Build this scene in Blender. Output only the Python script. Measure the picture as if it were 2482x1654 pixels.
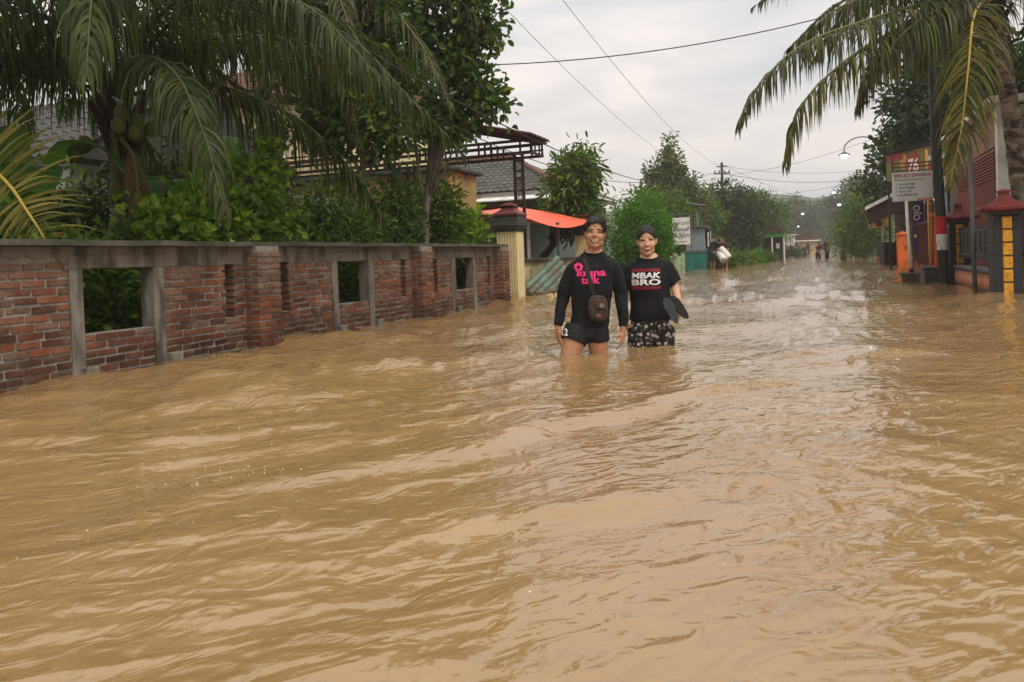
import bpy, bmesh, math, random
import numpy as np
from mathutils import Vector, Matrix
from mathutils.bvhtree import BVHTree

for _o in list(bpy.data.objects):
    bpy.data.objects.remove(_o, do_unlink=True)
SC = bpy.context.scene
COL = SC.collection

# ------------------------------------------------------------------ camera
# X runs across the street, Y along it, water surface at z = 0
YAW, PITCH, ROLL = math.radians(21.55), math.radians(1.0), -0.036
_f = Vector((-math.sin(YAW) * math.cos(PITCH), math.cos(YAW) * math.cos(PITCH), -math.sin(PITCH)))
_r = Vector((math.cos(YAW), math.sin(YAW), 0))
_u = _r.cross(_f)
_c, _s = math.cos(ROLL), math.sin(ROLL)
_R, _U = _c * _r + _s * _u, -_s * _r + _c * _u
cam_data = bpy.data.cameras.new('camera')
cam = bpy.data.objects.new('camera', cam_data)
COL.objects.link(cam)
cam.matrix_world = Matrix(((_R.x, _U.x, -_f.x, 0), (_R.y, _U.y, -_f.y, 0), (_R.z, _U.z, -_f.z, 0.88), (0, 0, 0, 1)))
cam_data.sensor_fit = 'HORIZONTAL'
cam_data.sensor_width = 36
cam_data.lens = 27.05
cam_data.shift_y = -0.0677
cam_data.clip_start = 0.05
cam_data.clip_end = 3000
SC.camera = cam

# ------------------------------------------------------------------ overcast sky and soft sun
SUN_EL, SUN_DIR = math.radians(52), Vector((0.55, -0.35, 0.0)).normalized()
world = bpy.data.worlds.new('World')
SC.world = world
world.use_nodes = True
wn, wl = world.node_tree.nodes, world.node_tree.links
wn.clear()
w_out = wn.new('ShaderNodeOutputWorld')
w_mix = wn.new('ShaderNodeMixShader')
w_bg1 = wn.new('ShaderNodeBackground')
w_bg2 = wn.new('ShaderNodeBackground')
w_sky = wn.new('ShaderNodeTexSky')
w_sky.sky_type = 'NISHITA'
w_sky.sun_disc = False
w_sky.sun_elevation = SUN_EL
w_sky.sun_rotation = math.atan2(SUN_DIR.x, SUN_DIR.y)
w_bg1.inputs['Strength'].default_value = 0.1
wl.new(w_sky.outputs[0], w_bg1.inputs['Color'])
w_tc = wn.new('ShaderNodeTexCoord')
w_map = wn.new('ShaderNodeMapping')
w_map.inputs['Scale'].default_value = (1.6, 1.6, 7.0)
w_noise = wn.new('ShaderNodeTexNoise')
w_noise.inputs['Scale'].default_value = 1.7
w_noise.inputs['Detail'].default_value = 6
w_noise.inputs['Roughness'].default_value = 0.52
w_noise.inputs['Distortion'].default_value = 0.4
wl.new(w_tc.outputs['Generated'], w_map.inputs[0])
wl.new(w_map.outputs[0], w_noise.inputs['Vector'])
w_ramp = wn.new('ShaderNodeValToRGB')
w_ramp.color_ramp.elements[0].position = 0.34
w_ramp.color_ramp.elements[0].color = (0.49, 0.492, 0.505, 1)
w_ramp.color_ramp.elements[1].position = 0.56
w_ramp.color_ramp.elements[1].color = (0.715, 0.652, 0.61, 1)
wl.new(w_noise.outputs['Fac'], w_ramp.inputs[0])
# overcast sky is brighter overhead than at the horizon, the same all the way round
w_sep = wn.new('ShaderNodeSeparateXYZ')
wl.new(w_tc.outputs['Generated'], w_sep.inputs[0])
w_el = wn.new('ShaderNodeMath'); w_el.operation = 'MULTIPLY_ADD'; w_el.use_clamp = False
w_max = wn.new('ShaderNodeMath'); w_max.operation = 'MAXIMUM'; w_max.inputs[1].default_value = 0.0
wl.new(w_sep.outputs['Z'], w_max.inputs[0])
wl.new(w_max.outputs[0], w_el.inputs[0])
w_el.inputs[1].default_value = 1.3
w_el.inputs[2].default_value = 0.86
wl.new(w_ramp.outputs[0], w_bg2.inputs['Color'])
wl.new(w_el.outputs[0], w_bg2.inputs['Strength'])
w_mix.inputs[0].default_value = 0.93
wl.new(w_bg1.outputs[0], w_mix.inputs[1])
wl.new(w_bg2.outputs[0], w_mix.inputs[2])
wl.new(w_mix.outputs[0], w_out.inputs['Surface'])

sun_data = bpy.data.lights.new('sun', 'SUN')
sun_data.energy = 1.5
sun_data.angle = math.radians(14)
sun_data.color = (1.0, 0.95, 0.88)
sun = bpy.data.objects.new('sun', sun_data)
COL.objects.link(sun)
_to_sun = Vector((SUN_DIR.x * math.cos(SUN_EL), SUN_DIR.y * math.cos(SUN_EL), math.sin(SUN_EL)))
sun.rotation_euler = _to_sun.to_track_quat('Z', 'Y').to_euler()

vs = SC.view_settings
SC.display_settings.display_device = 'sRGB'
vs.view_transform = 'Standard'
vs.look = 'None'
vs.exposure = 0.32
vs.gamma = 1.0
vs.use_curve_mapping = False
SC.render.engine = 'CYCLES'
SC.cycles.max_bounces = 8
SC.cycles.volume_bounces = 2
SC.cycles.transparent_max_bounces = 8

# ------------------------------------------------------------------ helpers
rng = np.random.default_rng(7)
random.seed(7)

def lin(r, g, b):
    """sRGB 0-255 to linear"""
    return tuple(((c / 255) / 12.92 if c / 255 <= 0.04045 else ((c / 255 + 0.055) / 1.055) ** 2.4) for c in (r, g, b))

MATS = {}
def mat(name, c1, c2=None, scale=8.0, rough=0.8, bump=0.0, bscale=None, stretch=(1, 1, 1), spec=0.35, coords='Object',
        detail=5, metal=0.0, per_object=0.0, emit=None, stain=None, stain_scale=2.0, stain_amt=(0.5, 0.68)):
    """general noise-varied surface; stain = a second large-scale wear colour"""
    if name in MATS:
        return MATS[name]
    m = bpy.data.materials.new(name)
    m.use_nodes = True
    nt = m.node_tree
    N, L = nt.nodes, nt.links
    p = N['Principled BSDF']
    p.inputs['Roughness'].default_value = rough
    p.inputs['Specular IOR Level'].default_value = spec
    p.inputs['Metallic'].default_value = metal
    c2 = c2 or tuple(c * 0.8 for c in c1)
    tc = N.new('ShaderNodeTexCoord')
    mp = N.new('ShaderNodeMapping')
    mp.inputs['Scale'].default_value = stretch
    L.new(tc.outputs[coords], mp.inputs[0])
    nz = N.new('ShaderNodeTexNoise')
    nz.inputs['Scale'].default_value = scale
    nz.inputs['Detail'].default_value = detail
    nz.inputs['Roughness'].default_value = 0.6
    L.new(mp.outputs[0], nz.inputs['Vector'])
    rp = N.new('ShaderNodeValToRGB')
    rp.color_ramp.elements[0].position = 0.32
    rp.color_ramp.elements[1].position = 0.68
    rp.color_ramp.elements[0].color = (*c1, 1)
    rp.color_ramp.elements[1].color = (*c2, 1)
    L.new(nz.outputs['Fac'], rp.inputs[0])
    col = rp.outputs[0]
    if stain:
        n2 = N.new('ShaderNodeTexNoise')
        n2.inputs['Scale'].default_value = stain_scale
        n2.inputs['Detail'].default_value = 6
        n2.inputs['Roughness'].default_value = 0.65
        L.new(mp.outputs[0], n2.inputs['Vector'])
        r2 = N.new('ShaderNodeMapRange')
        r2.inputs[1].default_value, r2.inputs[2].default_value = stain_amt
        L.new(n2.outputs['Fac'], r2.inputs[0])
        mx = N.new('ShaderNodeMix'); mx.data_type = 'RGBA'
        L.new(r2.outputs[0], mx.inputs[0])
        L.new(col, mx.inputs[6])
        mx.inputs[7].default_value = (*stain, 1)
        col = mx.outputs[2]
    if per_object:
        oi = N.new('ShaderNodeObjectInfo')
        hs = N.new('ShaderNodeHueSaturation')
        mr = N.new('ShaderNodeMapRange')
        mr.inputs[3].default_value, mr.inputs[4].default_value = 1 - per_object, 1 + per_object
        L.new(oi.outputs['Random'], mr.inputs[0])
        L.new(mr.outputs[0], hs.inputs['Value'])
        L.new(col, hs.inputs['Color'])
        col = hs.outputs[0]
    L.new(col, p.inputs['Base Color'])
    if bump:
        bn = N.new('ShaderNodeTexNoise')
        bn.inputs['Scale'].default_value = bscale or scale * 4
        bn.inputs['Detail'].default_value = 6
        L.new(mp.outputs[0], bn.inputs['Vector'])
        bp = N.new('ShaderNodeBump')
        bp.inputs['Strength'].default_value = bump
        bp.inputs['Distance'].default_value = 0.02
        L.new(bn.outputs['Fac'], bp.inputs['Height'])
        L.new(bp.outputs[0], p.inputs['Normal'])
    if emit:
        p.inputs['Emission Color'].default_value = (*emit[0], 1)
        p.inputs['Emission Strength'].default_value = emit[1]
    MATS[name] = m
    return m

def leaf_mat(name, dark, mid, light, trans=0.35, rough=0.45, spec=0.4, spec_k=0.5):
    """foliage colour runs dark..mid..light by the leaf's own 'tint' attribute"""
    if name in MATS:
        return MATS[name]
    m = bpy.data.materials.new(name)
    m.use_nodes = True
    N, L = m.node_tree.nodes, m.node_tree.links
    p = N['Principled BSDF']
    out = N['Material Output']
    at = N.new('ShaderNodeAttribute'); at.attribute_name = 'tint'
    rp = N.new('ShaderNodeValToRGB')
    rp.color_ramp.elements[0].position = 0.1
    rp.color_ramp.elements[0].color = (*dark, 1)
    rp.color_ramp.elements[1].position = 1.0
    rp.color_ramp.elements[1].color = (*light, 1)
    e = rp.color_ramp.elements.new(0.6); e.color = (*mid, 1)
    L.new(at.outputs['Fac'], rp.inputs[0])
    L.new(rp.outputs[0], p.inputs['Base Color'])
    p.inputs['Roughness'].default_value = rough
    p.inputs['Specular IOR Level'].default_value = spec * spec_k
    tr = N.new('ShaderNodeBsdfTranslucent')
    hs = N.new('ShaderNodeHueSaturation')
    hs.inputs['Value'].default_value = 1.5
    hs.inputs['Saturation'].default_value = 1.1
    L.new(rp.outputs[0], hs.inputs['Color'])
    L.new(hs.outputs[0], tr.inputs['Color'])
    mx = N.new('ShaderNodeMixShader')
    mx.inputs[0].default_value = trans
    L.new(p.outputs[0], mx.inputs[1])
    L.new(tr.outputs[0], mx.inputs[2])
    L.new(mx.outputs[0], out.inputs['Surface'])
    MATS[name] = m
    return m

def props(o, label=None, cat=None, group=None, kind=None):
    if label: o['label'] = label
    if cat: o['category'] = cat
    if group: o['group'] = group
    if kind: o['kind'] = kind
    return o

def thing(name, label, cat, loc=(0, 0, 0), group=None, rz=0.0):
    o = bpy.data.objects.new(name, None)
    o.empty_display_size = 0.2
    COL.objects.link(o)
    o.location = loc
    o.rotation_euler = (0, 0, rz)
    return props(o, label, cat, group)

def wloc(o):
    v = Vector((0, 0, 0))
    while o is not None:
        v += o.location
        o = o.parent
    return v

def link_mesh(name, me, parent=None):
    o = bpy.data.objects.new(name, me)
    COL.objects.link(o)
    if parent is not None:
        o.parent = parent
    return o

def np_mesh(name, verts, faces, tint=None, smooth=False):
    """fast mesh from arrays: faces (n,3) or (n,4)"""
    verts = np.asarray(verts, np.float32)
    faces = np.asarray(faces, np.int32)
    k = faces.shape[1]
    me = bpy.data.meshes.new(name)
    me.vertices.add(len(verts))
    me.vertices.foreach_set('co', verts.ravel())
    me.loops.add(faces.size)
    me.loops.foreach_set('vertex_index', faces.ravel())
    me.polygons.add(len(faces))
    me.polygons.foreach_set('loop_start', np.arange(0, faces.size, k, dtype=np.int32))
    if smooth:
        me.polygons.foreach_set('use_smooth', np.ones(len(faces), bool))
    if tint is not None:
        a = me.attributes.new('tint', 'FLOAT', 'FACE')
        a.data.foreach_set('value', np.asarray(tint, np.float32))
    me.update(calc_edges=True)
    return me

class MB:
    """collects shapes for ONE mesh object (world coordinates; moved into the parent's frame on build)"""
    def __init__(s):
        s.v, s.f, s.m = [], [], []
    def add(s, vs, fs, mi=0):
        b = len(s.v)
        s.v += [tuple(v) for v in vs]
        s.f += [tuple(b + i for i in f) for f in fs]
        s.m += [mi] * len(fs)
        return s
    def box(s, x0, x1, y0, y1, z0, z1, mi=0, rot=None, jit=0):
        vs = [Vector((x, y, z)) for z in (z0, z1) for y in (y0, y1) for x in (x0, x1)]
        if rot is not None:
            c = Vector(((x0 + x1) / 2, (y0 + y1) / 2, (z0 + z1) / 2))
            vs = [c + rot @ (v - c) for v in vs]
        if jit:
            vs = [v + Vector([random.uniform(-jit, jit) for _ in range(3)]) for v in vs]
        return s.add(vs, [(0, 2, 3, 1), (4, 5, 7, 6), (0, 1, 5, 4), (2, 6, 7, 3), (0, 4, 6, 2), (1, 3, 7, 5)], mi)
    def bar(s, a, b, w, h=None, mi=0):
        """square bar from a to b"""
        a, b = Vector(a), Vector(b)
        h = h or w
        t = (b - a).normalized()
        up = Vector((0, 0, 1)) if abs(t.z) < 0.95 else Vector((0, 1, 0))
        x = t.cross(up).normalized(); y = x.cross(t)
        vs = [p + x * sx * w / 2 + y * sy * h / 2 for p in (a, b) for sy in (-1, 1) for sx in (-1, 1)]
        return s.add(vs, [(0, 2, 3, 1), (4, 5, 7, 6), (0, 1, 5, 4), (2, 6, 7, 3), (0, 4, 6, 2), (1, 3, 7, 5)], mi)
    def tube(s, pts, rad, n=8, mi=0, caps=True):
        pts = [Vector(p) for p in pts]
        if not hasattr(rad, '__len__'):
            rad = [rad] * len(pts)
        rings, prev = [], None
        for i, p in enumerate(pts):
            t = (pts[min(i + 1, len(pts) - 1)] - pts[max(i - 1, 0)]).normalized()
            if prev is None:
                x = t.orthogonal().normalized()
            else:
                x = (prev - t * prev.dot(t)).normalized()
            prev = x
            y = t.cross(x)
            r = rad[i]
            rx, ry = r if hasattr(r, '__len__') else (r, r)
            rings.append([p + x * math.cos(k * 2 * math.pi / n) * rx + y * math.sin(k * 2 * math.pi / n) * ry for k in range(n)])
        return s.loft(rings, mi, caps)
    def loft(s, rings, mi=0, caps=True):
        n = len(rings[0])
        vs = [v for r in rings for v in r]
        fs = []
        for i in range(len(rings) - 1):
            for k in range(n):
                a, b = i * n + k, i * n + (k + 1) % n
                fs.append((a, b, b + n, a + n))
        if caps:
            fs.append(tuple(range(n - 1, -1, -1)))
            fs.append(tuple((len(rings) - 1) * n + k for k in range(n)))
        return s.add(vs, fs, mi)
    def ball(s, c, r, n=14, m=9, mi=0, rot=None):
        rx, ry, rz = r if hasattr(r, '__len__') else (r, r, r)
        c = Vector(c)
        rings = []
        for i in range(m + 1):
            th = math.pi * (0.02 + 0.96 * i / m)
            ring = []
            for k in range(n):
                a = 2 * math.pi * k / n
                v = Vector((rx * math.sin(th) * math.cos(a), ry * math.sin(th) * math.sin(a), -rz * math.cos(th)))
                ring.append(c + (rot @ v if rot is not None else v))
            rings.append(ring)
        return s.loft(rings, mi)
    def prism(s, poly, axis, a, b, mi=0):
        """poly: 2D outline extruded along axis ('x','y','z') from a to b"""
        def P(u, w, t):
            return {'x': (t, u, w), 'y': (u, t, w), 'z': (u, w, t)}[axis]
        n = len(poly)
        vs = [P(u, w, a) for u, w in poly] + [P(u, w, b) for u, w in poly]
        fs = [(k, (k + 1) % n, n + (k + 1) % n, n + k) for k in range(n)]
        fs += [tuple(range(n - 1, -1, -1)), tuple(range(n, 2 * n))]
        return s.add(vs, fs, mi)
    def mesh(s, name, off=None):
        me = bpy.data.meshes.new(name)
        vs = s.v if off is None else [(x - off.x, y - off.y, z - off.z) for x, y, z in s.v]
        me.from_pydata(vs, [], s.f)
        me.polygons.foreach_set('material_index', s.m)
        me.update()
        return me
    def build(s, name, mats, parent=None, smooth=False, bevel=0.0, local=False, fix=True, angle=None):
        off = None if (parent is None or local) else wloc(parent)
        me = s.mesh(name, off)
        if fix or bevel:
            bm = bmesh.new(); bm.from_mesh(me)
            if fix:
                bmesh.ops.recalc_face_normals(bm, faces=bm.faces)
            if bevel:
                ed = [e for e in bm.edges if len(e.link_faces) == 2 and e.calc_face_angle() > 0.6]
                bmesh.ops.bevel(bm, geom=ed, offset=bevel, segments=1, affect='EDGES', clamp_overlap=True)
            bm.to_mesh(me); bm.free()
        for m in (mats if isinstance(mats, (list, tuple)) else [mats]):
            me.materials.append(m)
        if smooth:
            me.polygons.foreach_set('use_smooth', [True] * len(me.polygons))
            if angle is not None:
                me.set_sharp_from_angle(angle=angle)
        return link_mesh(name, me, parent)

def part(name, m, parent, fn, **k):
    b = MB(); fn(b)
    return b.build(name, m, parent, **k)

def curve_pts(ctrl, n):
    """Catmull-Rom through the control points"""
    P = np.asarray(ctrl, float)
    P = np.vstack([2 * P[0] - P[1], P, 2 * P[-1] - P[-2]])
    seg = len(P) - 3
    out = []
    for t in np.linspace(0, seg - 1e-6, n):
        i = int(t); u = t - i
        a, b, c, d = P[i:i + 4]
        out.append(0.5 * (2 * b + (c - a) * u + (2 * a - 5 * b + 4 * c - d) * u * u + (3 * b - a - 3 * c + d) * u ** 3))
    return np.array(out)

def unit(a):
    return a / np.maximum(np.linalg.norm(a, axis=-1, keepdims=True), 1e-9)

# lattice noise for shaping meshes
_perm = np.random.default_rng(3).random((256, 256)).astype(np.float64)
def vnoise(x, y):
    xi, yi = np.floor(x).astype(int), np.floor(y).astype(int)
    fx, fy = x - xi, y - yi
    fx, fy = fx * fx * fx * (fx * (fx * 6 - 15) + 10), fy * fy * fy * (fy * (fy * 6 - 15) + 10)
    a = _perm[xi % 256, yi % 256]; b = _perm[(xi + 1) % 256, yi % 256]
    c = _perm[xi % 256, (yi + 1) % 256]; d = _perm[(xi + 1) % 256, (yi + 1) % 256]
    return (a * (1 - fx) + b * fx) * (1 - fy) + (c * (1 - fx) + d * fx) * fy

def text_geo(body, size=1.0, bold=0.0, align='CENTER', shear=0.0, maxedge=None, spacing=1.0):
    """flat lettering as 2D triangles (x, y) in text space"""
    cu = bpy.data.curves.new('lettering', 'FONT')
    cu.body = body
    cu.size = size
    cu.align_x = align
    cu.offset = bold
    cu.shear = shear
    cu.space_character = spacing
    cu.resolution_u = 3
    o = bpy.data.objects.new('lettering', cu)
    COL.objects.link(o)
    dg = bpy.context.evaluated_depsgraph_get()
    me = bpy.data.meshes.new_from_object(o.evaluated_get(dg))
    bpy.data.objects.remove(o, do_unlink=True)
    bpy.data.curves.remove(cu)
    if maxedge:
        bm = bmesh.new(); bm.from_mesh(me)
        for _ in range(4):
            ed = [e for e in bm.edges if e.calc_length() > maxedge]
            if not ed: break
            bmesh.ops.subdivide_edges(bm, edges=ed, cuts=1)
            bmesh.ops.triangulate(bm, faces=bm.faces)
        bm.to_mesh(me); bm.free()
    vs = [tuple(v.co) for v in me.vertices]
    fs = [tuple(p.vertices) for p in me.polygons]
    bpy.data.meshes.remove(me)
    return vs, fs

def lettering(mb, body, origin, ux, uz, size, bold=0.0, align='CENTER', shear=0.0, mi=0, sx=1.0, spacing=1.0):
    """flat print on a board: origin + x*ux + y*uz"""
    vs, fs = text_geo(body, size, bold, align, shear, spacing=spacing)
    o, ux, uz = Vector(origin), Vector(ux), Vector(uz)
    mb.add([o + ux * v[0] * sx + uz * v[1] for v in vs], fs, mi)

# ------------------------------------------------------------------ ground, road, flood water
M_soil = mat('wet_soil', (0.075, 0.05, 0.028), (0.11, 0.08, 0.045), 3.0, 0.9, 0.5, 14, stain=(0.035, 0.055, 0.015), stain_scale=1.2)
M_road = mat('asphalt', (0.05, 0.048, 0.045), (0.07, 0.065, 0.06), 30, 0.9)
def sheet(name, x0, x1, y0, y1, z, m, kind='structure'):
    o = MB().add([(x0, y0, z), (x1, y0, z), (x1, y1, z), (x0, y1, z)], [(0, 1, 2, 3)]).build(name, m, fix=False)
    return props(o, kind=kind)
sheet('ground', -175, 175, -12, 345, -0.62, M_soil)
sheet('road', -5.3, 2.7, -10, 344, -0.5, M_road)

def water_mat():
    m = bpy.data.materials.new('muddy_water')
    m.use_nodes = True
    N, L = m.node_tree.nodes, m.node_tree.links
    p = N['Principled BSDF']
    tc = N.new('ShaderNodeTexCoord')
    def noise(scale, stretch, rot, detail, rough=0.55, dist=0.0):
        mp = N.new('ShaderNodeMapping'); mp.vector_type = 'TEXTURE'
        mp.inputs['Rotation'].default_value = (0, 0, rot)
        mp.inputs['Scale'].default_value = stretch
        L.new(tc.outputs['Object'], mp.inputs[0])
        n = N.new('ShaderNodeTexNoise')
        n.inputs['Scale'].default_value = scale
        n.inputs['Detail'].default_value = detail
        n.inputs['Roughness'].default_value = rough
        n.inputs['Distortion'].default_value = dist
        L.new(mp.outputs[0], n.inputs['Vector'])
        return n
    # silt clouds in the water: slow colour drift
    silt = noise(1.1, (1, 2.6, 1), math.radians(-40), 8, 0.65, 0.8)
    rp = N.new('ShaderNodeValToRGB')
    rp.color_ramp.elements[0].position = 0.3
    rp.color_ramp.elements[0].color = (0.222, 0.135, 0.053, 1)
    rp.color_ramp.elements[1].position = 0.7
    rp.color_ramp.elements[1].color = (0.300, 0.188, 0.080, 1)
    L.new(silt.outputs['Fac'], rp.inputs[0])
    L.new(rp.outputs[0], p.inputs['Base Color'])
    p.inputs['Roughness'].default_value = 0.02
    p.inputs['IOR'].default_value = 1.55
    p.inputs['Specular IOR Level'].default_value = 0.7
    # ripples finer than the mesh
    r1 = noise(9.0, (1, 2.0, 1), math.radians(-40), 2, 0.5, 0.8)
    r2 = noise(34.0, (1, 1.7, 1), math.radians(-45), 3, 0.5, 0.5)
    calm = noise(0.55, (1, 1.6, 1), math.radians(-20), 3)
    cr = N.new('ShaderNodeMapRange')
    cr.inputs[1].default_value, cr.inputs[2].default_value = 0.38, 0.66
    cr.inputs[3].default_value, cr.inputs[4].default_value = 0.12, 1.0
    L.new(calm.outputs['Fac'], cr.inputs[0])
    b1 = N.new('ShaderNodeBump'); b1.inputs['Strength'].default_value = 1.0; b1.inputs['Distance'].default_value = 0.021
    L.new(r1.outputs['Fac'], b1.inputs['Height'])
    sc = N.new('ShaderNodeMath'); sc.operation = 'MULTIPLY'
    L.new(r2.outputs['Fac'], sc.inputs[0]); L.new(cr.outputs[0], sc.inputs[1])
    b2 = N.new('ShaderNodeBump'); b2.inputs['Strength'].default_value = 1.0; b2.inputs['Distance'].default_value = 0.0036
    L.new(sc.outputs[0], b2.inputs['Height'])
    L.new(b1.outputs[0], b2.inputs['Normal'])
    L.new(b2.outputs[0], p.inputs['Normal'])
    return m

def wave_height(x, y):
    """flow runs obliquely down the street: long streaky crests with finer chop riding on them"""
    ca, sa = math.cos(math.radians(50)), math.sin(math.radians(50))
    wx = x + 0.7 * (vnoise(x * 0.45 + 7, y * 0.45) - 0.5) + 0.22 * (vnoise(x * 1.6, y * 1.6 + 40) - 0.5)
    wy = y + 0.7 * (vnoise(x * 0.45 + 90, y * 0.45 + 11) - 0.5) + 0.22 * (vnoise(x * 1.6 + 33, y * 1.6 + 4) - 0.5)
    a = wx * ca + wy * sa          # along the crests
    b = -wx * sa + wy * ca         # across them
    def rid(u, v, p=1.6):
        n = vnoise(u, v)
        return (1 - np.abs(2 * n - 1)) ** p - 0.5
    lively = np.clip(0.25 + 1.5 * vnoise(x * 0.4 + 3, y * 0.27 + 8) ** 1.4, 0, 1.4)
    wl_ = np.clip((-x - 0.6) / 3.0, 0, 1)                       # faster, rougher along the brick wall
    far = np.clip((np.hypot(x, y) - 2.0) / 5.0, 0, 1)
    k = (0.4 + 0.6 * np.maximum(wl_, 0.6 * far)) * (1 + 0.95 * np.clip((np.hypot(x, y) - 5) / 12.0, 0, 1))
    h = 0.060 * (vnoise(a * 0.5, b * 1.1) - 0.5) * k
    h += 0.056 * rid(a * 0.8 + 20, b * 1.9 + 5) * lively * k
    h += 0.028 * rid(a * 1.8 + 50, b * 4.0 + 9, 1.25) * lively * k
    ch = np.clip(0.15 + 1.7 * (vnoise(x * 0.8 + 31, y * 0.6 + 17) - 0.25), 0.1, 1.3)        # patches of chop between slicks
    h += 0.021 * rid(a * 3.0 + 9, b * 6.5, 1.2) * ch * (0.4 + 0.6 * k)
    h += 0.0105 * (vnoise(a * 8.5 + 3, b * 13) - 0.5) * ch
    h += 0.0045 * (vnoise(a * 19 + 13, b * 26) - 0.5) * ch
    # standing swells with a smooth back, as over the kerbs and ruts of the drowned road
    for (x0, y0), (x1, y1), amp, w in (((-1.9, 2.95), (0.28, 5.4), 0.032, 0.13), ((-2.7, 1.85), (-1.2, 3.5), 0.022, 0.12), ((-4.4, 4.8), (-2.7, 6.0), 0.035, 0.22), ((-2.4, 1.65), (-0.2, 3.1), 0.014, 0.1), ((-4.3, 3.6), (-2.6, 5.2), 0.028, 0.16), ((-1.3, 8.2), (1.0, 12.0), 0.03, 0.3), ((-4.6, 8.5), (-2.9, 10.6), 0.04, 0.3), ((-4.4, 11.5), (-2.0, 14.5), 0.04, 0.35), ((0.2, 3.0), (1.4, 4.6), 0.015, 0.14)):
        d = np.hypot(x1 - x0, y1 - y0)
        ux, uy = (x1 - x0) / d, (y1 - y0) / d
        t = ((wx - x0) * ux + (wy - y0) * uy) / d
        q = (wx - x0) * uy - (wy - y0) * ux
        env = np.exp(-((t - 0.5) / 0.42) ** 4)
        q = q / w
        h += amp * env * (np.exp(-q * q) - 0.45 * np.exp(-((q - 1.6) ** 2))) * (0.6 + 0.8 * vnoise(t * 5 + x0 * 9, q * 0.7 + 20))
    return h

_M_water = water_mat()
def build_water():
    # rings around the place the photograph was taken from: fine near by, coarser far off
    na, nr = 860, 840
    a0, a1 = math.radians(-72), math.radians(78)
    az = -math.radians(21.5) + np.linspace(a0, a1, na)
    inv = np.linspace(1 / 0.55, 1 / 260.0, nr)
    r = 1 / inv
    A, Rr = np.meshgrid(az, r)
    x, y = Rr * np.sin(A), Rr * np.cos(A)
    fade = np.clip(1.25 - Rr / 110, 0.35, 1)
    z = wave_height(x, y) * fade
    # boils and lumps where the current breaks beside the wall
    for cx, cy, h, w in ((-4.45, 4.85, 0.06, 0.17), (-4.1, 5.25, 0.05, 0.14), (-3.7, 5.3, 0.065, 0.2), (-3.25, 5.55, 0.06, 0.19), (-4.85, 5.6, 0.05, 0.18), (-3.0, 6.3, 0.045, 0.2), (-4.3, 6.6, 0.05, 0.22), (-4.9, 4.2, 0.04, 0.15),
                         (-3.6, 4.3, 0.04, 0.15), (-5.1, 7.6, 0.05, 0.22), (-4.2, 8.6, 0.05, 0.25), (-3.1, 9.4, 0.05, 0.28), (-4.9, 10.2, 0.06, 0.28), (-4.2, 12.0, 0.06, 0.3), (-4.8, 13.4, 0.07, 0.3), (-3.6, 14.2, 0.06, 0.35), (-2.9, 12.6, 0.05, 0.3)):
        e = ((x - cx) * 0.77 - (y - cy) * 0.64) / w, ((x - cx) * 0.64 + (y - cy) * 0.77) / (w * 1.9)
        q = np.sqrt(e[0] ** 2 + e[1] ** 2 + 0.02)
        z += 1.7 * h * np.exp(-q * 1.25) * (0.55 + 0.9 * vnoise(x * 7 + cx * 9, y * 7)) - 0.3 * h * np.exp(-((e[0] + 1.4) ** 2 + e[1] ** 2))
    # water piles up a little against things standing in it
    for cx, cy, h, w in ((-1.9, 6.4, 0.02, 0.22), (-1.35, 6.95, 0.018, 0.2), (-5.5, 14.4, 0.05, 0.3), (-5.0, 15.5, 0.06, 0.35),
                         (2.8, 14.2, 0.02, 0.3), (-5.55, 6.6, 0.035, 0.22), (-5.55, 10.3, 0.03, 0.25), (-5.6, 13.6, 0.035, 0.3)):
        z += h * np.exp(-((x - cx) ** 2 + (y - cy) ** 2) / (w * w)) * (0.6 + 0.8 * vnoise(x * 6, y * 6))
    for cx, cy in ((-2.05, 6.42), (-1.8, 6.5), (-1.5, 7.02), (-1.28, 7.05)):                       # rings spreading from the waders' legs
        q = np.hypot(x - cx, y - cy)
        z += 0.007 * np.sin(q * 48) * np.exp(-q / 0.28)
    v = np.stack([x, y, z], -1).reshape(-1, 3)
    i = np.arange(nr - 1)[:, None] * na + np.arange(na - 1)[None, :]
    f = np.stack([i, i + na, i + na + 1, i + 1], -1).reshape(-1, 4)
    me = np_mesh('water', v, f, smooth=True)
    me.materials.append(_M_water)
    o = link_mesh('water', me)
    props(o, kind='structure')
    sheet('water', -6.0, 6.4, -12, 250, -0.12, _M_water)      # the flood goes on behind and beside that place
build_water()
def bubbles():
    rs = np.random.default_rng(2)
    b = MB()
    for cx, cy, n, sx, sy in ((-2.35, 2.62, 26, 0.28, 0.16), (-2.9, 3.3, 12, 0.4, 0.25), (-2.3, 1.75, 5, 0.3, 0.2), (-3.6, 4.6, 14, 0.6, 0.4), (-4.6, 5.3, 10, 0.5, 0.5), (0.6, 3.4, 8, 0.5, 0.6), (-1.1, 2.0, 6, 0.4, 0.3)):
        for _ in range(n):
            x, y = cx + rs.normal() * sx, cy + rs.normal() * sy
            r = rs.uniform(0.0015, 0.0045)
            z = float(wave_height(np.array(x), np.array(y)))
            b.ball((x, y, z + 0.001), (r, r, r * 0.7), 8, 5)
    o = b.build('foam_bubbles', mat('foam_bubble', lin(216, 196, 160), lin(200, 178, 140), 20, 0.3), smooth=True)
    props(o, 'scattered pale foam bubbles drifting on the brown water', 'foam', kind='stuff')
bubbles()
# dry yards standing just above the flood
M_yard = mat('yard_soil', (0.06, 0.05, 0.025), (0.09, 0.075, 0.04), 4.0, 0.95, 0.5, 16, stain=(0.03, 0.06, 0.015), stain_scale=1.5)
sheet('ground', -174, -6.02, -6, 344, 0.09, M_yard)
sheet('ground', 6.4, 174, -6, 344, 0.09, M_yard)

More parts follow.
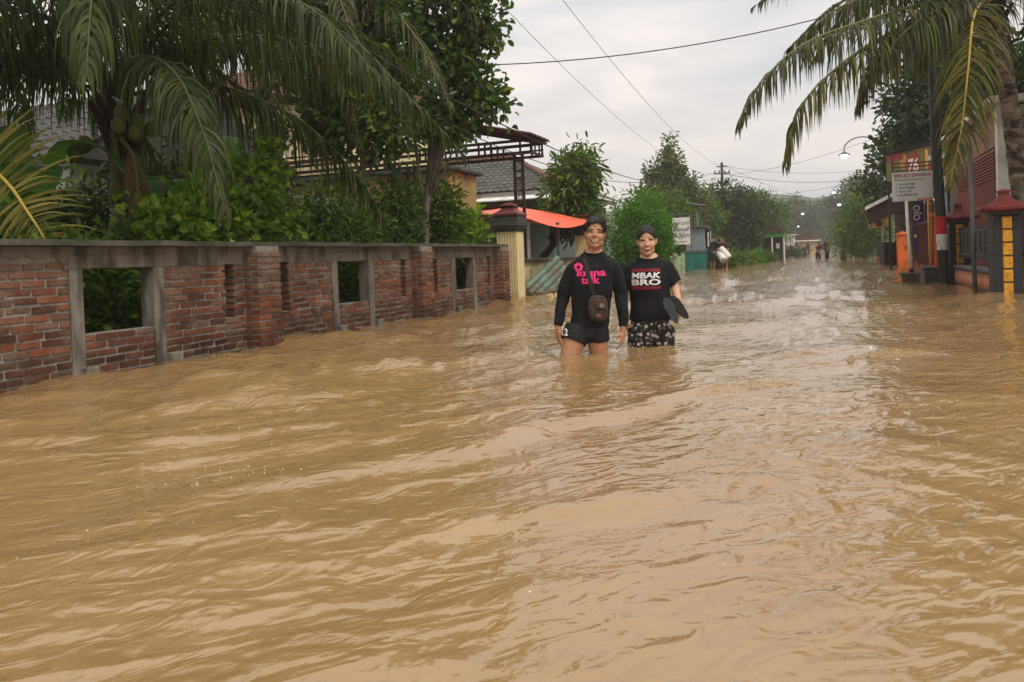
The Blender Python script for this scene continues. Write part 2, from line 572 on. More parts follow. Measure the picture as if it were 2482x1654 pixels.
# ------------------------------------------------------------------ unfinished brick wall
M_mortar = mat('mortar', (0.20, 0.175, 0.145), (0.30, 0.265, 0.22), 14, 0.95, 0.9, 40, stain=(0.10, 0.09, 0.075), stain_scale=2.5)
M_conc = mat('rough_concrete', (0.14, 0.124, 0.10), (0.21, 0.188, 0.155), 5, 0.93, 0.6, 40, stain=(0.06, 0.052, 0.04), stain_scale=4.5, stretch=(1, 1, 0.28), stain_amt=(0.47, 0.62))
M_coping = mat('mossy_coping', (0.058, 0.054, 0.043), (0.10, 0.092, 0.074), 7, 0.95, 0.7, 30, stain=(0.045, 0.055, 0.03), stain_scale=3)

def brick_mat():
    m = bpy.data.materials.new('fired_brick')
    m.use_nodes = True
    N, L = m.node_tree.nodes, m.node_tree.links
    p = N['Principled BSDF']
    oi = N.new('ShaderNodeObjectInfo')
    ge = N.new('ShaderNodeNewGeometry')
    ad = N.new('ShaderNodeMath'); ad.operation = 'ADD'
    L.new(oi.outputs['Random'], ad.inputs[0]); L.new(ge.outputs['Random Per Island'], ad.inputs[1])
    fr = N.new('ShaderNodeMath'); fr.operation = 'FRACT'
    L.new(ad.outputs[0], fr.inputs[0])
    rp = N.new('ShaderNodeValToRGB')
    cr = rp.color_ramp
    cols = [(0.0, (0.085, 0.04, 0.028)), (0.25, (0.135, 0.054, 0.034)), (0.5, (0.19, 0.069, 0.038)), (0.68, (0.245, 0.082, 0.04)),
            (0.8, (0.265, 0.10, 0.052)), (0.9, (0.21, 0.118, 0.072)), (1.0, (0.165, 0.112, 0.078))]
    cr.elements[0].color = (*cols[0][1], 1)
    cr.elements[1].color = (*cols[-1][1], 1)
    for ps, c in cols[1:-1]:
        e = cr.elements.new(ps); e.color = (*c, 1)
    L.new(fr.outputs[0], rp.inputs[0])
    tc = N.new('ShaderNodeTexCoord')
    n = N.new('ShaderNodeTexNoise'); n.inputs['Scale'].default_value = 9; n.inputs['Detail'].default_value = 7; n.inputs['Roughness'].default_value = 0.7
    gp = N.new('ShaderNodeNewGeometry')
    L.new(gp.outputs['Position'], n.inputs['Vector'])
    mr = N.new('ShaderNodeMapRange'); mr.inputs[1].default_value = 0.3; mr.inputs[2].default_value = 0.75; mr.inputs[3].default_value = 0.5; mr.inputs[4].default_value = 1.15
    L.new(n.outputs['Fac'], mr.inputs[0])
    hs = N.new('ShaderNodeHueSaturation')
    L.new(mr.outputs[0], hs.inputs['Value']); L.new(rp.outputs[0], hs.inputs['Color'])
    # smeared mortar and lime wash on some faces
    n2 = N.new('ShaderNodeTexNoise'); n2.inputs['Scale'].default_value = 3.3; n2.inputs['Detail'].default_value = 8; n2.inputs['Roughness'].default_value = 0.72
    L.new(gp.outputs['Position'], n2.inputs['Vector'])
    m2 = N.new('ShaderNodeMapRange'); m2.inputs[1].default_value = 0.50; m2.inputs[2].default_value = 0.72; m2.inputs[4].default_value = 0.9
    # more slurry was splashed on the upper courses when the band was plastered
    s0 = N.new('ShaderNodeSeparateXYZ'); L.new(gp.outputs['Position'], s0.inputs[0])
    up_ = N.new('ShaderNodeMapRange'); up_.inputs[1].default_value = 0.55; up_.inputs[2].default_value = 1.0; up_.inputs[3].default_value = 0.0; up_.inputs[4].default_value = 0.13
    L.new(s0.outputs['Z'], up_.inputs[0])
    ua = N.new('ShaderNodeMath'); ua.operation = 'ADD'
    L.new(n2.outputs['Fac'], ua.inputs[0]); L.new(up_.outputs[0], ua.inputs[1])
    L.new(ua.outputs[0], m2.inputs[0])
    mx = N.new('ShaderNodeMix'); mx.data_type = 'RGBA'
    L.new(m2.outputs[0], mx.inputs[0]); L.new(hs.outputs[0], mx.inputs[6]); mx.inputs[7].default_value = (0.21, 0.15, 0.105, 1)
    # soaked tide band just above the water
    sp = N.new('ShaderNodeSeparateXYZ'); L.new(gp.outputs['Position'], sp.inputs[0])
    wn_ = N.new('ShaderNodeMath'); wn_.operation = 'MULTIPLY_ADD'; wn_.inputs[1].default_value = -0.22
    L.new(n2.outputs['Fac'], wn_.inputs[0]); L.new(sp.outputs['Z'], wn_.inputs[2])
    wr = N.new('ShaderNodeMapRange'); wr.inputs[1].default_value = 0.06; wr.inputs[2].default_value = 0.14; wr.inputs[3].default_value = 0.55; wr.inputs[4].default_value = 1.0
    L.new(wn_.outputs[0], wr.inputs[0])
    wv = N.new('ShaderNodeHueSaturation'); wv.inputs['Saturation'].default_value = 1.05
    L.new(wr.outputs[0], wv.inputs['Value']); L.new(mx.outputs[2], wv.inputs['Color'])
    L.new(wv.outputs[0], p.inputs['Base Color'])
    p.inputs['Roughness'].default_value = 0.9
    p.inputs['Specular IOR Level'].default_value = 0.25
    n3 = N.new('ShaderNodeTexNoise'); n3.inputs['Scale'].default_value = 60; n3.inputs['Detail'].default_value = 5
    L.new(gp.outputs['Position'], n3.inputs['Vector'])
    b = N.new('ShaderNodeBump'); b.inputs['Strength'].default_value = 0.9; b.inputs['Distance'].default_value = 0.01
    L.new(n3.outputs['Fac'], b.inputs['Height']); L.new(b.outputs[0], p.inputs['Normal'])
    return m
M_brick = brick_mat()

def build_wall():
    XF, XB = -5.80, -5.95
    root = thing('brick_wall', 'unfinished red brick wall with concrete window frames along the flooded street', 'wall', (-5.85, 8.5, 0))
    pillars = [(3.0, 3.38), (6.74, 7.13), (10.48, 10.87), (13.76, 14.13)]
    wins = [(4.74, 5.49), (8.49, 9.24), (12.02, 12.77)]
    fw = 0.125
    slots = [(3.62, 3.74), (6.45, 6.56), (7.36, 7.48), (10.17, 10.29), (11.22, 11.34), (13.44, 13.56)]
    ZT, ZW0, ZW1 = 1.11, 0.37, 0.92
    core = MB()
    y = 3.0
    cuts = sorted([(a - 0.03, b + 0.03, 0) for a, b in wins] + [(a - 0.035, b + 0.035, 1) for a, b in slots])
    for a, b, _ in cuts:
        core.box(XB + 0.008, XF - 0.014, y, a, -0.6, ZT - 0.004)
        core.box(XB + 0.010, XF - 0.016, a, b, -0.6, ZW0 - 0.012)
        core.box(XB + 0.010, XF - 0.016, a, b, ZW1 + 0.02, ZT - 0.006)
        y = b
    core.box(XB + 0.008, XF - 0.014, y, 14.12, -0.6, ZT - 0.004)
    core.build('mortar_core', M_mortar, root)
    # rough plaster band over the openings
    for i in range(3):
        a, b = pillars[i][1], pillars[i + 1][0]
        bm_ = MB()
        n = 40
        ys = np.linspace(a, b, n)
        zb = [0.925 + 0.012 * random.uniform(-1, 1) for _ in ys]
        if i == 0:
            zb = [(1.02 + 0.02 * random.uniform(-1, 1)) if yy < 4.58 else z for yy, z in zip(ys, zb)]
        for k in range(n - 1):
            xo = XF + 0.004 + 0.003 * random.uniform(-1, 1)
            xo2 = XF + 0.004 + 0.003 * random.uniform(-1, 1)
            bm_.add([(XB + 0.003, ys[k], zb[k]), (XB + 0.003, ys[k + 1], zb[k + 1]), (XB + 0.003, ys[k + 1], ZT), (XB + 0.003, ys[k], ZT),
                     (xo, ys[k], zb[k]), (xo2, ys[k + 1], zb[k + 1]), (xo2, ys[k + 1], ZT), (xo, ys[k], ZT)],
                    [(4, 5, 6, 7), (0, 3, 2, 1), (0, 1, 5, 4), (3, 7, 6, 2)])
        bm_.build('plaster_band', M_conc, root, fix=False)
    # window frames of cast concrete
    for a, b in wins:
        f = MB()
        for (p, q) in ((a - fw, a), (b, b + fw)):
            f.box(XB - 0.012, XF + 0.012, p, q, -0.6, ZW1 + 0.0)
        f.box(XB - 0.012, XF + 0.014, a - fw - 0.002, b + fw + 0.002, ZW1 + 0.002, ZW1 + 0.12)
        f.build('window_frame', M_conc, root, bevel=0.006)
        for p in (a - 0.06, b + 0.13):
            part('footing_block', M_conc, root, lambda k: k.box(XF - 0.05, XF + 0.075, p, p + 0.13, -0.6, 0.09 + random.uniform(-.01, .01), jit=0.006), bevel=0.01)
    # coping
    cp = MB()
    ys = np.linspace(2.6, 14.2, 60)
    for k in range(59):
        j = [random.uniform(-0.006, 0.006) for _ in range(4)]
        cp.add([(-6.03, ys[k], 1.115), (-6.03, ys[k + 1], 1.115), (-6.03, ys[k + 1], 1.165), (-6.03, ys[k], 1.165),
                (-5.66, ys[k], 1.113), (-5.66, ys[k + 1], 1.113), (-5.66 , ys[k + 1], 1.162), (-5.66, ys[k], 1.162)],
               [(4, 5, 6, 7), (0, 3, 2, 1), (0, 1, 5, 4), (3, 7, 6, 2)])
    o = cp.build('coping', M_coping, root, fix=False)
    bm = bmesh.new(); bm.from_mesh(o.data)
    bmesh.ops.remove_doubles(bm, verts=bm.verts, dist=0.002)
    for v in bm.verts:
        v.co.z += 0.006 * (vnoise(np.array(v.co.y * 3.0), np.array(v.co.x * 9.0)) - 0.5) * 2
        v.co.x += 0.006 * (vnoise(np.array(v.co.y * 4.0 + 30), np.array(v.co.z * 30.0)) - 0.5) * 2
    bm.to_mesh(o.data); bm.free()
    # pillar cores
    for a, b in pillars:
        part('pillar_core', M_mortar, root, lambda k: k.box(XB + 0.01, -5.634, a + 0.014, b - 0.014, -0.6, 1.112))
    # bricks: list every one, nearest 300 become parts, the rest one joined part
    variants = []
    for k in range(10):
        b = MB().box(-0.5, 0.5, -0.5, 0.5, -0.5, 0.5)
        me = b.mesh('brick')
        bm = bmesh.new(); bm.from_mesh(me)
        for v in bm.verts:
            v.co += Vector((random.uniform(-0.03, 0.03), random.uniform(-0.018, 0.018), random.uniform(-0.07, 0.07)))
        bmesh.ops.bevel(bm, geom=list(bm.edges), offset=0.05, segments=1, affect='EDGES')
        bmesh.ops.recalc_face_normals(bm, faces=bm.faces)
        bm.to_mesh(me); bm.free()
        me.materials.append(M_brick)
        variants.append(me)
    bricks = []            # (centre, size, tilt)
    pitch, bh, bl = 0.0695, 0.050, 0.2
    holes = sorted([(a - fw, b + fw, 'w') for a, b in wins] + [(a, b, 's') for a, b in slots] + [(a, b, 'p') for a, b in pillars])
    def run(a, b, z, x0, x1, off):
        y = a + 0.006
        first = True
        while y < b - 0.03:
            l = (bl + random.uniform(-0.02, 0.02)) * (off if first else 1)
            first = False
            if b - (y + l) < 0.07: l = b - y - 0.005
            l = min(l, b - y - 0.004)
            bricks.append(((0.5 * (x0 + x1) + random.uniform(-0.006, 0.005), y + l / 2, z + random.uniform(-0.003, 0.003)),
                           (x1 - x0, l, bh * random.uniform(0.93, 1.06)), random.uniform(-0.02, 0.02)))
            y += l + random.uniform(0.010, 0.022)
    nrow = 18
    for r in range(nrow):
        z = -0.02 + r * pitch
        off = 0.55 if r % 2 else 1.0
        zc = z
        # plain runs
        spans, y = [], 3.38
        if zc < 0.905 or True:
            blockers = []
            for a, b, kd in holes:
                if kd == 'p' or (kd == 's' and ZW0 - 0.01 < zc < ZW1 + 0.02):
                    blockers.append((a, b))
                elif kd == 'w':
                    blockers.append((a, a + fw)); blockers.append((b - fw, b))
                    if zc > ZW0: blockers.append((a + fw, b - fw))
            blockers.sort()
            y = 3.0
            for a, b in blockers:
                if a > y + 0.05: spans.append((y, a))
                y = max(y, b)
        for a, b in spans:
            top = 1.0 if b < 4.7 else 0.90
            if zc < top:
                run(a, b, z, XB + 0.004, XF, off * random.uniform(0.85, 1.15))
        if z < 1.09:
            for a, b in pillars:
                # front course and the face towards the street corner
                w = b - a
                if r % 2:
                    run(a, b, z, -5.72, -5.615, 1.0)
                else:
                    run(a, b, z, -5.72, -5.615, 0.5)
                for yy in (a + 0.05, b - 0.05):
                    bricks.append(((-5.765, yy, z), (0.085, 0.1, bh), random.uniform(-0.01, 0.01)))
    def dist(b):
        (x, y, z), sz, _ = b
        return -(sz[1] * sz[2]) / (x * x + y * y) if y > 3.9 and z > -0.03 else 1.0
    bricks.sort(key=dist)
    joined_v, joined_f = [], []
    off0 = wloc(root)
    for i, (c, sz, tl) in enumerate(bricks):
        me = variants[i % 10]
        M = Matrix.Translation(Vector(c)) @ Matrix.Rotation(tl, 4, 'X') @ Matrix.Diagonal((sz[0], sz[1], sz[2], 1))
        if i < 300:
            o = link_mesh('brick', me, root)
            o.matrix_local = Matrix.Translation(-off0) @ M
        else:
            b0 = len(joined_v)
            joined_v += [tuple(M @ v.co - off0) for v in me.vertices]
            joined_f += [tuple(b0 + k for k in p.vertices) for p in me.polygons]
    me = bpy.data.meshes.new('bricks')
    me.from_pydata(joined_v, [], joined_f)
    me.materials.append(M_brick)
    o = link_mesh('bricks', me, root)
    o['kind'] = 'stuff'
build_wall()

# ------------------------------------------------------------------ left side: houses, carport, columns, rubble
M_cream = mat('cream_paint', lin(222, 205, 158), lin(206, 188, 140), 2.5, 0.8, 0.15, 20, stain=lin(150, 138, 104), stain_scale=1.1, stain_amt=(0.52, 0.75))
M_mustard = mat('mustard_paint', lin(168, 140, 84), lin(148, 122, 72), 2.0, 0.85, 0.1, 20, stain=lin(120, 98, 60), stain_scale=0.9)
M_olive = mat('olive_paint', lin(186, 176, 132), lin(166, 156, 116), 2.2, 0.85, 0.15, 20, stain=lin(110, 104, 80), stain_scale=1.2)
M_darkcap = mat('charcoal_paint', lin(58, 60, 54), lin(74, 74, 66), 5, 0.7, 0.2, 30, stain=lin(38, 38, 34))
M_maroon = mat('maroon_paint', lin(104, 36, 36), lin(84, 28, 28), 5, 0.45, 0.1, 30, stain=lin(60, 22, 20))
M_brown = mat('dark_brown_steel', lin(48, 34, 28), lin(36, 26, 22), 8, 0.6, 0.1)
M_steel = mat('grey_steel', lin(96, 98, 98), lin(80, 82, 80), 6, 0.55, 0.1)
M_rustroof = mat('rusty_zinc_roof', lin(84, 50, 42), lin(62, 38, 32), 3, 0.7, 0.2, 20, stain=lin(44, 30, 26), stain_scale=1.4)
M_tile = mat('grey_roof_tile', lin(80, 78, 74), lin(62, 61, 58), 4, 0.8, 0.3, 30, stain=lin(48, 50, 44), stain_scale=1.3, per_object=0.25)
M_redtile = mat('ridge_tile', lin(122, 84, 68), lin(96, 68, 58), 5, 0.85, 0.3, 30)
M_white = mat('white_paint', lin(226, 226, 222), lin(208, 208, 202), 3, 0.7, 0.05, 20, stain=lin(168, 166, 158), stain_scale=1.3)
M_asb = mat('asbestos_sheet', lin(120, 122, 116), lin(100, 102, 96), 3, 0.9, 0.2, 20, stain=lin(74, 78, 68), stain_scale=1.4)
M_dark = mat('dark_brown_matt', lin(46, 42, 38), lin(36, 33, 30), 3, 0.9)  # plain dark brown for slit windows, far doors, shop shutter and hut wall
M_glass = mat('window_glass', (0.03, 0.035, 0.04), (0.02, 0.024, 0.028), 2, 0.08, spec=0.6)
M_redband = mat('red_brown_board', lin(116, 46, 40), lin(98, 38, 34), 3, 0.7)
M_greywall = mat('grey_green_wall', lin(98, 108, 100), lin(84, 94, 88), 3, 0.8)

def roof_tiles(mb, o, ux, uv, nu, nv, w, h, t=0.03):
    """wavy tile courses: o corner at the eave, ux along the eave, uv up the slope"""
    o, ux, uv = Vector(o), Vector(ux).normalized(), Vector(uv).normalized()
    n = ux.cross(uv)
    if n.z < 0: n = -n
    for j in range(nv):
        for i in range(nu):
            a = o + ux * (i * w) + uv * (j * h)
            pts = []
            for (s, q) in ((0, 0.0), (0.35, 0.045), (0.72, 0.0), (1.0, -0.012)):
                pts.append((s, q))
            vs = []
            for e, lift in ((0.0, t), (1.12, 0.004)):
                for s, q in pts:
                    vs.append(a + ux * (s * w) + uv * (e * h) + n * (q + lift))
            vs += [a + ux * (s * w) + n * (q + lift - 0.025) for s, q in pts for lift in (t,)]
            mb.add(vs, [(0, 1, 5, 4), (1, 2, 6, 5), (2, 3, 7, 6), (8, 9, 1, 0), (9, 10, 2, 1), (10, 11, 3, 2)])

# carport with steel trusses behind the brick wall
def carport():
    t = thing('carport', 'dark steel carport with rusty sloping zinc roof behind the jackfruit trees', 'carport', (-7.5, 16.2, 0))
    Yf, Yb = 15.95, 16.7
    for (x, y) in ((-6.05, Yf), (-9.15, Yf), (-12.2, Yf), (-9.15, Yb)):
        def post(b):
            for dx in (-0.095, 0.095):
                b.box(x + dx - 0.03, x + dx + 0.03, y - 0.03, y + 0.03, 0.05, 3.18)
            for z in (0.9, 1.45, 1.62, 2.1, 2.62, 2.78, 3.0):
                b.box(x - 0.063, x + 0.063, y - 0.022, y + 0.022, z, z + 0.05)
            for dx in (-0.035, 0.0, 0.035):
                b.box(x + dx - 0.006, x + dx + 0.006, y - 0.012, y + 0.012, 2.152, 2.618)
        part('post', M_brown, t, post)
    def truss(y):
        def f(b):
            b.bar((-13.2, y, 3.19), (-5.72, y, 3.19), 0.05, 0.06)
            b.bar((-13.2, y, 3.33), (-5.72, y, 3.33), 0.03, 0.03)
            b.bar((-13.2, y, 3.47), (-5.72, y, 3.47), 0.05, 0.06)
            for x in (-5.75, -6.0, -6.7, -6.85, -7.0, -8.2, -8.35, -8.5, -9.6, -9.75, -9.9, -11.2, -11.35):
                b.box(x - 0.02, x + 0.02, y - 0.018, y + 0.018, 3.218, 3.442)
            b.bar((-5.75, y + 0.002, 3.48), (-13.2, y + 0.002, 5.25), 0.045, 0.06)
        part('truss', M_brown, t, f)
    truss(Yf); truss(Yb)
    def side(b):
        for z in (3.19, 3.47):
            b.bar((-5.74, Yf + 0.05, z), (-5.74, Yb - 0.05, z), 0.04, 0.05)
        for k in range(2):
            y = Yf + 0.25 + k * 0.28
            b.box(-5.755, -5.725, y - 0.015, y + 0.015, 3.22, 3.44)
    part('side_rail', M_brown, t, side)
    def roof(b):
        n = 25
        up = Vector((-7.9, 0, 1.9)); e0 = Vector((-5.6, 0, 3.55))
        ys = np.linspace(Yf - 0.35, Yb + 0.15, n)
        zo = [0.022 * math.sin(k * math.pi / 2) for k in range(n)]
        top = [e0 + Vector((0, y, z)) for y, z in zip(ys, zo)]
        bot = [e0 + up + Vector((0, y, z)) for y, z in zip(ys, zo)]
        vs = top + bot + [v - Vector((0, 0, 0.02)) for v in top + bot]
        fs = []
        for k in range(n - 1):
            fs += [(k, k + 1, n + k + 1, n + k), (2 * n + k, 3 * n + k, 3 * n + k + 1, 2 * n + k + 1), (k, 2 * n + k, 2 * n + k + 1, k + 1)]
        fs += [(0, n, 3 * n, 2 * n), (n - 1, 3 * n - 1, 4 * n - 1, 2 * n - 1)]
        b.add(vs, fs)
    part('roof', M_rustroof, t, roof, fix=False)
    for k in range(7):
        s = k / 6
        x, z = -5.75 - 7.2 * s, 3.52 + 1.73 * s
        part('purlin', M_brown, t, lambda b: b.bar((x, Yf - 0.3, z), (x, Yb + 0.3, z), 0.05, 0.05))
carport()

# mustard house wall behind the carport
def mustard_house():
    t = thing('yellow_house', 'low mustard yellow house with brown slit openings behind the carport', 'house', (-12, 19.5, 0))
    part('wall', M_mustard, t, lambda b: (b.box(-16.5, -8.9, 18.3, 18.5, 0, 3.25), b.box(-9.1, -8.9, 18.502, 20, 0, 3.25)))
    part('roof_slab', M_darkcap, t, lambda b: b.box(-16.7, -8.75, 18.15, 20.2, 3.253, 3.36), bevel=0.02)
    for x in (-13.1, -12.75, -12.4, -10.1):
        part('window', M_dark, t, lambda b: b.box(x, x + 0.2, 18.26, 18.298, 1.9, 3.0))
    part('door', M_brown, t, lambda b: b.box(-11.6, -10.8, 18.255, 18.298, 0.1, 2.2))
    part('gable', M_cream, t, lambda b: b.prism([(-16.5, 3.37), (-12.3, 3.37), (-12.6, 4.2)], 'y', 18.9, 19.05))
mustard_house()

# two storey cream house seen through the palms
def cream_house():
    t = thing('cream_house', 'two storey cream house glimpsed through the palm fronds', 'house', (-16, 18, 0))
    part('wall', M_cream, t, lambda b: b.box(-22, -12.6, 19.3, 25, 0, 5.9))
    for x in (-20.5, -18.3, -16.1, -14.0):
        w = part('window', M_white, t, lambda b: (b.box(x - 0.06, x + 1.26, 19.22, 19.29, 3.7, 3.76), b.box(x - 0.06, x + 1.26, 19.22, 19.29, 5.1, 5.16),
                 b.box(x - 0.06, x, 19.22, 19.29, 3.762, 5.098), b.box(x + 1.2, x + 1.26, 19.22, 19.29, 3.762, 5.098), b.box(x + 0.58, x + 0.62, 19.22, 19.29, 3.762, 5.098)))
        part('pane', M_glass, w, lambda b: b.box(x, x + 1.2, 19.27, 19.295, 3.764, 5.096))
    part('balcony_slab', M_white, t, lambda b: b.box(-22.2, -12.3, 18.4, 19.28, 2.95, 3.1))
    part('balcony_rail', M_redband, t, lambda b: [b.box(-22.2, -12.3, 18.42, 18.47, z, z + 0.04) for z in (3.3, 3.55, 3.8, 3.98)])
    def rf(b):
        for s in (0,):
            roof_tiles(b, (-22.6, 18.7, 5.85), (1, 0, 0), (0, 1, 0.55), 34, 10, 0.31, 0.42)
        b.prism([(18.75, 5.84), (25.3, 5.84), (22.4, 7.85)], 'x', -22.5, -12.2)
    part('roof', mat('orange_roof_tile', lin(112, 76, 62), lin(90, 62, 52), 4, 0.85, 0.3, 30, stain=lin(70, 50, 42)), t, rf, fix=False)
cream_house()

# grey tiled house at the far side of the garden
def grey_roof_house():
    t = thing('tiled_house', 'white walled house with weathered grey tile roof behind the leaning palm', 'house', (-16, 12, 0))
    part('wall', M_white, t, lambda b: b.box(-22, -13.9, 11.2, 17.5, 0, 3.3))
    part('window', M_glass, t, lambda b: b.box(-17.2, -15.6, 11.13, 11.19, 1.2, 2.5))
    def rf(b):
        roof_tiles(b, (-22.6, 10.5, 3.15), (1, 0, 0), (0, 1, 0.62), 32, 9, 0.3, 0.4)
        b.prism([(10.6, 3.12), (18.0, 3.12), (14.0, 5.2)], 'x', -22.5, -13.1)
    part('roof', M_tile, t, rf, fix=False)
grey_roof_house()

# leaning asbestos roofed shed
def shed():
    t = thing('garden_shed', 'low shed with slanting grey asbestos roof among the garden shrubs', 'shed', (-8.6, 12.6, 0))
    part('wall', M_asb, t, lambda b: b.box(-9.6, -7.6, 12.8, 14.2, 0, 1.7))
    def rf(b):
        n = 30
        a = [Vector((-9.9 + 2.9 * k / (n - 1), 12.35, 2.35 - 0.85 * k / (n - 1) )) for k in range(n)]
        vs = []
        for y in (12.35, 14.5):
            for k, v in enumerate(a):
                vs.append((v.x, y, v.z + 0.025 * math.sin(k * math.pi / 2)))
        vs += [(x, y, z - 0.02) for x, y, z in vs]
        fs = []
        for k in range(n - 1):
            fs += [(k, k + 1, n + k + 1, n + k), (2 * n + k, 3 * n + k, 3 * n + k + 1, 2 * n + k + 1), (k, 2 * n + k, 2 * n + k + 1, k + 1)]
        b.add(vs, fs)
    part('roof', M_asb, t, rf, fix=False)
shed()

# house with hipped dark tile roof further along the street
def hip_house():
    t = thing('tiled_house', 'single storey house with dark hipped tile roof and white fascia', 'house', (-11, 28, 0))
    part('wall', M_greywall, t, lambda b: b.box(-14.5, -8.5, 25.6, 33, 0, 2.95))
    part('fascia', M_white, t, lambda b: (b.box(-15.2, -8.2, 24.95, 25.0, 3.02, 3.2), b.box(-8.2, -8.15, 24.95, 33.5, 3.02, 3.2)))
    part('awning', M_white, t, lambda b: b.add([(-10.8, 23.9, 2.85), (-7.7, 23.9, 2.85), (-7.7, 25.2, 3.1), (-10.8, 25.2, 3.1), (-10.8, 23.9, 2.81), (-7.7, 23.9, 2.81), (-7.7, 25.2, 3.06), (-10.8, 25.2, 3.06)],
                                           [(0, 1, 2, 3), (4, 7, 6, 5), (0, 4, 5, 1), (1, 5, 6, 2), (3, 2, 6, 7), (0, 3, 7, 4)]))
    part('board', M_redband, t, lambda b: b.box(-12.6, -9.6, 24.6, 24.66, 2.2, 2.72))
    part('door', M_white, t, lambda b: b.box(-9.5, -9.36, 25.5, 25.58, 0.1, 2.6))
    part('window', M_glass, t, lambda b: b.box(-12.4, -10.6, 25.52, 25.59, 1.0, 2.1))
    # hip roof: front slope of separate tiles, trimmed along the hip
    bt = MB()
    e0, e1, yr, zr = -15.6, -7.9, 28.6, 4.85
    ye, ze = 24.8, 3.2
    nv, w = 11, 0.27
    for j in range(nv):
        s = j / nv
        x1 = e1 - s * 3.1
        nu = int((x1 - e0) / w)
        ssl = Vector((0, yr - ye, zr - ze))
        o = Vector((e0, ye, ze)) + ssl * s
        roof_tiles(bt, o, (1, 0, 0), ssl, nu, 1, w, ssl.length / nv)
    bt.add([(e0, ye, ze - 0.03), (e1, ye, ze - 0.03), (e1 - 3.2, yr, zr - 0.04), (e0, yr, zr - 0.04), (e1, 34, ze - 0.03), (e1 - 3.2, 31, zr - 0.04)], [(0, 1, 2, 3), (1, 4, 5, 2)])
    ro = bt.build('roof', M_tile, t, fix=False)
    part('hip_ridge', M_redtile, ro, lambda b: [b.tube([Vector((e1, ye, ze + 0.03)).lerp(Vector((e1 - 3.2, yr, zr + 0.05)), k / 12), Vector((e1, ye, ze + 0.07)).lerp(Vector((e1 - 3.2, yr, zr + 0.1)), (k + 1.1) / 12)], [0.1, 0.085], 8) for k in range(12)])
    part('hip_ridge', M_redtile, ro, lambda b: [b.tube([(e1 - 3.2 - k * 0.35, yr, zr + 0.06), (e1 - 3.58 - k * 0.35, yr, zr + 0.03)], [0.1, 0.085], 8) for k in range(12)])
hip_house()

# satellite dish on the tiled house
def dish():
    t = thing('satellite_dish', 'mesh satellite dish tilted skyward above the dark tile roof', 'dish', (-8.6, 29, 3.0))
    part('mast', M_steel, t, lambda b: b.tube([(-8.6, 29, 2.5), (-8.6, 29, 4.15)], 0.04, 8))
    def bowl(b):
        ax = Vector((0.5, -0.25, 0.85)).normalized()
        u = ax.orthogonal().normalized(); v = ax.cross(u)
        rings = []
        for i in range(7):
            r = 0.95 * (i + 0.15) / 6.15
            rings.append([Vector((-8.6, 29, 4.15)) + u * r * math.cos(a) + v * r * math.sin(a) + ax * (0.3 * r * r) for a in np.linspace(0, 2 * math.pi, 24, endpoint=False)])
        b.loft(rings, caps=False)
        b.loft([[p - ax * 0.015 for p in r] for r in rings], caps=False)
    part('bowl', M_steel, t, bowl, smooth=True, fix=False)
    ax = Vector((0.5, -0.25, 0.85)).normalized()
    c = Vector((-8.6, 29, 4.15))
    u = ax.orthogonal().normalized(); v = ax.cross(u)
    def feed(b):
        for k in range(3):
            a = k * 2 * math.pi / 3 + 0.4
            b.bar(c + (u * math.cos(a) + v * math.sin(a)) * 0.93 + ax * 0.27, c + ax * 0.75, 0.02)
        b.tube([c + ax * 0.7, c + ax * 0.85], 0.05, 8)
    part('feed_horn', M_steel, t, feed)
dish()

# cream fluted gate columns with charcoal capitals and maroon caps
def column(y0, label):
    x0, x1, y1 = -6.06, -5.63, y0 + 0.42
    xc, yc = (x0 + x1) / 2, (y0 + y1) / 2
    t = thing('gate_column', label, 'column', (xc, yc, 0), 'cream gate columns beside the street')
    def shaft(b):
        # fluted towards the street ends, smooth on the street side
        n = 7
        w = (x1 - x0) / n
        poly = []
        for k in range(n):
            a = x0 + k * w
            poly += [(a + 0.004, y0), (a + w * 0.6, y0), (a + w * 0.66, y0 + 0.022), (a + w * 0.94, y0 + 0.022)]
        poly += [(x1, y0), (x1, y1), (x0, y1)]
        b.prism(poly, 'z', -0.6, 1.42)
    part('shaft', M_cream, t, shaft)
    def capital(b):
        for z0, z1, e in ((1.423, 1.47, 0.025), (1.473, 1.53, 0.05), (1.533, 1.70, 0.085), (1.703, 1.75, 0.06)):
            b.box(x0 - e, x1 + e, y0 - e, y1 + e, z0, z1)
    part('capital', M_darkcap, t, capital, bevel=0.008)
    def cap(b):
        def ring(e, z): return [Vector((xc - e, yc - e, z)), Vector((xc + e, yc - e, z)), Vector((xc + e, yc + e, z)), Vector((xc - e, yc + e, z))]
        b.loft([ring(0.29, 1.753), ring(0.285, 1.785), ring(0.17, 1.86), ring(0.10, 1.93), ring(0.095, 1.945), ring(0.15, 1.955), ring(0.14, 1.975), ring(0.03, 2.03)])
    part('cap', M_maroon, t, cap)
column(14.55, 'cream fluted gate column standing right against the end of the brick wall')
column(20.05, 'cream fluted gate column half hidden behind the smiling man')

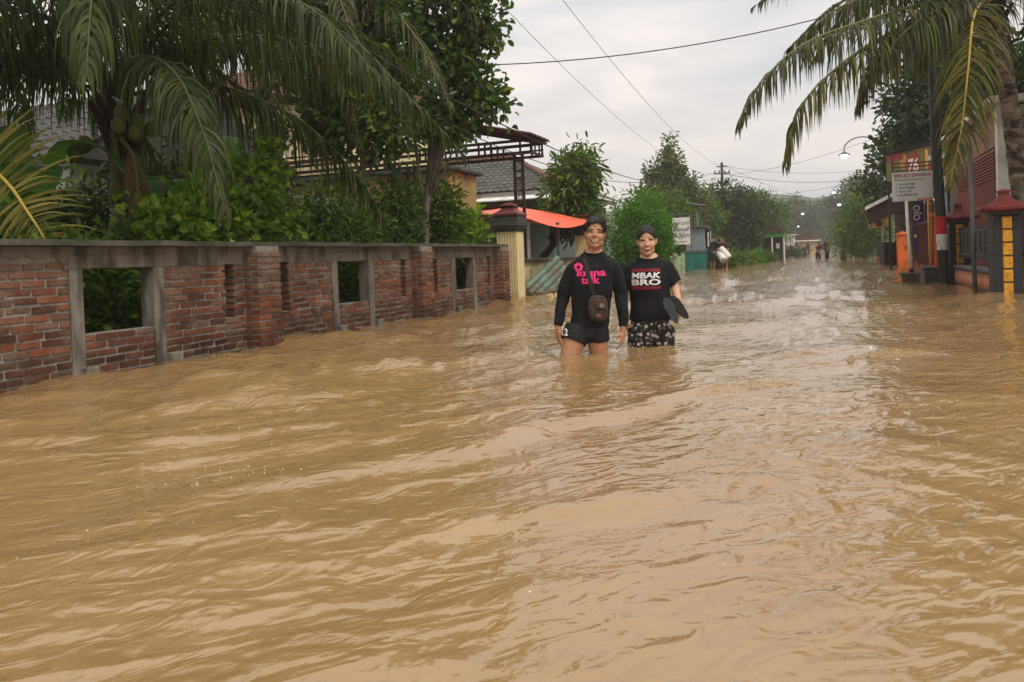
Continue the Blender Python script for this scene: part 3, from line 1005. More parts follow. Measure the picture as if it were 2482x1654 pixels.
# low wall with slits between the columns
def low_wall():
    t = thing('low_wall', 'low cream wall with narrow slits and dark coping between the gate columns', 'wall', (-5.85, 17, 0))
    sl = [(15.75, 15.85), (17.0, 17.1), (18.25, 18.35)]
    def w(b):
        y = 15.0
        for a, c in sl:
            b.box(-5.95, -5.80, y, a, -0.6, 0.80)
            b.box(-5.948, -5.802, a, c, -0.6, 0.30)
            b.box(-5.948, -5.802, a, c, 0.62, 0.80)
            y = c
        b.box(-5.95, -5.80, y, 20.02, -0.6, 0.80)
    part('wall', M_olive, t, w)
    part('coping', M_darkcap, t, lambda b: b.box(-6.02, -5.72, 15.0, 20.02, 0.803, 0.86), bevel=0.01)
    for y in (15.5, 18.0):
        part('iron_post', M_steel, t, lambda b: b.box(-5.9, -5.83, y - 0.035, y + 0.035, 0.862, 1.72))
low_wall()

# coral tarpaulin stretched over the gateway
def tarp():
    m = mat('coral_tarpaulin', lin(236, 112, 84), lin(224, 98, 74), 3, 0.6, 0.1, 8)
    t = bpy.data.objects
    n = 16
    A, B, Cc, Dd = Vector((-5.62, 15.35, 1.70)), Vector((-5.55, 20.0, 1.80)), Vector((-7.9, 20.2, 2.35)), Vector((-7.6, 15.0, 2.05))
    vs, fs = [], []
    for i in range(n):
        for j in range(n):
            u, v = i / (n - 1), j / (n - 1)
            p = A.lerp(B, u).lerp(Dd.lerp(Cc, u), v)
            p.z -= 0.26 * math.sin(math.pi * u) * (1 - v * 0.4) * 0.7 + 0.03 * math.sin(9 * u + 4 * v) * math.sin(math.pi * v)
            vs.append(p)
    for i in range(n - 1):
        for j in range(n - 1):
            a = i * n + j
            fs.append((a, a + 1, a + n + 1, a + n))
    vs2 = vs + [p - Vector((0, 0, 0.006)) for p in vs]
    fs2 = fs + [tuple(len(vs) + k for k in reversed(f)) for f in fs]
    o = MB().add(vs2, fs2).build('tarpaulin', m, smooth=True, fix=False)
    props(o, 'coral red tarpaulin sagging over the gateway between the cream columns', 'tarpaulin')
tarp()

# collapsed corrugated sheet, planks and rubble at the gateway
M_greensheet = mat('green_corrugated', lin(112, 130, 112), lin(84, 106, 94), 3, 0.6, 0.1, 20, stain=lin(96, 84, 68), stain_scale=2.2, stain_amt=(0.48, 0.62))
def corrugated():
    n = 37
    A, along, across = Vector((-5.55, 15.05, 0.16)), Vector((0.25, 1.45, 0.62)), Vector((0.42, 0.28, -0.62))
    nn = along.cross(across).normalized()
    vs = []
    for e in (0, 1):
        for k in range(n):
            s = k / (n - 1)
            vs.append(A + along * e + across * (s - 0.25) + nn * 0.022 * math.sin(k * math.pi / 3))
    vs += [v - nn * 0.006 for v in vs]
    fs = []
    for k in range(n - 1):
        fs += [(k, k + 1, n + k + 1, n + k), (2 * n + k, 3 * n + k, 3 * n + k + 1, 2 * n + k + 1), (k, 2 * n + k, 2 * n + k + 1, k + 1), (n + k, n + k + 1, 3 * n + k + 1, 3 * n + k)]
    o = MB().add(vs, fs).build('corrugated_sheet', M_greensheet, fix=False)
    props(o, 'green corrugated metal sheet leaning crookedly by the cream column', 'metal sheet')
corrugated()
M_plank = mat('wet_plank', lin(112, 92, 72), lin(88, 72, 56), 6, 0.85, 0.3, 30, stretch=(1, 6, 6))
def plank(a, b, w, h, label):
    o = MB().bar(a, b, w, h).build('plank', M_plank, bevel=0.006)
    props(o, label, 'plank', 'loose planks washed up at the gateway')
plank((-5.35, 15.0, 0.12), (-4.8, 16.9, 0.26), 0.2, 0.05, 'wet plank lying flat under the green corrugated sheet')
plank((-5.5, 16.1, 0.86), (-4.95, 16.95, 0.2), 0.05, 0.05, 'thin dark batten poking up past the corrugated sheet')
M_stone = mat('rubble_stone', lin(118, 98, 80), lin(86, 72, 60), 6, 0.9, 0.6, 20)
for k, (x, y, s, lb) in enumerate(((-5.3, 15.2, 0.2, 'dark wet stone under the plank beside the cream column'), (-5.05, 15.8, 0.17, 'brown stone under the middle of the washed up plank'),
                               (-4.92, 16.5, 0.19, 'brown stone under the far end of the washed up plank'), (-4.75, 16.95, 0.16, 'small stone at the open end of the rubble row'))):
    b = MB().ball((x, y, 0.02), (s, s * 1.4, 0.15), 10, 6)
    b.v = [(vx + 0.03 * math.sin(vx * 40 + k), vy + 0.03 * math.sin(vz * 50 + k * 2), vz + 0.02 * math.sin(vy * 37)) for vx, vy, vz in b.v]
    props(b.build('stone', M_stone), lb, 'stone', 'stones under the washed up plank')
def plant_pot():
    t = thing('plant_pot', 'dark empty plant pot in front of the low cream wall', 'pot', (-5.4, 18.3, 0))
    part('bowl', M_darkcap, t, lambda b: b.tube([(-5.4, 18.3, -0.1), (-5.4, 18.3, 0.28), (-5.4, 18.3, 0.3), (-5.4, 18.3, 0.34)], [0.12, 0.17, 0.22, 0.22], 16))
    part('soil', M_soil, t, lambda b: b.tube([(-5.4, 18.3, 0.335), (-5.4, 18.3, 0.35)], 0.19, 16))
plant_pot()
# foam where the current breaks at the gateway
def foam():
    m = mat('foam_water', lin(214, 188, 140), lin(190, 160, 108), 12, 0.5, 0.4, 40)
    b = MB()
    for k in range(60):
        a = random.uniform(0, 1)
        c = Vector((-5.3 + 0.55 * a, 14.75 + 0.55 * a + random.gauss(0, 0.1), 0.02 + 0.09 * math.sin(math.pi * a) * random.random()))
        b.ball(c, (random.uniform(.03, .07), random.uniform(.03, .07), random.uniform(.015, .035)), 7, 4)
    o = b.build('foam', m, smooth=True)
    props(o, 'pale foam splashing at the foot of the cream column', 'foam', kind='stuff')
foam()

# ------------------------------------------------------------------ vegetation
M_bark = mat('grey_bark', lin(122, 112, 98), lin(84, 76, 66), 9, 0.95, 0.8, 30, stretch=(1, 1, 0.4), stain=lin(62, 66, 50), stain_scale=3)
M_darkbark = mat('dark_bark', lin(70, 60, 50), lin(48, 42, 36), 8, 0.95, 0.8, 30, stretch=(1, 1, 0.4))
M_palmbark = mat('palm_trunk', lin(150, 136, 118), lin(96, 82, 68), 5, 0.95, 0.9, 22, stain=lin(52, 42, 36), stain_scale=3.2, stain_amt=(0.46, 0.58), stretch=(1, 1, 2.2))
M_fibre = mat('palm_fibre', lin(74, 52, 36), lin(46, 34, 26), 14, 0.95, 0.8, 40)
M_petiole = mat('palm_petiole', lin(112, 112, 52), lin(86, 90, 44), 4, 0.55, 0.2, stretch=(1, 1, 1))
M_petiole_d = mat('palm_petiole_dark', lin(74, 80, 42), lin(56, 62, 34), 4, 0.6, 0.2)
M_petiole_y = mat('palm_petiole_yellow', lin(186, 158, 62), lin(160, 138, 56), 4, 0.55, 0.2)
L_palm = leaf_mat('palm_leaf_dark', (0.0205, 0.0346, 0.0081), (0.0717, 0.0929, 0.0180), (0.2432, 0.2052, 0.0405), 0.42, 0.45, 0.4)
L_palm2 = leaf_mat('palm_leaf_yellowing', (0.045, 0.05, 0.012), (0.15, 0.16, 0.032), (0.36, 0.29, 0.075), 0.4, 0.42, 0.45)
L_palm3 = leaf_mat('palm_leaf_mixed', (0.042, 0.032, 0.013), (0.074, 0.098, 0.018), (0.26, 0.235, 0.05), 0.35, 0.42, 0.45)
L_jack = leaf_mat('jackfruit_leaf', (0.0205, 0.0454, 0.0117), (0.0640, 0.1188, 0.0234), (0.2176, 0.2700, 0.0450), 0.4, 0.33, 0.6)
L_bright = leaf_mat('fresh_leaf', (0.0512, 0.1026, 0.0126), (0.1408, 0.2484, 0.0270), (0.3456, 0.4320, 0.0540), 0.45, 0.38, 0.45)
L_shrub = leaf_mat('shrub_leaf', (0.0230, 0.0486, 0.0108), (0.0640, 0.1188, 0.0207), (0.1792, 0.2376, 0.0405), 0.42, 0.45, 0.4)
L_dark = leaf_mat('dark_leaf', (0.0154, 0.0302, 0.0090), (0.0358, 0.0648, 0.0162), (0.0896, 0.1188, 0.0270), 0.3, 0.4, 0.45)
L_bush = leaf_mat('lime_bush_leaf', (0.035, 0.10, 0.012), (0.08, 0.20, 0.022), (0.17, 0.32, 0.045), 0.45, 0.45, 0.4)
L_pale = leaf_mat('pale_conical_leaf', (0.055, 0.075, 0.025), (0.12, 0.145, 0.05), (0.21, 0.22, 0.085), 0.4, 0.5, 0.35)
L_mid = leaf_mat('roadside_leaf', (0.0333, 0.0670, 0.0126), (0.0832, 0.1512, 0.0234), (0.2176, 0.2700, 0.0432), 0.42, 0.45, 0.4)
L_banana = leaf_mat('banana_leaf', (0.03, 0.08, 0.014), (0.08, 0.18, 0.03), (0.19, 0.28, 0.06), 0.5, 0.35, 0.5)

def leaf_mesh(P, T, Nn, Lr, Wr, fold=0.25, curl=0.12):
    """oval leaves: base P, direction T, facing Nn"""
    T = unit(T)
    B = unit(np.cross(Nn, T))
    Nn = np.cross(T, B)
    L, W = Lr[:, None], Wr[:, None]
    up = Nn * (fold * W)
    v = np.stack([P, P + T * L * 0.32 + B * W * 0.42 + up, P + T * L * 0.72 + B * W * 0.46 + up - Nn * curl * L * 0.4,
                  P + T * L - Nn * curl * L, P + T * L * 0.72 - B * W * 0.46 + up - Nn * curl * L * 0.4, P + T * L * 0.32 - B * W * 0.42 + up], 1)
    n = len(P)
    b = np.arange(n)[:, None] * 6
    f = np.concatenate([b + np.array([[0, 1, 2, 3]]), b + np.array([[0, 3, 4, 5]])], 0)
    return v.reshape(-1, 3), f

def leaf_cloud(blobs, n, L, W, clump=14, spread=0.16, up=0.55, droop=0.1, shell=0.55, bright=0.12, rg=None, out=0.8, xmax=None):
    """leaves gathered in clumps through several ellipsoids; returns verts, faces, tint, clump centres"""
    rg = rg or rng
    vols = np.array([r[0] * r[1] * r[2] for _, r in blobs]) ** 0.75
    share = vols / vols.sum()
    Vs, Fs, Ts, cl, base = [], [], [], [], 0
    for (c, r), sh in zip(blobs, share):
        c, r = np.array(c, float), np.array(r, float)
        k = max(1, int(n * sh / clump))
        d = unit(rg.normal(size=(k, 3)))
        rad = rg.random(k)[:, None] ** shell
        lump = 1 + 0.28 * (rg.random(k)[:, None] - 0.5)
        cc = c + d * r * rad * lump
        cl.append(cc)
        ct = rg.random(k)                       # each clump has its own age
        m = k * clump
        idx = np.repeat(np.arange(k), clump)
        off = np.clip(rg.normal(size=(m, 3)), -1.9, 1.9) * spread * rg.uniform(0.6, 1.4, size=(k, 1))[idx]
        P = cc[idx] + off
        if xmax is not None:
            P[:, 0] = np.where(P[:, 2] < 1.35, np.minimum(P[:, 0], xmax - 0.2 * rg.random(m)), P[:, 0])
        outd = unit(off + d[idx] * spread * out)
        T = unit(outd + rg.normal(size=(m, 3)) * 0.45 + np.array([0, 0, -droop]))
        Nn = unit(rg.normal(size=(m, 3)) * 0.55 + np.array([0, 0, up]) + d[idx] * 0.35)
        sc = rg.uniform(0.65, 1.25, m)
        v, f = leaf_mesh(P, T, Nn, L * sc, W * sc)
        tint = np.clip(0.18 + 0.5 * rg.random(m) * (0.5 + ct[idx]) + bright * (rg.random(m) < 0.25) * 2, 0, 1)
        young = (ct[idx] > 0.86) & (rg.random(m) < 0.75)
        tint = np.where(young, np.clip(0.72 + 0.28 * rg.random(m), 0, 1), tint)
        Vs.append(v); Fs.append(f + base); base += len(v)
        Ts.append(np.concatenate([tint, tint]))
    return np.concatenate(Vs), np.concatenate(Fs), np.concatenate(Ts), np.concatenate(cl)

def crown_obj(name, blobs, n, L, W, m, parent, **k):
    v, f, t, cl = leaf_cloud(blobs, n, L, W, **k)
    off = np.array(wloc(parent)) if parent is not None else 0
    me = np_mesh(name, v - off, f, t)
    me.materials.append(m)
    return link_mesh(name, me, parent), cl

def tree(name, label, base, blobs, n, L, W, lm, bark=None, trunk=None, r0=0.09, fork=None, limbs=10, group=None, cat='tree', twigs=True, **k):
    bark = bark or M_bark
    base = Vector(base)
    t = thing(name, label, cat, base, group)
    cr, cl = crown_obj('crown', blobs, n, L, W, lm, t, **k)
    top = fork or Vector(blobs[0][0])
    mid = trunk or []
    tb = MB()
    pts = curve_pts([base - Vector((0, 0, 0.3))] + [Vector(p) for p in mid] + [Vector(top)], 9)
    tb.tube(pts, list(np.linspace(r0, r0 * 0.55, 9)), 9)
    rs = np.random.default_rng(len(label))
    if twigs:
        for i in rs.choice(len(cl), min(limbs, len(cl)), replace=False):
            s = rs.integers(4, 9)
            a = Vector(pts[s])
            e = Vector(cl[i])
            mid_ = a.lerp(e, 0.5) + Vector(rs.normal(size=3) * 0.08) + Vector((0, 0, 0.1))
            tb.tube(curve_pts([a, mid_, e], 6), list(np.linspace(r0 * 0.45, r0 * 0.1, 6)), 6)
    tb.build('trunk', bark, t, smooth=True)
    return t

def frond_geo(ctrl, leaf_len, n, width=0.035, droop=0.5, rach=0.03, K=5, tint=(0.1, 0.6), start=0.16, upl=0.25, rg=None, ragged=0.06, sidev=None, fw=(0.45, 0.9), noise=0.16):
    """coconut frond: verts, faces (leaflets), tint, rachis points; leaflets hang from both sides of the rachis"""
    rg = rg or rng
    R = curve_pts(ctrl, 40)
    seg = np.linalg.norm(np.diff(R, axis=0), axis=1)
    cum = np.concatenate([[0], np.cumsum(seg)]) / seg.sum()
    s = np.linspace(start, 0.995, n)
    s = np.repeat(s, 2)
    side = np.tile([1.0, -1.0], n)
    s = np.clip(s + rg.normal(size=2 * n) * 0.008, start, 0.998)
    P = np.stack([np.interp(s, cum, R[:, i]) for i in range(3)], 1)
    T = unit(np.gradient(R, axis=0))
    T = unit(np.stack([np.interp(s, cum, T[:, i]) for i in range(3)], 1))
    up = np.array([0, 0, 1.0])
    S = np.cross(T, up)
    bad = np.linalg.norm(S, axis=1) < 0.25
    S0 = np.cross(unit(R[-1] - R[0]) * np.array([1, 1, 0]), up)
    S[bad] = S0
    if sidev is not None:
        S = np.tile(np.array(sidev, float), (len(T), 1)); S = S - T * np.sum(S * T, 1, keepdims=True)
    S = unit(S)
    Nn = np.cross(S, T)
    prof = np.clip(np.sin(np.pi * (0.16 + 0.8 * (s - start) / (1 - start)) ** 0.75), 0.12, 1) ** 0.7
    ln = leaf_len * prof * rg.uniform(0.55, 1.1, 2 * n)
    fwd = fw[0] + fw[1] * ((s - start) / (1 - start)) ** 1.5
    D = unit(S * side[:, None] + T * fwd[:, None] + Nn * upl + rg.normal(size=(2 * n, 3)) * noise)
    keep = rg.random(2 * n) > ragged
    P, D, ln, T = P[keep], D[keep], ln[keep], T[keep]
    m = len(P)
    w0 = width * rg.uniform(0.7, 1.2, m)
    wp = np.array([0.55, 1.0, 0.95, 0.72, 0.4, 0.06])[:K + 1] if K == 5 else np.linspace(1, 0.1, K + 1)
    dr = droop * rg.uniform(0.7, 1.35, m)
    pts, cur, d = [], P.copy(), D.copy()
    verts = np.zeros((m, K + 1, 2, 3))
    tw = unit(np.cross(D, np.cross(T, D)) + rg.normal(size=(m, 3)) * 0.3)   # leaflet blade width direction roughly along rachis
    for k in range(K + 1):
        wv = unit(tw - d * np.sum(tw * d, 1, keepdims=True)) * (w0 * wp[k] / 2)[:, None]
        verts[:, k, 0] = cur - wv
        verts[:, k, 1] = cur + wv
        d = unit(d + np.array([0, 0, -1.0]) * (dr * (0.35 + 0.35 * k))[:, None])
        cur = cur + d * (ln / K)[:, None]
    v = verts.reshape(-1, 3)
    b = np.arange(m)[:, None, None] * (2 * (K + 1)) + np.arange(K)[None, :, None] * 2
    f = (b + np.array([0, 1, 3, 2])).reshape(-1, 4)
    tn = rg.uniform(tint[0], tint[1], m)
    tn = np.repeat(np.clip(tn, 0, 1), K)
    return v, f, tn, R

def frond(ctrl, leaf_len, n, lm, pm, parent, rach=0.03, label=None, **k):
    v, f, tn, R = frond_geo(ctrl, leaf_len, n, rach=rach, **k)
    rb = MB().tube(R, list(np.linspace(rach, 0.004, len(R))), 6)
    rv, rf = np.array([tuple(p) for p in rb.v]), [q for q in rb.f if len(q) == 4]
    off = np.array(wloc(parent))
    V = np.concatenate([v, rv]) - off
    F = np.concatenate([f, np.array(rf) + len(v)])
    me = np_mesh('frond', V, F, np.concatenate([tn, np.full(len(rf), 0.5)]))
    mi = np.zeros(len(F), np.int32); mi[len(f):] = 1
    me.materials.append(lm); me.materials.append(pm)
    me.polygons.foreach_set('material_index', mi)
    o = link_mesh('frond', me, parent)
    if label: o['label'] = label
    return o

def arc_frond(c, az, el, length, sag, tip=0.0):
    """control points of a frond leaving crown centre c at azimuth az (deg, 0=+Y towards +X), elevation el, arching over"""
    a, e = math.radians(az), math.radians(el)
    h = np.array([math.sin(a), math.cos(a), 0])
    pts = []
    for s in (0.0, 0.3, 0.6, 0.82, 1.0):
        x = length * s
        ee = e - sag * s * s
        pts.append((np.array(c) + h * x * math.cos(e - sag * s * 0.55) + np.array([0, 0, x * math.sin(e - sag * s * 0.62)])))
    return pts

def palm(label, base, top, r0, r1, fronds, lm=None, pm=None, nuts=(), nutmat=None, bend=None, collar=True, ringed=False):
    base, top = Vector(base), Vector(top)
    t = thing('coconut_palm', label, 'palm tree', base)
    mid = bend or [base.lerp(top, 0.5)]
    N_ = 40
    pts = curve_pts([base - Vector((0, 0, 0.3))] + list(mid) + [top], N_)
    rad = [r0 + (r1 - r0) * k / (N_ - 1) + (0.014 if k % 2 else 0) * (1 if ringed else 0.6) for k in range(N_)]
    MB().tube(pts, rad, 12).build('trunk', M_palmbark, t, smooth=not ringed)
    if collar:
        b = MB()
        for k in range(14):
            a = k * 2.4
            d = Vector((math.cos(a), math.sin(a), 0))
            p0 = top + d * r1 * 0.8 + Vector((0, 0, -0.55 + 0.05 * k))
            b.tube(curve_pts([p0, p0 + d * 0.1 + Vector((0, 0, 0.3)), p0 + d * 0.24 + Vector((0, 0, 0.55))], 6), [(0.05, 0.09), (0.055, 0.08), (0.05, 0.06), (0.045, 0.05), (0.035, 0.04), (0.03, 0.035)], 8)
        b.build('frond_bases', [M_fibre], t, smooth=True)
    for spec in fronds:
        ctrl, ll, n, kw = spec
        kw = dict(kw)
        frond(ctrl, ll, n, kw.pop('lm', lm), kw.pop('pm', pm), t, **kw)
    for p in nuts:
        part('coconut', nutmat, t, lambda b: b.ball(p, (0.085, 0.085, 0.105), 12, 8), smooth=True)
    return t

# --- main dark palm behind the brick wall
def main_palm():
    c = (-7.95, 7.13, 3.05)
    fr = []
    rg = np.random.default_rng(11)
    for az, el, ln, sag in ((100, 62, 4.2, 1.9), (70, 48, 4.3, 1.7), (135, 58, 4.0, 1.9), (165, 50, 3.9, 1.9), (200, 55, 3.9, 1.9), (232, 60, 3.8, 1.8), (260, 50, 3.8, 1.7),
                            (40, 66, 4.3, 1.7), (10, 60, 4.2, 1.6), (330, 62, 4.2, 1.7), (300, 66, 4.2, 1.7), (118, 30, 3.6, 1.6), (85, 74, 4.5, 1.8), (150, 76, 4.4, 1.9), (185, 34, 3.2, 1.7), (55, 26, 3.4, 1.5), (110, 80, 4.4, 2.0), (175, 70, 4.2, 2.0), (95, 55, 4.4, 1.8)):
        fr.append((arc_frond(c, az, el, ln, sag), 1.05, 140, dict(tint=(0.08, 0.66), droop=rg.uniform(0.5, 1.7), width=0.026, rg=rg, noise=0.2)))
    nuts = [(-7.70, 6.92, 2.78), (-7.60, 7.06, 2.70), (-7.56, 6.98, 2.54), (-7.66, 6.84, 2.62), (-8.28, 6.72, 2.40), (-8.16, 6.66, 2.30), (-8.05, 6.7, 2.42), (-7.5, 7.2, 2.62)]
    t = palm('dark coconut palm with green nuts rising behind the first wall window', (-7.98, 7.1, 0.05), (-7.95, 7.13, 2.6), 0.14, 0.12, fr, L_palm, M_petiole_d, nuts, mat('green_coconut', lin(104, 108, 52), lin(84, 92, 44), 4, 0.5))
    # a cut petiole stub and hanging dry sheath
    part('petiole_stub', M_petiole, t, lambda b: b.tube(curve_pts([(-7.84, 6.93, 1.75), (-7.82, 6.92, 2.1), (-7.9, 6.98, 2.6)], 8), [(0.09, 0.06), (0.085, 0.05), (0.06, 0.04), (0.05, 0.035), (0.05, 0.03), (0.05, 0.03), (0.045, 0.03), (0.04, 0.03)], 8), smooth=True)
    frond([(-7.75, 6.95, 2.5), (-7.45, 6.85, 2.2), (-7.35, 6.8, 1.6), (-7.36, 6.8, 0.9)], 0.6, 50, leaf_mat('dry_frond', (0.09, 0.05, 0.02), (0.2, 0.12, 0.045), (0.3, 0.2, 0.08), 0.35), M_petiole, t, tint=(0.2, 0.8), droop=2.2, upl=0.0, label='dry brown frond hanging down the trunk')
main_palm()

# --- palm at the picture's edge with a yellowing frond over the wall
def edge_palm():
    c = (-8.1, 4.95, 2.7)
    rg = np.random.default_rng(5)
    fr = []
    fr.append(([(-7.75, 4.55, 2.75), (-7.6, 4.75, 2.35), (-7.18, 5.05, 1.83), (-6.95, 5.12, 1.5), (-6.75, 5.18, 1.14), (-6.6, 5.25, 0.7)], 0.78, 80,
               dict(lm=L_palm2, pm=M_petiole_y, tint=(0.35, 0.98), droop=0.12, width=0.03, upl=0.05, sidev=(0.86, 0.36, 0.28), fw=(-0.35, 1.2), noise=0.07, rg=rg, label='large yellow green frond drooping over the wall', start=0.1)))
    for az, el, ln, sag in ((60, 64, 4.0, 1.5), (20, 58, 4.0, 1.6), (90, 72, 4.0, 1.6), (350, 50, 3.6, 1.6), (130, 60, 3.4, 1.7), (170, 50, 3.2, 1.6), (320, 60, 3.8, 1.6)):
        fr.append((arc_frond(c, az, el, ln, sag), 1.0, 125, dict(lm=L_palm, pm=M_petiole, tint=(0.1, 0.6), droop=0.75, width=0.027, rg=rg)))
    palm('coconut palm with a large yellow green frond drooping over the start of the wall', (-8.25, 4.9, 0.05), (-8.1, 4.95, 2.3), 0.15, 0.13, fr, L_palm2, M_petiole_y)
edge_palm()

# --- palm further back with fronds reaching towards the jackfruit trees
def back_palm():
    c = (-9.3, 11.6, 5.35)
    rg = np.random.default_rng(15)
    fr = []
    for az, el, ln, sag in ((100, 40, 4.4, 1.9), (125, 52, 4.3, 2.0), (80, 55, 4.4, 1.8), (150, 44, 4.2, 2.0), (180, 50, 4.2, 2.0), (60, 40, 4.2, 1.7), (205, 40, 4.2, 1.9), (30, 50, 4.2, 1.8), (340, 50, 4.2, 1.8), (230, 50, 4.2, 1.9), (265, 44, 4.0, 1.8), (300, 50, 4.0, 1.8), (112, 15, 3.6, 1.7), (140, 8, 3.4, 1.6), (170, 12, 3.5, 1.6)):
        fr.append((arc_frond(c, az, el, ln, sag), 1.0, 125, dict(tint=(0.05, 0.65), droop=0.6, width=0.028, rg=rg)))
    # young yellow frond
    fr.append(([(-8.6, 11.2, 4.6), (-7.9, 10.9, 4.5), (-7.55, 10.75, 4.15), (-7.5, 10.7, 3.5)], 0.55, 40, dict(lm=L_palm2, pm=M_petiole_y, tint=(0.25, 0.8), droop=0.6, rg=rg, label='small yellowing frond hanging by the carport')))
    palm('taller coconut palm behind the round leaved shrub, fronds over the carport', (-9.5, 11.7, 0.05), (-9.3, 11.6, 4.9), 0.15, 0.11, fr, L_palm3, M_petiole)
back_palm()

# --- jackfruit trees
tree('jackfruit_tree', 'jackfruit tree with forked slim trunk standing by the shed, dark glossy leaves', (-6.95, 10.9, 0.05),
     [((-6.95, 11.0, 3.2), (0.7, 0.65, 0.5)), ((-7.35, 11.2, 4.1), (0.9, 0.8, 0.75)), ((-6.5, 11.2, 4.0), (0.65, 0.6, 0.6)), ((-6.75, 11.3, 5.0), (0.8, 0.7, 0.7)), ((-7.8, 11.1, 3.2), (0.65, 0.6, 0.5)), ((-6.4, 11.0, 2.9), (0.5, 0.45, 0.35)), ((-7.5, 11.3, 5.5), (0.75, 0.7, 0.7)), ((-6.6, 11.4, 6.0), (0.6, 0.6, 0.6)), ((-8.2, 11.4, 4.6), (0.6, 0.6, 0.6))],
     7400, 0.15, 0.085, L_jack, r0=0.07, trunk=[(-6.98, 10.9, 1.5), (-6.9, 10.95, 2.4)], fork=(-6.9, 11.0, 4.6), clump=7, spread=0.095, limbs=22, shell=0.6)
tree('jackfruit_tree', 'taller jackfruit tree against the sky beside the street cables, mottled trunk', (-6.6, 12.5, 0.05),
     [((-6.35, 12.6, 3.5), (0.6, 0.55, 0.4)), ((-5.92, 12.7, 4.25), (0.62, 0.6, 0.55)), ((-5.57, 12.75, 5.1), (0.55, 0.5, 0.6)), ((-6.45, 12.6, 4.7), (0.6, 0.55, 0.6)), ((-5.67, 12.8, 6.0), (0.5, 0.5, 0.55)), ((-5.47, 12.7, 3.7), (0.48, 0.45, 0.35)), ((-6.5, 12.6, 5.8), (0.5, 0.5, 0.6)), ((-5.57, 12.8, 6.9), (0.45, 0.45, 0.45)), ((-5.92, 12.6, 3.3), (0.5, 0.45, 0.3))],
     6400, 0.16, 0.09, L_jack, r0=0.085, trunk=[(-6.62, 12.5, 1.2), (-6.5, 12.5, 2.2)], fork=(-5.9, 12.7, 5.2), clump=7, spread=0.10, limbs=26, shell=0.6)
# --- bright round leaved shrub over the wall
tree('round_leaved_shrub', 'bright green shrub with round leaves leaning over the brick wall', (-6.7, 7.5, 0.05),
     [((-6.65, 7.75, 1.75), (0.42, 0.55, 0.45)), ((-6.6, 7.2, 1.45), (0.45, 0.5, 0.45)), ((-6.55, 8.05, 2.15), (0.25, 0.28, 0.35)), ((-6.65, 6.6, 1.3), (0.4, 0.5, 0.4)), ((-6.7, 8.2, 1.35), (0.4, 0.45, 0.5)), ((-6.5, 7.9, 2.45), (0.1, 0.12, 0.2))],
     3600, 0.105, 0.075, L_bright, r0=0.03, fork=(-6.6, 7.7, 1.9), clump=8, spread=0.085, cat='shrub', limbs=14, up=0.35, shell=0.45, xmax=-6.15)

# --- undergrowth shrubs behind the wall, each its own plant
def shrub(label, base, h, r, n, L, W, lm, name='garden_shrub', seed=0, **k):
    x, y, z = base
    rs = np.random.default_rng(seed + 100)
    bl = [((x + rs.normal() * r * 0.25, y + rs.normal() * r * 0.25, z + h * f), (r * (1 - 0.25 * f), r * (1 - 0.25 * f), h * 0.26)) for f in (0.3, 0.55, 0.78)]
    return tree(name, label, base, bl, n, L, W, lm, bark=M_darkbark, r0=0.025 + 0.01 * h, fork=(x, y, z + h * 0.8), cat='shrub', limbs=8, group='garden shrubs behind the brick wall', xmax=-6.2, **k)
shrub('feathery dark green shrub between the round leaved shrub and first jackfruit trunk', (-6.75, 9.5, 0.05), 2.0, 0.6, 3000, 0.13, 0.032, L_shrub, seed=1, clump=14, spread=0.12)
shrub('feathery light green shrub in front of the first jackfruit trunk', (-6.6, 10.3, 0.05), 2.05, 0.55, 2800, 0.14, 0.03, L_mid, seed=2, clump=14, spread=0.13)
shrub('dense leafy shrub between the two jackfruit trunks', (-6.7, 11.6, 0.05), 2.2, 0.55, 3000, 0.13, 0.05, L_shrub, seed=3, clump=12, spread=0.11)
shrub('leafy shrub beside the second jackfruit trunk near the wall end', (-6.7, 13.2, 0.05), 2.4, 0.55, 3000, 0.15, 0.06, L_mid, seed=4, clump=10, spread=0.11)
shrub('broad leaved shrub behind the last bay of the brick wall', (-6.55, 14.0, 0.05), 1.7, 0.5, 2200, 0.17, 0.085, L_bright, seed=5, clump=8, spread=0.12)
shrub('dark shrub seen through the first wall window', (-6.75, 5.5, 0.05), 1.15, 0.5, 2600, 0.13, 0.05, L_mid, seed=6, clump=10, spread=0.11)
shrub('low dark shrub beside the palm trunk above the wall', (-6.9, 6.3, 0.05), 1.3, 0.45, 2200, 0.10, 0.05, L_shrub, seed=7, clump=10, spread=0.1)
shrub('dark shrub seen through the middle wall window', (-6.8, 9.05, 0.05), 1.5, 0.5, 2400, 0.12, 0.05, L_shrub, seed=8, clump=10, spread=0.11)
shrub('dark shrub seen through the far wall window', (-6.9, 12.6, 0.05), 1.2, 0.5, 2000, 0.12, 0.05, L_dark, seed=9, clump=10, spread=0.11)
shrub('tangled shrub under the yellow frond at the picture edge', (-7.2, 4.4, 0.05), 1.3, 0.6, 2400, 0.14, 0.05, L_shrub, seed=10, clump=10, spread=0.12)
shrub('dusky shrub in front of the grey shed wall', (-7.6, 11.5, 0.05), 1.9, 0.7, 3000, 0.12, 0.04, L_dark, seed=12, clump=12, spread=0.13)
shrub('tall dusky shrub filling the garden behind the dark palm', (-9.6, 8.6, 0.05), 2.6, 1.0, 4200, 0.16, 0.06, L_dark, seed=13, clump=12, spread=0.16)
shrub('dusky shrub deep in the garden near the tiled house', (-11.5, 8.0, 0.05), 2.4, 1.3, 4200, 0.17, 0.07, L_shrub, seed=14, clump=12, spread=0.18)

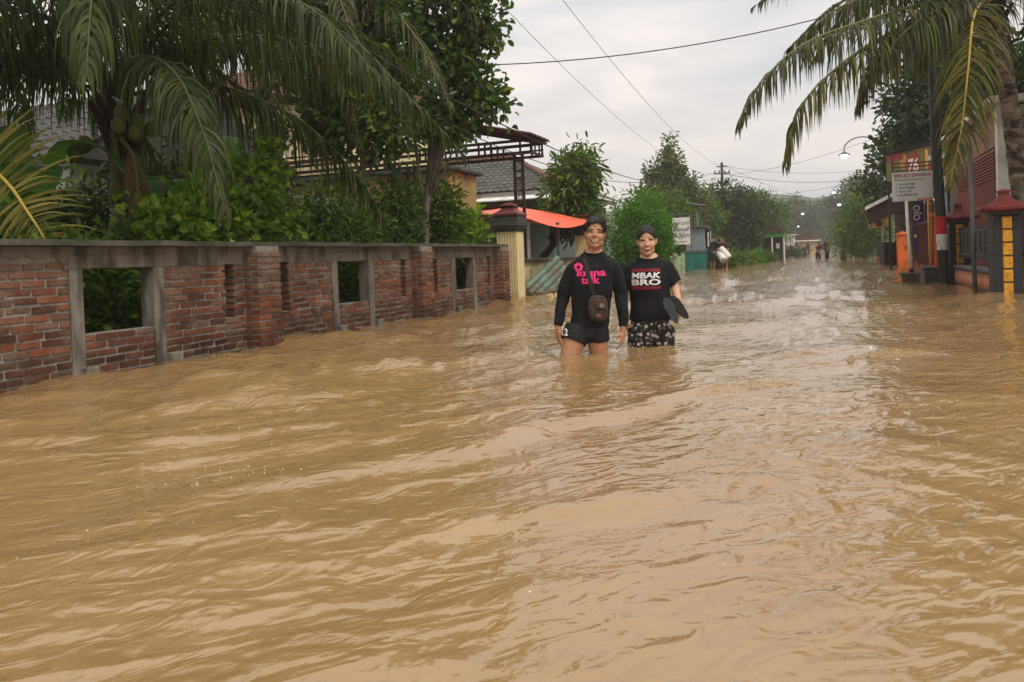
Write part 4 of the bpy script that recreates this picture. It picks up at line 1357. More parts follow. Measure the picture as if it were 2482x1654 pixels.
# --- banana plants
def banana(label, base, leaves, seed):
    rs = np.random.default_rng(seed)
    t = thing('banana_plant', label, 'banana plant', base, 'banana plants in the garden')
    bx, by, bz = base
    part('stem', mat('banana_stem', lin(118, 122, 70), lin(92, 84, 54), 5, 0.6, 0.2, stretch=(1, 1, 0.2)), t, lambda b: b.tube([(bx, by, bz - 0.2), (bx, by, bz + 0.7), (bx, by, bz + 1.3)], [0.11, 0.09, 0.05], 12), smooth=True)
    for az, ln, rise in leaves:
        a = math.radians(az)
        h = np.array([math.sin(a), math.cos(a), 0])
        c0 = np.array([bx, by, bz + 1.25])
        R = curve_pts([c0, c0 + h * ln * 0.3 + [0, 0, rise], c0 + h * ln * 0.7 + [0, 0, rise * 1.05], c0 + h * ln + [0, 0, rise * 0.5]], 18)
        S = np.array([h[1], -h[0], 0])
        w = 0.27 * np.sin(np.pi * np.clip((np.linspace(0, 1, 18) - 0.1) / 0.9, 0, 1)) ** 0.55 + 0.012
        v, f = [], []
        for i in range(18):
            for sd, q in ((-1, 0.05), (-0.5, 0.04), (0, 0), (0.5, 0.04), (1, 0.05)):
                v.append(R[i] + S * w[i] * sd + np.array([0, 0, q - 0.25 * w[i] * abs(sd) * (0.5 + rs.random() * 0.4)]))
        for i in range(17):
            for j in range(4):
                if rs.random() < 0.04: continue
                f.append((i * 5 + j, i * 5 + j + 1, i * 5 + j + 6, i * 5 + j + 5))
        me = np_mesh('leaf', np.array(v) - np.array(base), f, np.full(len(f), rs.uniform(0.3, 0.9)), smooth=True)
        me.materials.append(L_banana)
        link_mesh('leaf', me, t)
banana('banana plant with broad dark leaves between the two garden palms', (-8.6, 6.3, 0.05), ((120, 1.5, 0.7), (60, 1.3, 1.0), (200, 1.4, 0.6), (300, 1.2, 0.9), (150, 1.0, 1.1)), 1)
banana('banana plant with an upright bright leaf beside the dark palm trunk', (-8.1, 8.6, 0.05), ((110, 1.0, 1.25), (30, 1.3, 0.9), (170, 1.3, 0.7), (330, 1.2, 0.9), (250, 1.2, 0.8)), 2)

# --- trees along the street on the left
tree('slender_leaved_tree', 'tree with long drooping leaves and leaning dark trunk behind the coral tarpaulin', (-7.2, 19.9, 0.05),
     [((-6.4, 20.8, 2.5), (0.75, 0.9, 0.75)), ((-6.0, 20.8, 3.2), (0.55, 0.6, 0.6)), ((-6.2, 20.8, 1.9), (0.7, 0.8, 0.5)), ((-5.95, 20.7, 3.75), (0.3, 0.3, 0.35)), ((-6.5, 20.5, 3.3), (0.35, 0.35, 0.35))],
     3300, 0.26, 0.07, L_mid, bark=M_darkbark, r0=0.13, trunk=[(-7.0, 20.0, 0.8), (-6.5, 20.2, 1.5)], fork=(-6.3, 20.6, 2.6), clump=9, spread=0.13, droop=0.5, limbs=14)
tree('lime_bush', 'bright lime green columnar bush behind the two walkers', (-5.15, 24.0, -0.05),
     [((-5.1, 24.0, 0.75), (0.95, 0.95, 0.8)), ((-5.1, 24.0, 1.6), (1.0, 1.0, 0.8)), ((-5.15, 24.0, 2.3), (0.75, 0.75, 0.55)), ((-4.55, 24.1, 1.2), (0.55, 0.6, 0.9)), ((-5.7, 24.0, 1.0), (0.5, 0.6, 0.8))],
     9000, 0.11, 0.045, L_bush, r0=0.06, clump=12, spread=0.11, shell=0.4, up=0.35, limbs=10, cat='bush')
tree('conical_tree', 'tall pale conical tree with upright branch tips rising behind the lime bush', (-7.8, 45.3, 0),
     [((-7.8, 45.3, 7.2), (0.28, 0.28, 0.75)), ((-7.8, 45.3, 6.1), (0.75, 0.75, 0.8)), ((-7.9, 45.3, 5.0), (1.25, 1.25, 0.9)), ((-7.6, 45.3, 3.9), (1.7, 1.5, 0.9)), ((-7.6, 45.3, 2.7), (1.9, 1.6, 1.0)), ((-8.95, 45.2, 5.7), (0.25, 0.25, 0.7)), ((-6.55, 45.2, 5.0), (0.28, 0.28, 0.7)), ((-9.3, 45.2, 4.3), (0.5, 0.5, 0.6)), ((-6.1, 45.2, 3.9), (0.45, 0.45, 0.6))],
     7500, 0.26, 0.11, L_pale, r0=0.14, clump=10, spread=0.17, up=0.2, shell=0.45, limbs=14)
far_specs = [
    ('bushy tree between the lime bush and the utility pole', (-7.6, 40.5, 0), [((-7.6, 40.5, 3.0), (1.7, 1.6, 1.3)), ((-8.9, 40.5, 2.4), (1.2, 1.2, 1.2)), ((-6.6, 40.6, 2.1), (1.0, 1.0, 1.1)), ((-7.2, 40.5, 1.1), (1.3, 1.2, 0.9))], 6000, L_mid, 0.22),
    ('leafy tree with yellowish top behind the solar lamp', (-8.2, 52, 0), [((-8.2, 52, 4.3), (1.9, 1.8, 1.5)), ((-6.9, 52, 3.2), (1.5, 1.5, 1.5)), ((-9.3, 52, 3.0), (1.6, 1.5, 1.5)), ((-7.5, 52, 1.6), (1.8, 1.6, 1.2))], 5200, L_mid, 0.26),
    ('large dark rounded tree left of the far street opening', (-5.9, 58, 0), [((-5.8, 58, 4.4), (1.9, 1.9, 1.6)), ((-4.5, 58, 3.4), (1.5, 1.6, 1.5)), ((-7.1, 58, 3.6), (1.7, 1.6, 1.6)), ((-5.6, 57.6, 2.0), (2.2, 1.8, 1.3)), ((-4.7, 57.5, 1.6), (1.2, 1.2, 1.1))], 7600, L_dark, 0.25),
    ('dark tree overlapping the large rounded one towards the street', (-4.6, 69, 0), [((-4.6, 69, 4.5), (1.8, 1.8, 1.8)), ((-3.4, 69, 3.6), (1.4, 1.5, 1.6)), ((-5.6, 69, 3.2), (1.8, 1.7, 1.6)), ((-4.4, 68.6, 1.9), (1.9, 1.6, 1.2))], 6000, L_shrub, 0.27),
    ('broad hazy tree on the left where the street ends', (-8.5, 118, 0), [((-8, 118, 7.2), (3.2, 3, 2.6)), ((-5.2, 118, 5.6), (2.6, 2.5, 2.4)), ((-10.5, 118, 6), (3, 3, 2.8)), ((-7, 118, 3), (4, 3, 2.2))], 4200, L_shrub, 0.5),
    ('tall hazy tree at the end of the street', (-3.2, 168, 0), [((-3.2, 168, 8.8), (2.6, 2.5, 2.4)), ((-6.6, 168, 7.4), (3, 2.5, 2.8)), ((-1.2, 168, 5.8), (2.5, 2.3, 2.2)), ((-4, 168, 4), (4, 3, 2.4))], 4000, L_dark, 0.6),
    ('hazy tree with layered crown closing the street vista', (1.2, 196, 0), [((1.2, 196, 9.8), (2.6, 2.5, 1.6)), ((2.6, 196, 7.4), (3, 2.5, 2.2)), ((-1.0, 196, 6.8), (2.8, 2.5, 2.0)), ((1, 196, 3.8), (5, 3, 2.6))], 4200, L_dark, 0.65),
    ('hazy tall tree right of the street vista', (6.4, 142, 0), [((6.4, 142, 10.4), (2.6, 2.5, 2.4)), ((4.6, 142, 8.2), (2.6, 2.5, 2.2)), ((8.6, 142, 9), (3, 2.5, 2.6)), ((5.4, 142, 5), (3, 3, 3))], 4600, L_dark, 0.5),
    ('dark tree behind the roadside bamboo clump', (5.2, 92, 0), [((5.4, 92, 6.2), (2.3, 2.2, 2.0)), ((3.6, 92, 4.2), (1.8, 1.8, 1.7)), ((6.6, 92, 4.6), (2.4, 2.2, 2.2)), ((4.2, 91.5, 2.2), (2.4, 2, 1.6))], 5200, L_shrub, 0.36),
]
for lb, base, bl, n, lm, ls in far_specs:
    tree('roadside_tree', lb, base, bl, n, ls, ls * 0.45, lm, bark=M_darkbark, r0=0.16, clump=12, spread=ls * 0.75, shell=0.42, limbs=6, group='trees along the street')
for i, (lb, x, y, r, h, lm) in enumerate((
        ('low dark bush at the water edge beside the bedding carriers', -4.45, 40.5, 0.6, 0.9, L_shrub), ('low spreading bush on the left bank past the carriers', -4.0, 45, 0.8, 0.8, L_mid),
        ('small bright grass clump on the left bank', -3.55, 49, 0.55, 0.65, L_bush), ('low bush in front of the green roofed hut', -3.3, 55.5, 0.8, 0.7, L_shrub), ('round bush beside the utility pole', -5.6, 47, 1.0, 1.5, L_mid),
        ('dark hedge bush beyond the green roofed hut', -1.9, 72, 0.9, 1.3, L_dark))):
    bl = [((x, y, h * 0.45), (r, r, h * 0.5)), ((x - r * 0.6, y, h * 0.35), (r * 0.7, r * 0.7, h * 0.4)), ((x + r * 0.5, y, h * 0.3), (r * 0.6, r * 0.6, h * 0.35))]
    tree('bank_bush', lb, (x, y, -0.1), bl, 1500, 0.2, 0.06, lm, r0=0.03, clump=10, spread=0.14, limbs=4, cat='bush', group='bushes along the left bank')

# --- bamboo-like clump on the right bank
tree('bamboo_clump', 'bright green bamboo clump on the right bank beside the white lamp pole', (2.9, 55, -0.1),
     [((2.9, 55, 3.2), (1.0, 1.0, 1.2)), ((2.5, 55, 2.0), (1.3, 1.2, 1.1)), ((3.5, 55, 2.2), (1.2, 1.2, 1.2)), ((2.3, 54.6, 1.0), (1.2, 1.0, 0.8)), ((3.4, 54.6, 0.9), (1.3, 1.0, 0.8))],
     8000, 0.3, 0.055, L_mid, r0=0.06, clump=12, spread=0.2, shell=0.42, droop=0.4, cat='bamboo', limbs=10)
# --- big dark tree on the right
tree('teak_tree', 'big dark broad leaved tree towering behind the shop signs', (4.6, 31, 0),
     [((4.1, 31, 5.6), (1.6, 1.6, 1.3)), ((5.2, 31, 6.5), (1.6, 1.6, 1.4)), ((3.2, 31, 4.6), (0.9, 1.0, 1.0)), ((5.4, 30.5, 4.9), (1.6, 1.4, 1.1)), ((4.3, 31, 7.3), (1.4, 1.4, 1.0)), ((3.0, 31, 6.2), (0.7, 0.8, 0.8)), ((2.7, 31, 3.7), (0.5, 0.6, 0.5)), ((6.4, 30, 6), (1.4, 1.3, 1.6)), ((3.9, 30.6, 4.0), (1.2, 1.1, 0.8))],
     11000, 0.24, 0.14, L_dark, bark=M_darkbark, r0=0.17, fork=(4.4, 31, 5.2), clump=9, spread=0.2, limbs=18)
tree('teak_tree', 'sparse branch tipped tree leaning out over the street by the far lamp', (4.3, 42, 0),
     [((3.6, 42, 5.2), (1.0, 1.0, 1.0)), ((4.6, 42, 6.2), (1.2, 1.1, 1.2)), ((2.5, 42, 4.0), (0.7, 0.7, 0.35)), ((3.4, 42, 3.4), (0.9, 0.9, 0.7)), ((4.9, 42, 4.2), (1.2, 1.1, 1.2))],
     3200, 0.26, 0.15, L_dark, bark=M_darkbark, r0=0.13, fork=(4.0, 42, 5.0), clump=8, spread=0.22, limbs=14)
tree('garden_tree', 'dark tree behind the white block building, leaves hanging at the picture edge', (5.6, 16.5, 0),
     [((5.3, 16.6, 3.9), (0.9, 1.0, 0.8)), ((6.0, 16.5, 4.8), (1.1, 1.0, 1.0)), ((4.6, 17.2, 4.6), (0.8, 0.8, 0.7)), ((4.9, 16.0, 3.1), (0.5, 0.5, 0.4)), ((4.2, 18.5, 4.2), (0.7, 0.8, 0.6)), ((3.9, 20.5, 4.3), (0.8, 0.9, 0.8))],
     3800, 0.2, 0.11, L_dark, bark=M_darkbark, r0=0.1, clump=8, spread=0.16, limbs=10)
tree('potted_shrub', 'yellow green shrub growing by the orange wall', (3.9, 32.2, 0),
     [((3.75, 32.2, 1.35), (0.5, 0.5, 0.45)), ((4.05, 32.3, 0.9), (0.5, 0.5, 0.5)), ((3.6, 32.2, 0.8), (0.4, 0.4, 0.4))], 1500, 0.14, 0.06, L_pale, r0=0.03, clump=9, spread=0.1, cat='shrub')

# --- palm on the right with long fronds over the street
def right_palm():
    c = Vector((2.95, 15.75, 5.35))
    rg = np.random.default_rng(21)
    P = lambda *a: [np.array(q, float) for q in a]
    fr = [
        (P((2.95, 15.7, 5.2), (1.9, 14.8, 4.95), (0.87, 13.9, 4.55), (-0.1, 12.95, 4.05), (-0.75, 12.3, 3.35), (-1.02, 12.0, 2.75)), 1.1, 175, dict(tint=(0.0, 0.8), droop=1.0, width=0.034, upl=0.1, rg=rg, label='long arching frond reaching out over the street', ragged=0.05)),
        (P((2.95, 15.7, 5.15), (1.8, 14.7, 4.7), (0.75, 13.6, 4.0), (0.0, 13.0, 3.3), (-0.3, 12.8, 2.7), (-0.4, 12.75, 2.15)), 1.1, 170, dict(tint=(0.1, 0.98), droop=1.0, width=0.034, upl=0.05, rg=rg, label='lower yellowing frond hanging over the street', ragged=0.05)),
        (P((2.9, 15.5, 5.1), (2.5, 14.5, 4.55), (2.33, 14.1, 3.6), (2.2, 13.95, 2.7), (1.98, 13.75, 1.75)), 1.0, 130, dict(lm=L_palm2, pm=M_petiole_y, tint=(0.05, 0.85), droop=0.4, width=0.034, upl=0.0, rg=rg, label='yellow green frond hanging straight down beside the black pole')),
        (P((2.9, 15.7, 5.25), (1.7, 15.4, 5.5), (0.5, 15.0, 5.2), (-0.4, 14.7, 4.4)), 1.05, 150, dict(tint=(0.05, 0.7), droop=0.9, width=0.033, rg=rg)),
        (P((2.9, 15.6, 5.2), (2.0, 14.6, 4.75), (1.35, 13.9, 4.2), (0.9, 13.45, 3.5)), 1.1, 150, dict(tint=(0.0, 0.75), droop=0.9, width=0.034, rg=rg)),
        (P((2.9, 15.7, 5.3), (1.7, 14.9, 5.35), (0.6, 14.2, 4.95), (-0.2, 13.7, 4.3)), 1.05, 150, dict(tint=(0.05, 0.7), droop=0.9, width=0.033, rg=rg)),
        (P((2.9, 15.6, 5.2), (2.1, 14.9, 4.95), (1.45, 14.35, 4.5), (0.95, 13.95, 3.8), (0.7, 13.75, 3.1)), 1.15, 160, dict(tint=(0.0, 0.85), droop=1.3, width=0.034, rg=rg)),
        (P((2.9, 15.6, 5.25), (2.3, 14.9, 5.0), (1.9, 14.4, 4.5), (1.65, 14.1, 3.8)), 1.1, 140, dict(tint=(0.0, 0.7), droop=1.2, width=0.034, rg=rg)),
        (P((3.0, 15.7, 5.2), (3.6, 14.6, 4.9), (3.9, 13.9, 4.0), (3.95, 13.7, 3.0)), 0.9, 85, dict(tint=(0.1, 0.7), droop=0.5, rg=rg)),
    ]
    for az, el, ln, sag in ((200, 50, 3.6, 1.7), (150, 48, 3.6, 1.7), (110, 50, 3.8, 1.7), (70, 45, 3.8, 1.6), (30, 50, 3.8, 1.6), (350, 45, 3.8, 1.6), (310, 50, 3.8, 1.6), (270, 60, 4.0, 1.6), (235, 66, 4.0, 1.6), (10, 10, 3.0, 1.2), (120, 10, 2.8, 1.3)):
        fr.append((arc_frond(c, az, el, ln, sag), 1.0, 120, dict(tint=(0.05, 0.65), droop=0.75, width=0.032, rg=rg)))
    nuts = [(2.62, 15.35, 5.02), (2.5, 15.45, 5.0), (2.72, 15.25, 4.98), (2.55, 15.3, 5.12), (2.85, 15.2, 5.03)]
    palm('coconut palm with orange nuts and ringed trunk behind the near gate pillar', (3.62, 15.95, -0.05), (2.97, 15.75, 5.0), 0.16, 0.115, fr, L_palm3, M_petiole, nuts,
         mat('orange_coconut', lin(206, 150, 50), lin(186, 132, 44), 3, 0.45), bend=[(3.42, 15.87, 1.3), (3.2, 15.83, 3.6)], ringed=True)
right_palm()

# ------------------------------------------------------------------ right side: gate, building, signs, shop
M_black = mat('black_paint', lin(34, 34, 36), lin(26, 26, 28), 6, 0.5, 0.15, 30, stain=lin(52, 50, 46), stain_scale=2.0, stain_amt=(0.55, 0.8))
M_blacktile = mat('black_slate_tile', lin(44, 44, 46), lin(32, 32, 34), 9, 0.55, 0.4, 40)
M_yellowtile = mat('yellow_relief_tile', lin(222, 160, 40), lin(202, 140, 32), 12, 0.55, 0.9, 26, stain=lin(160, 108, 30), stain_scale=14)
M_redcap = mat('red_oxide_paint', lin(128, 42, 40), lin(102, 34, 34), 5, 0.6, 0.3, 30, stain=lin(80, 40, 36), stain_scale=3)
M_salmon = mat('salmon_tile', lin(214, 148, 112), lin(196, 130, 96), 8, 0.6, 0.2)
M_stoneblock = mat('pale_stone_block', lin(168, 164, 154), lin(142, 138, 128), 6, 0.85, 0.5, 24, stain=lin(112, 108, 98), stain_scale=2.0, per_object=0.1)
M_jointing = mat('block_joint', lin(92, 88, 80), lin(80, 76, 70), 8, 0.95)
M_redsteel = mat('red_shutter', lin(132, 40, 36), lin(110, 32, 30), 4, 0.5, 0.1, stain=lin(84, 28, 26), stain_scale=2)
M_orange = mat('orange_wall_paint', lin(228, 116, 48), lin(212, 102, 40), 3, 0.75, 0.15, 25, stain=lin(168, 84, 44), stain_scale=1.6)
M_signwhite = mat('sign_white', lin(206, 208, 206), lin(192, 194, 192), 3, 0.6, stain=lin(168, 166, 158), stain_scale=2)
M_polewhite = mat('white_pole_paint', lin(224, 222, 214), lin(204, 200, 190), 8, 0.6, 0.1, stain=lin(150, 120, 90), stain_scale=6, stain_amt=(0.6, 0.7))
M_rust = mat('rusty_steel', lin(104, 72, 52), lin(76, 56, 44), 12, 0.8, 0.3)
M_flagred = mat('pole_red_band', lin(178, 28, 40), lin(160, 24, 34), 6, 0.55)
M_flagwhite = mat('pole_white_band', lin(210, 210, 204), lin(190, 188, 180), 6, 0.6, stain=lin(130, 126, 116), stain_scale=9)
M_bamboo = mat('painted_bamboo', lin(206, 140, 58), lin(172, 120, 56), 6, 0.6, 0.2, stretch=(1, 1, 0.3))
M_print_red = mat('print_red', lin(150, 44, 52), lin(140, 38, 46), 6, 0.6)
M_print_dark = mat('print_dark', lin(40, 46, 48), lin(34, 40, 42), 6, 0.6)
M_print_green = mat('print_green', lin(128, 158, 62), lin(118, 148, 56), 6, 0.6)
M_print_white = mat('print_white', lin(232, 230, 224), lin(222, 220, 214), 6, 0.6)

def gate_pillar(yc, label):
    xc = 2.86
    t = thing('gate_pillar', label, 'gate pillar', (xc, yc, 0), 'gate pillars with red pagoda caps')
    w = 0.2
    part('core', M_jointing, t, lambda b: b.box(xc - w + 0.012, xc + w - 0.012, yc - w + 0.012, yc + w - 0.012, -0.6, 1.2))
    for k in range(8):                      # slate courses, split around the yellow strip
        z0 = -0.42 + k * 0.213
        z1 = min(z0 + 0.205, 1.205)
        part('slate_course', M_blacktile, t, lambda b: (b.box(xc - w, xc - 0.072, yc - w, yc + w, z0, z1), b.box(xc + 0.072, xc + w, yc - w, yc + w, z0, z1), b.box(xc - 0.0721, xc + 0.0721, yc - 0.1, yc + w - 0.003, z0 + 0.002, z1 - 0.002)), bevel=0.006)
        part('yellow_tile', M_yellowtile, t, lambda b: b.box(xc - 0.068, xc + 0.068, yc - w - 0.008, yc - 0.12, z0 + 0.004, z0 + 0.188), bevel=0.008)
    part('neck', M_black, t, lambda b: (b.box(xc - 0.17, xc + 0.17, yc - 0.17, yc + 0.17, 1.207, 1.29), b.box(xc - 0.23, xc + 0.23, yc - 0.23, yc + 0.23, 1.293, 1.345)), bevel=0.006)
    def cap(b):
        def ring(e, z, lift=0.0):
            out = []
            for k in range(16):
                a = (k + 0.5) / 16 * 2 * math.pi + math.pi / 4 - math.pi / 16
                ca, sa = math.cos(a), math.sin(a)
                q = 1 / max(abs(ca), abs(sa))
                corner = (q - 1) / 0.414
                out.append(Vector((xc + ca * q * e, yc + sa * q * e, z + lift * corner)))
            return out
        b.loft([ring(0.27, 1.348), ring(0.35, 1.375, 0.02), ring(0.352, 1.41, 0.025), ring(0.25, 1.45, 0.008), ring(0.16, 1.50), ring(0.10, 1.56), ring(0.072, 1.61), ring(0.068, 1.66), ring(0.085, 1.665), ring(0.08, 1.69), ring(0.02, 1.71)])
    part('cap', M_redcap, t, cap)
gate_pillar(14.55, 'near black gate pillar with yellow tiles and red pagoda cap')
gate_pillar(18.9, 'far black gate pillar with red pagoda cap beyond the black panel fence')

def panel_fence():
    t = thing('panel_fence', 'black panel fence with salmon zigzag tiles between the two gate pillars', 'fence', (2.86, 16.7, 0))
    y0, y1 = 14.77, 18.68
    part('base', M_blacktile, t, lambda b: b.box(2.76, 2.96, y0, y1, -0.6, 0.33))
    part('ledge', M_steel, t, lambda b: b.box(2.72, 3.0, y0, y1, 0.333, 0.40), bevel=0.01)
    part('rail', M_black, t, lambda b: (b.box(2.83, 2.89, y0, y1, 0.55, 0.61), b.box(2.83, 2.89, y0, y1, 1.12, 1.18)))
    n = 22
    pw = (y1 - y0) / n
    proto = None
    for k in range(n):
        y = y0 + (k + 0.5) * pw
        if proto is None:
            o = part('zigzag_tile', M_salmon, t, lambda b: b.prism([(y - pw * 0.38, 0.14), (y, 0.02), (y + pw * 0.38, 0.14), (y + pw * 0.38, 0.2), (y, 0.31), (y - pw * 0.38, 0.2)], 'x', 2.742, 2.762))
            proto = (o, y)
        else:
            o = proto[0].copy(); COL.objects.link(o); o.parent = t; o.location.y = y - proto[1]
    for k in range(3):
        a = y0 + 0.04 + k * (y1 - y0) / 3
        c = a + (y1 - y0) / 3 - 0.08
        p = part('panel', M_black, t, lambda b: b.box(2.845, 2.875, a, c, 0.615, 1.115))
        part('frame', M_steel, p, lambda b: (b.box(2.838, 2.843, a, a + 0.03, 0.62, 1.11), b.box(2.838, 2.843, c - 0.03, c, 0.62, 1.11), b.box(2.838, 2.843, a + 0.032, c - 0.032, 1.08, 1.11), b.box(2.838, 2.843, a + 0.032, c - 0.032, 0.62, 0.65)))
        def motif(b):
            for s in (0.33, 0.67):
                ym = a + (c - a) * s
                b.prism([(ym - 0.11, 0.70), (ym + 0.11, 0.70), (ym + 0.03, 0.87), (ym + 0.11, 1.04), (ym - 0.11, 1.04), (ym - 0.03, 0.87)], 'x', 2.83, 2.843)
        part('hourglass_motif', mat('dull_green_paint', lin(70, 86, 70), lin(56, 70, 58), 6, 0.6), p, motif)
panel_fence()

def black_gate():
    t = thing('sliding_gate', 'black sliding gate with slats at the right picture edge', 'gate', (4.4, 14.6, 0))
    part('frame', M_black, t, lambda b: (b.box(3.1, 5.6, 14.56, 14.62, 1.2, 1.27), b.box(3.1, 5.6, 14.56, 14.62, 0.62, 0.68), b.box(3.1, 3.16, 14.56, 14.62, 0.22, 1.2)))
    for k in range(17):
        x = 3.2 + k * 0.14
        part('slat', M_black, t, lambda b: b.box(x, x + 0.125, 14.58, 14.605, 0.2, 1.198))
    part('track_beam', M_darkcap, t, lambda b: b.box(3.08, 5.6, 14.5, 14.7, -0.6, 0.12))
    part('lower_rail', M_steel, t, lambda b: (b.box(3.1, 5.6, 14.54, 14.565, 0.21, 0.26), b.box(3.1, 5.6, 14.54, 14.565, 0.13, 0.17)))
black_gate()

def stone_building():
    t = thing('block_building', 'building of pale stone blocks with a dark red shutter beside the gate', 'building', (5, 20, 0))
    part('wall', M_jointing, t, lambda b: (b.box(3.46, 8.5, 17.62, 24, -0.6, 3.55),))
    part('roof_slab', M_white, t, lambda b: b.box(3.2, 8.6, 17.3, 24.2, 3.553, 3.68), bevel=0.01)
    part('corner_pilaster', M_white, t, lambda b: b.box(3.36, 3.56, 17.5, 17.72, -0.6, 3.55), bevel=0.006)
    proto = {}
    for r in range(15):
        z0 = 0.0 + r * 0.235
        x = 3.575
        first = 0.22 if r % 2 else 0.42
        w = first
        while x < 6.2:
            jz = random.uniform(-0.004, 0.004)
            key = round(w, 2)
            if key not in proto:
                proto[key] = MB().box(0, key, -0.04, 0.03, 0, 0.223)
                o = proto[key].build('stone_block', M_stoneblock, None, bevel=0.012)
                proto[key] = o.data
                bpy.data.objects.remove(o)
            o = link_mesh('stone_block', proto[key], t)
            o.location = Vector((x, 17.60 + jz, z0)) - wloc(t)
            x += w + 0.012
            w = 0.42
    # louvred shutter on the street side
    sh = part('shutter', M_redsteel, t, lambda b: b.box(3.43, 3.455, 18.0, 22.6, 0.1, 2.75))
    for k in range(46):
        y = 18.02 + k * 0.1
        part('slat', M_redsteel, sh, lambda b: b.box(3.405, 3.428, y, y + 0.07, 0.15, 2.1))
    for k in range(9):
        z = 2.15 + k * 0.065
        part('louvre', M_redsteel, sh, lambda b: b.box(3.39, 3.428, 18.02, 22.58, z, z + 0.03))
    part('lintel', mat('dusty_pink_paint', lin(150, 112, 98), lin(134, 98, 86), 3, 0.8), t, lambda b: b.box(3.42, 3.458, 17.8, 23.5, 2.78, 3.5))
stone_building()
def wall_lantern():
    t = thing('wall_lantern', 'small black lantern hanging from the pale building beside the palm trunk', 'lantern', (3.3, 17.3, 2.6))
    part('chain', M_black, t, lambda b: b.tube([(3.62, 17.4, 3.552), (3.62, 17.4, 2.72)], 0.012, 6))
    part('shade', M_black, t, lambda b: b.tube([(3.62, 17.4, 2.74), (3.62, 17.4, 2.68), (3.62, 17.4, 2.62)], [0.03, 0.05, 0.075], 10))
wall_lantern()

def thin_pole():
    o = MB().tube([(2.66, 15.9, -0.6), (2.62, 15.92, 2.6)], 0.038, 10).build('thin_pole', M_steel, smooth=True)
    props(o, 'thin grey pole standing in front of the red shutter', 'pole')
thin_pole()

def black_pole():
    t = thing('utility_pole', 'black utility pole with red and white painted bands beside the signs', 'utility pole', (2.51, 18.4, 0))
    a, c = Vector((2.53, 18.4, -0.6)), Vector((2.28, 18.46, 8.2))
    def pt(z): return a.lerp(c, (z + 0.6) / 8.8)
    part('shaft', M_black, t, lambda b: b.tube([pt(-0.6), pt(1.5), pt(3.9), pt(3.92), pt(8.2)], [0.108, 0.1, 0.094, 0.078, 0.07], 14), smooth=True, angle=0.5)
    part('red_band', M_flagred, t, lambda b: b.tube([pt(1.06), pt(1.43)], [0.1045, 0.103], 14), smooth=True, angle=0.5)
    part('white_band', M_flagwhite, t, lambda b: b.tube([pt(0.73), pt(1.06)], [0.106, 0.105], 14), smooth=True, angle=0.5)
black_pole()

def bamboo_pole():
    o = MB().tube([(2.45, 19.7, -0.5), (2.42, 19.72, 0.9), (2.40, 19.75, 3.0)], [0.035, 0.034, 0.026], 10)
    for z in (0.2, 0.55, 0.95, 1.35, 1.75, 2.15, 2.55):
        o.tube([(2.445 - z * 0.012, 19.71, z - 0.012), (2.445 - z * 0.012, 19.71, z + 0.012)], 0.04, 10)
    props(o.build('bamboo_pole', M_bamboo, smooth=True), 'orange brown bamboo pole leaning right beside the black utility pole', 'pole')
bamboo_pole()

def stone_planter():
    o = MB().box(2.22, 2.66, 19.1, 19.6, -0.6, 0.3)
    o.box(2.19, 2.69, 19.07, 19.63, 0.303, 0.36)
    props(o.build('concrete_block', M_darkcap, bevel=0.02), 'dark mossy concrete block at the foot of the black pole', 'concrete block')
stone_planter()

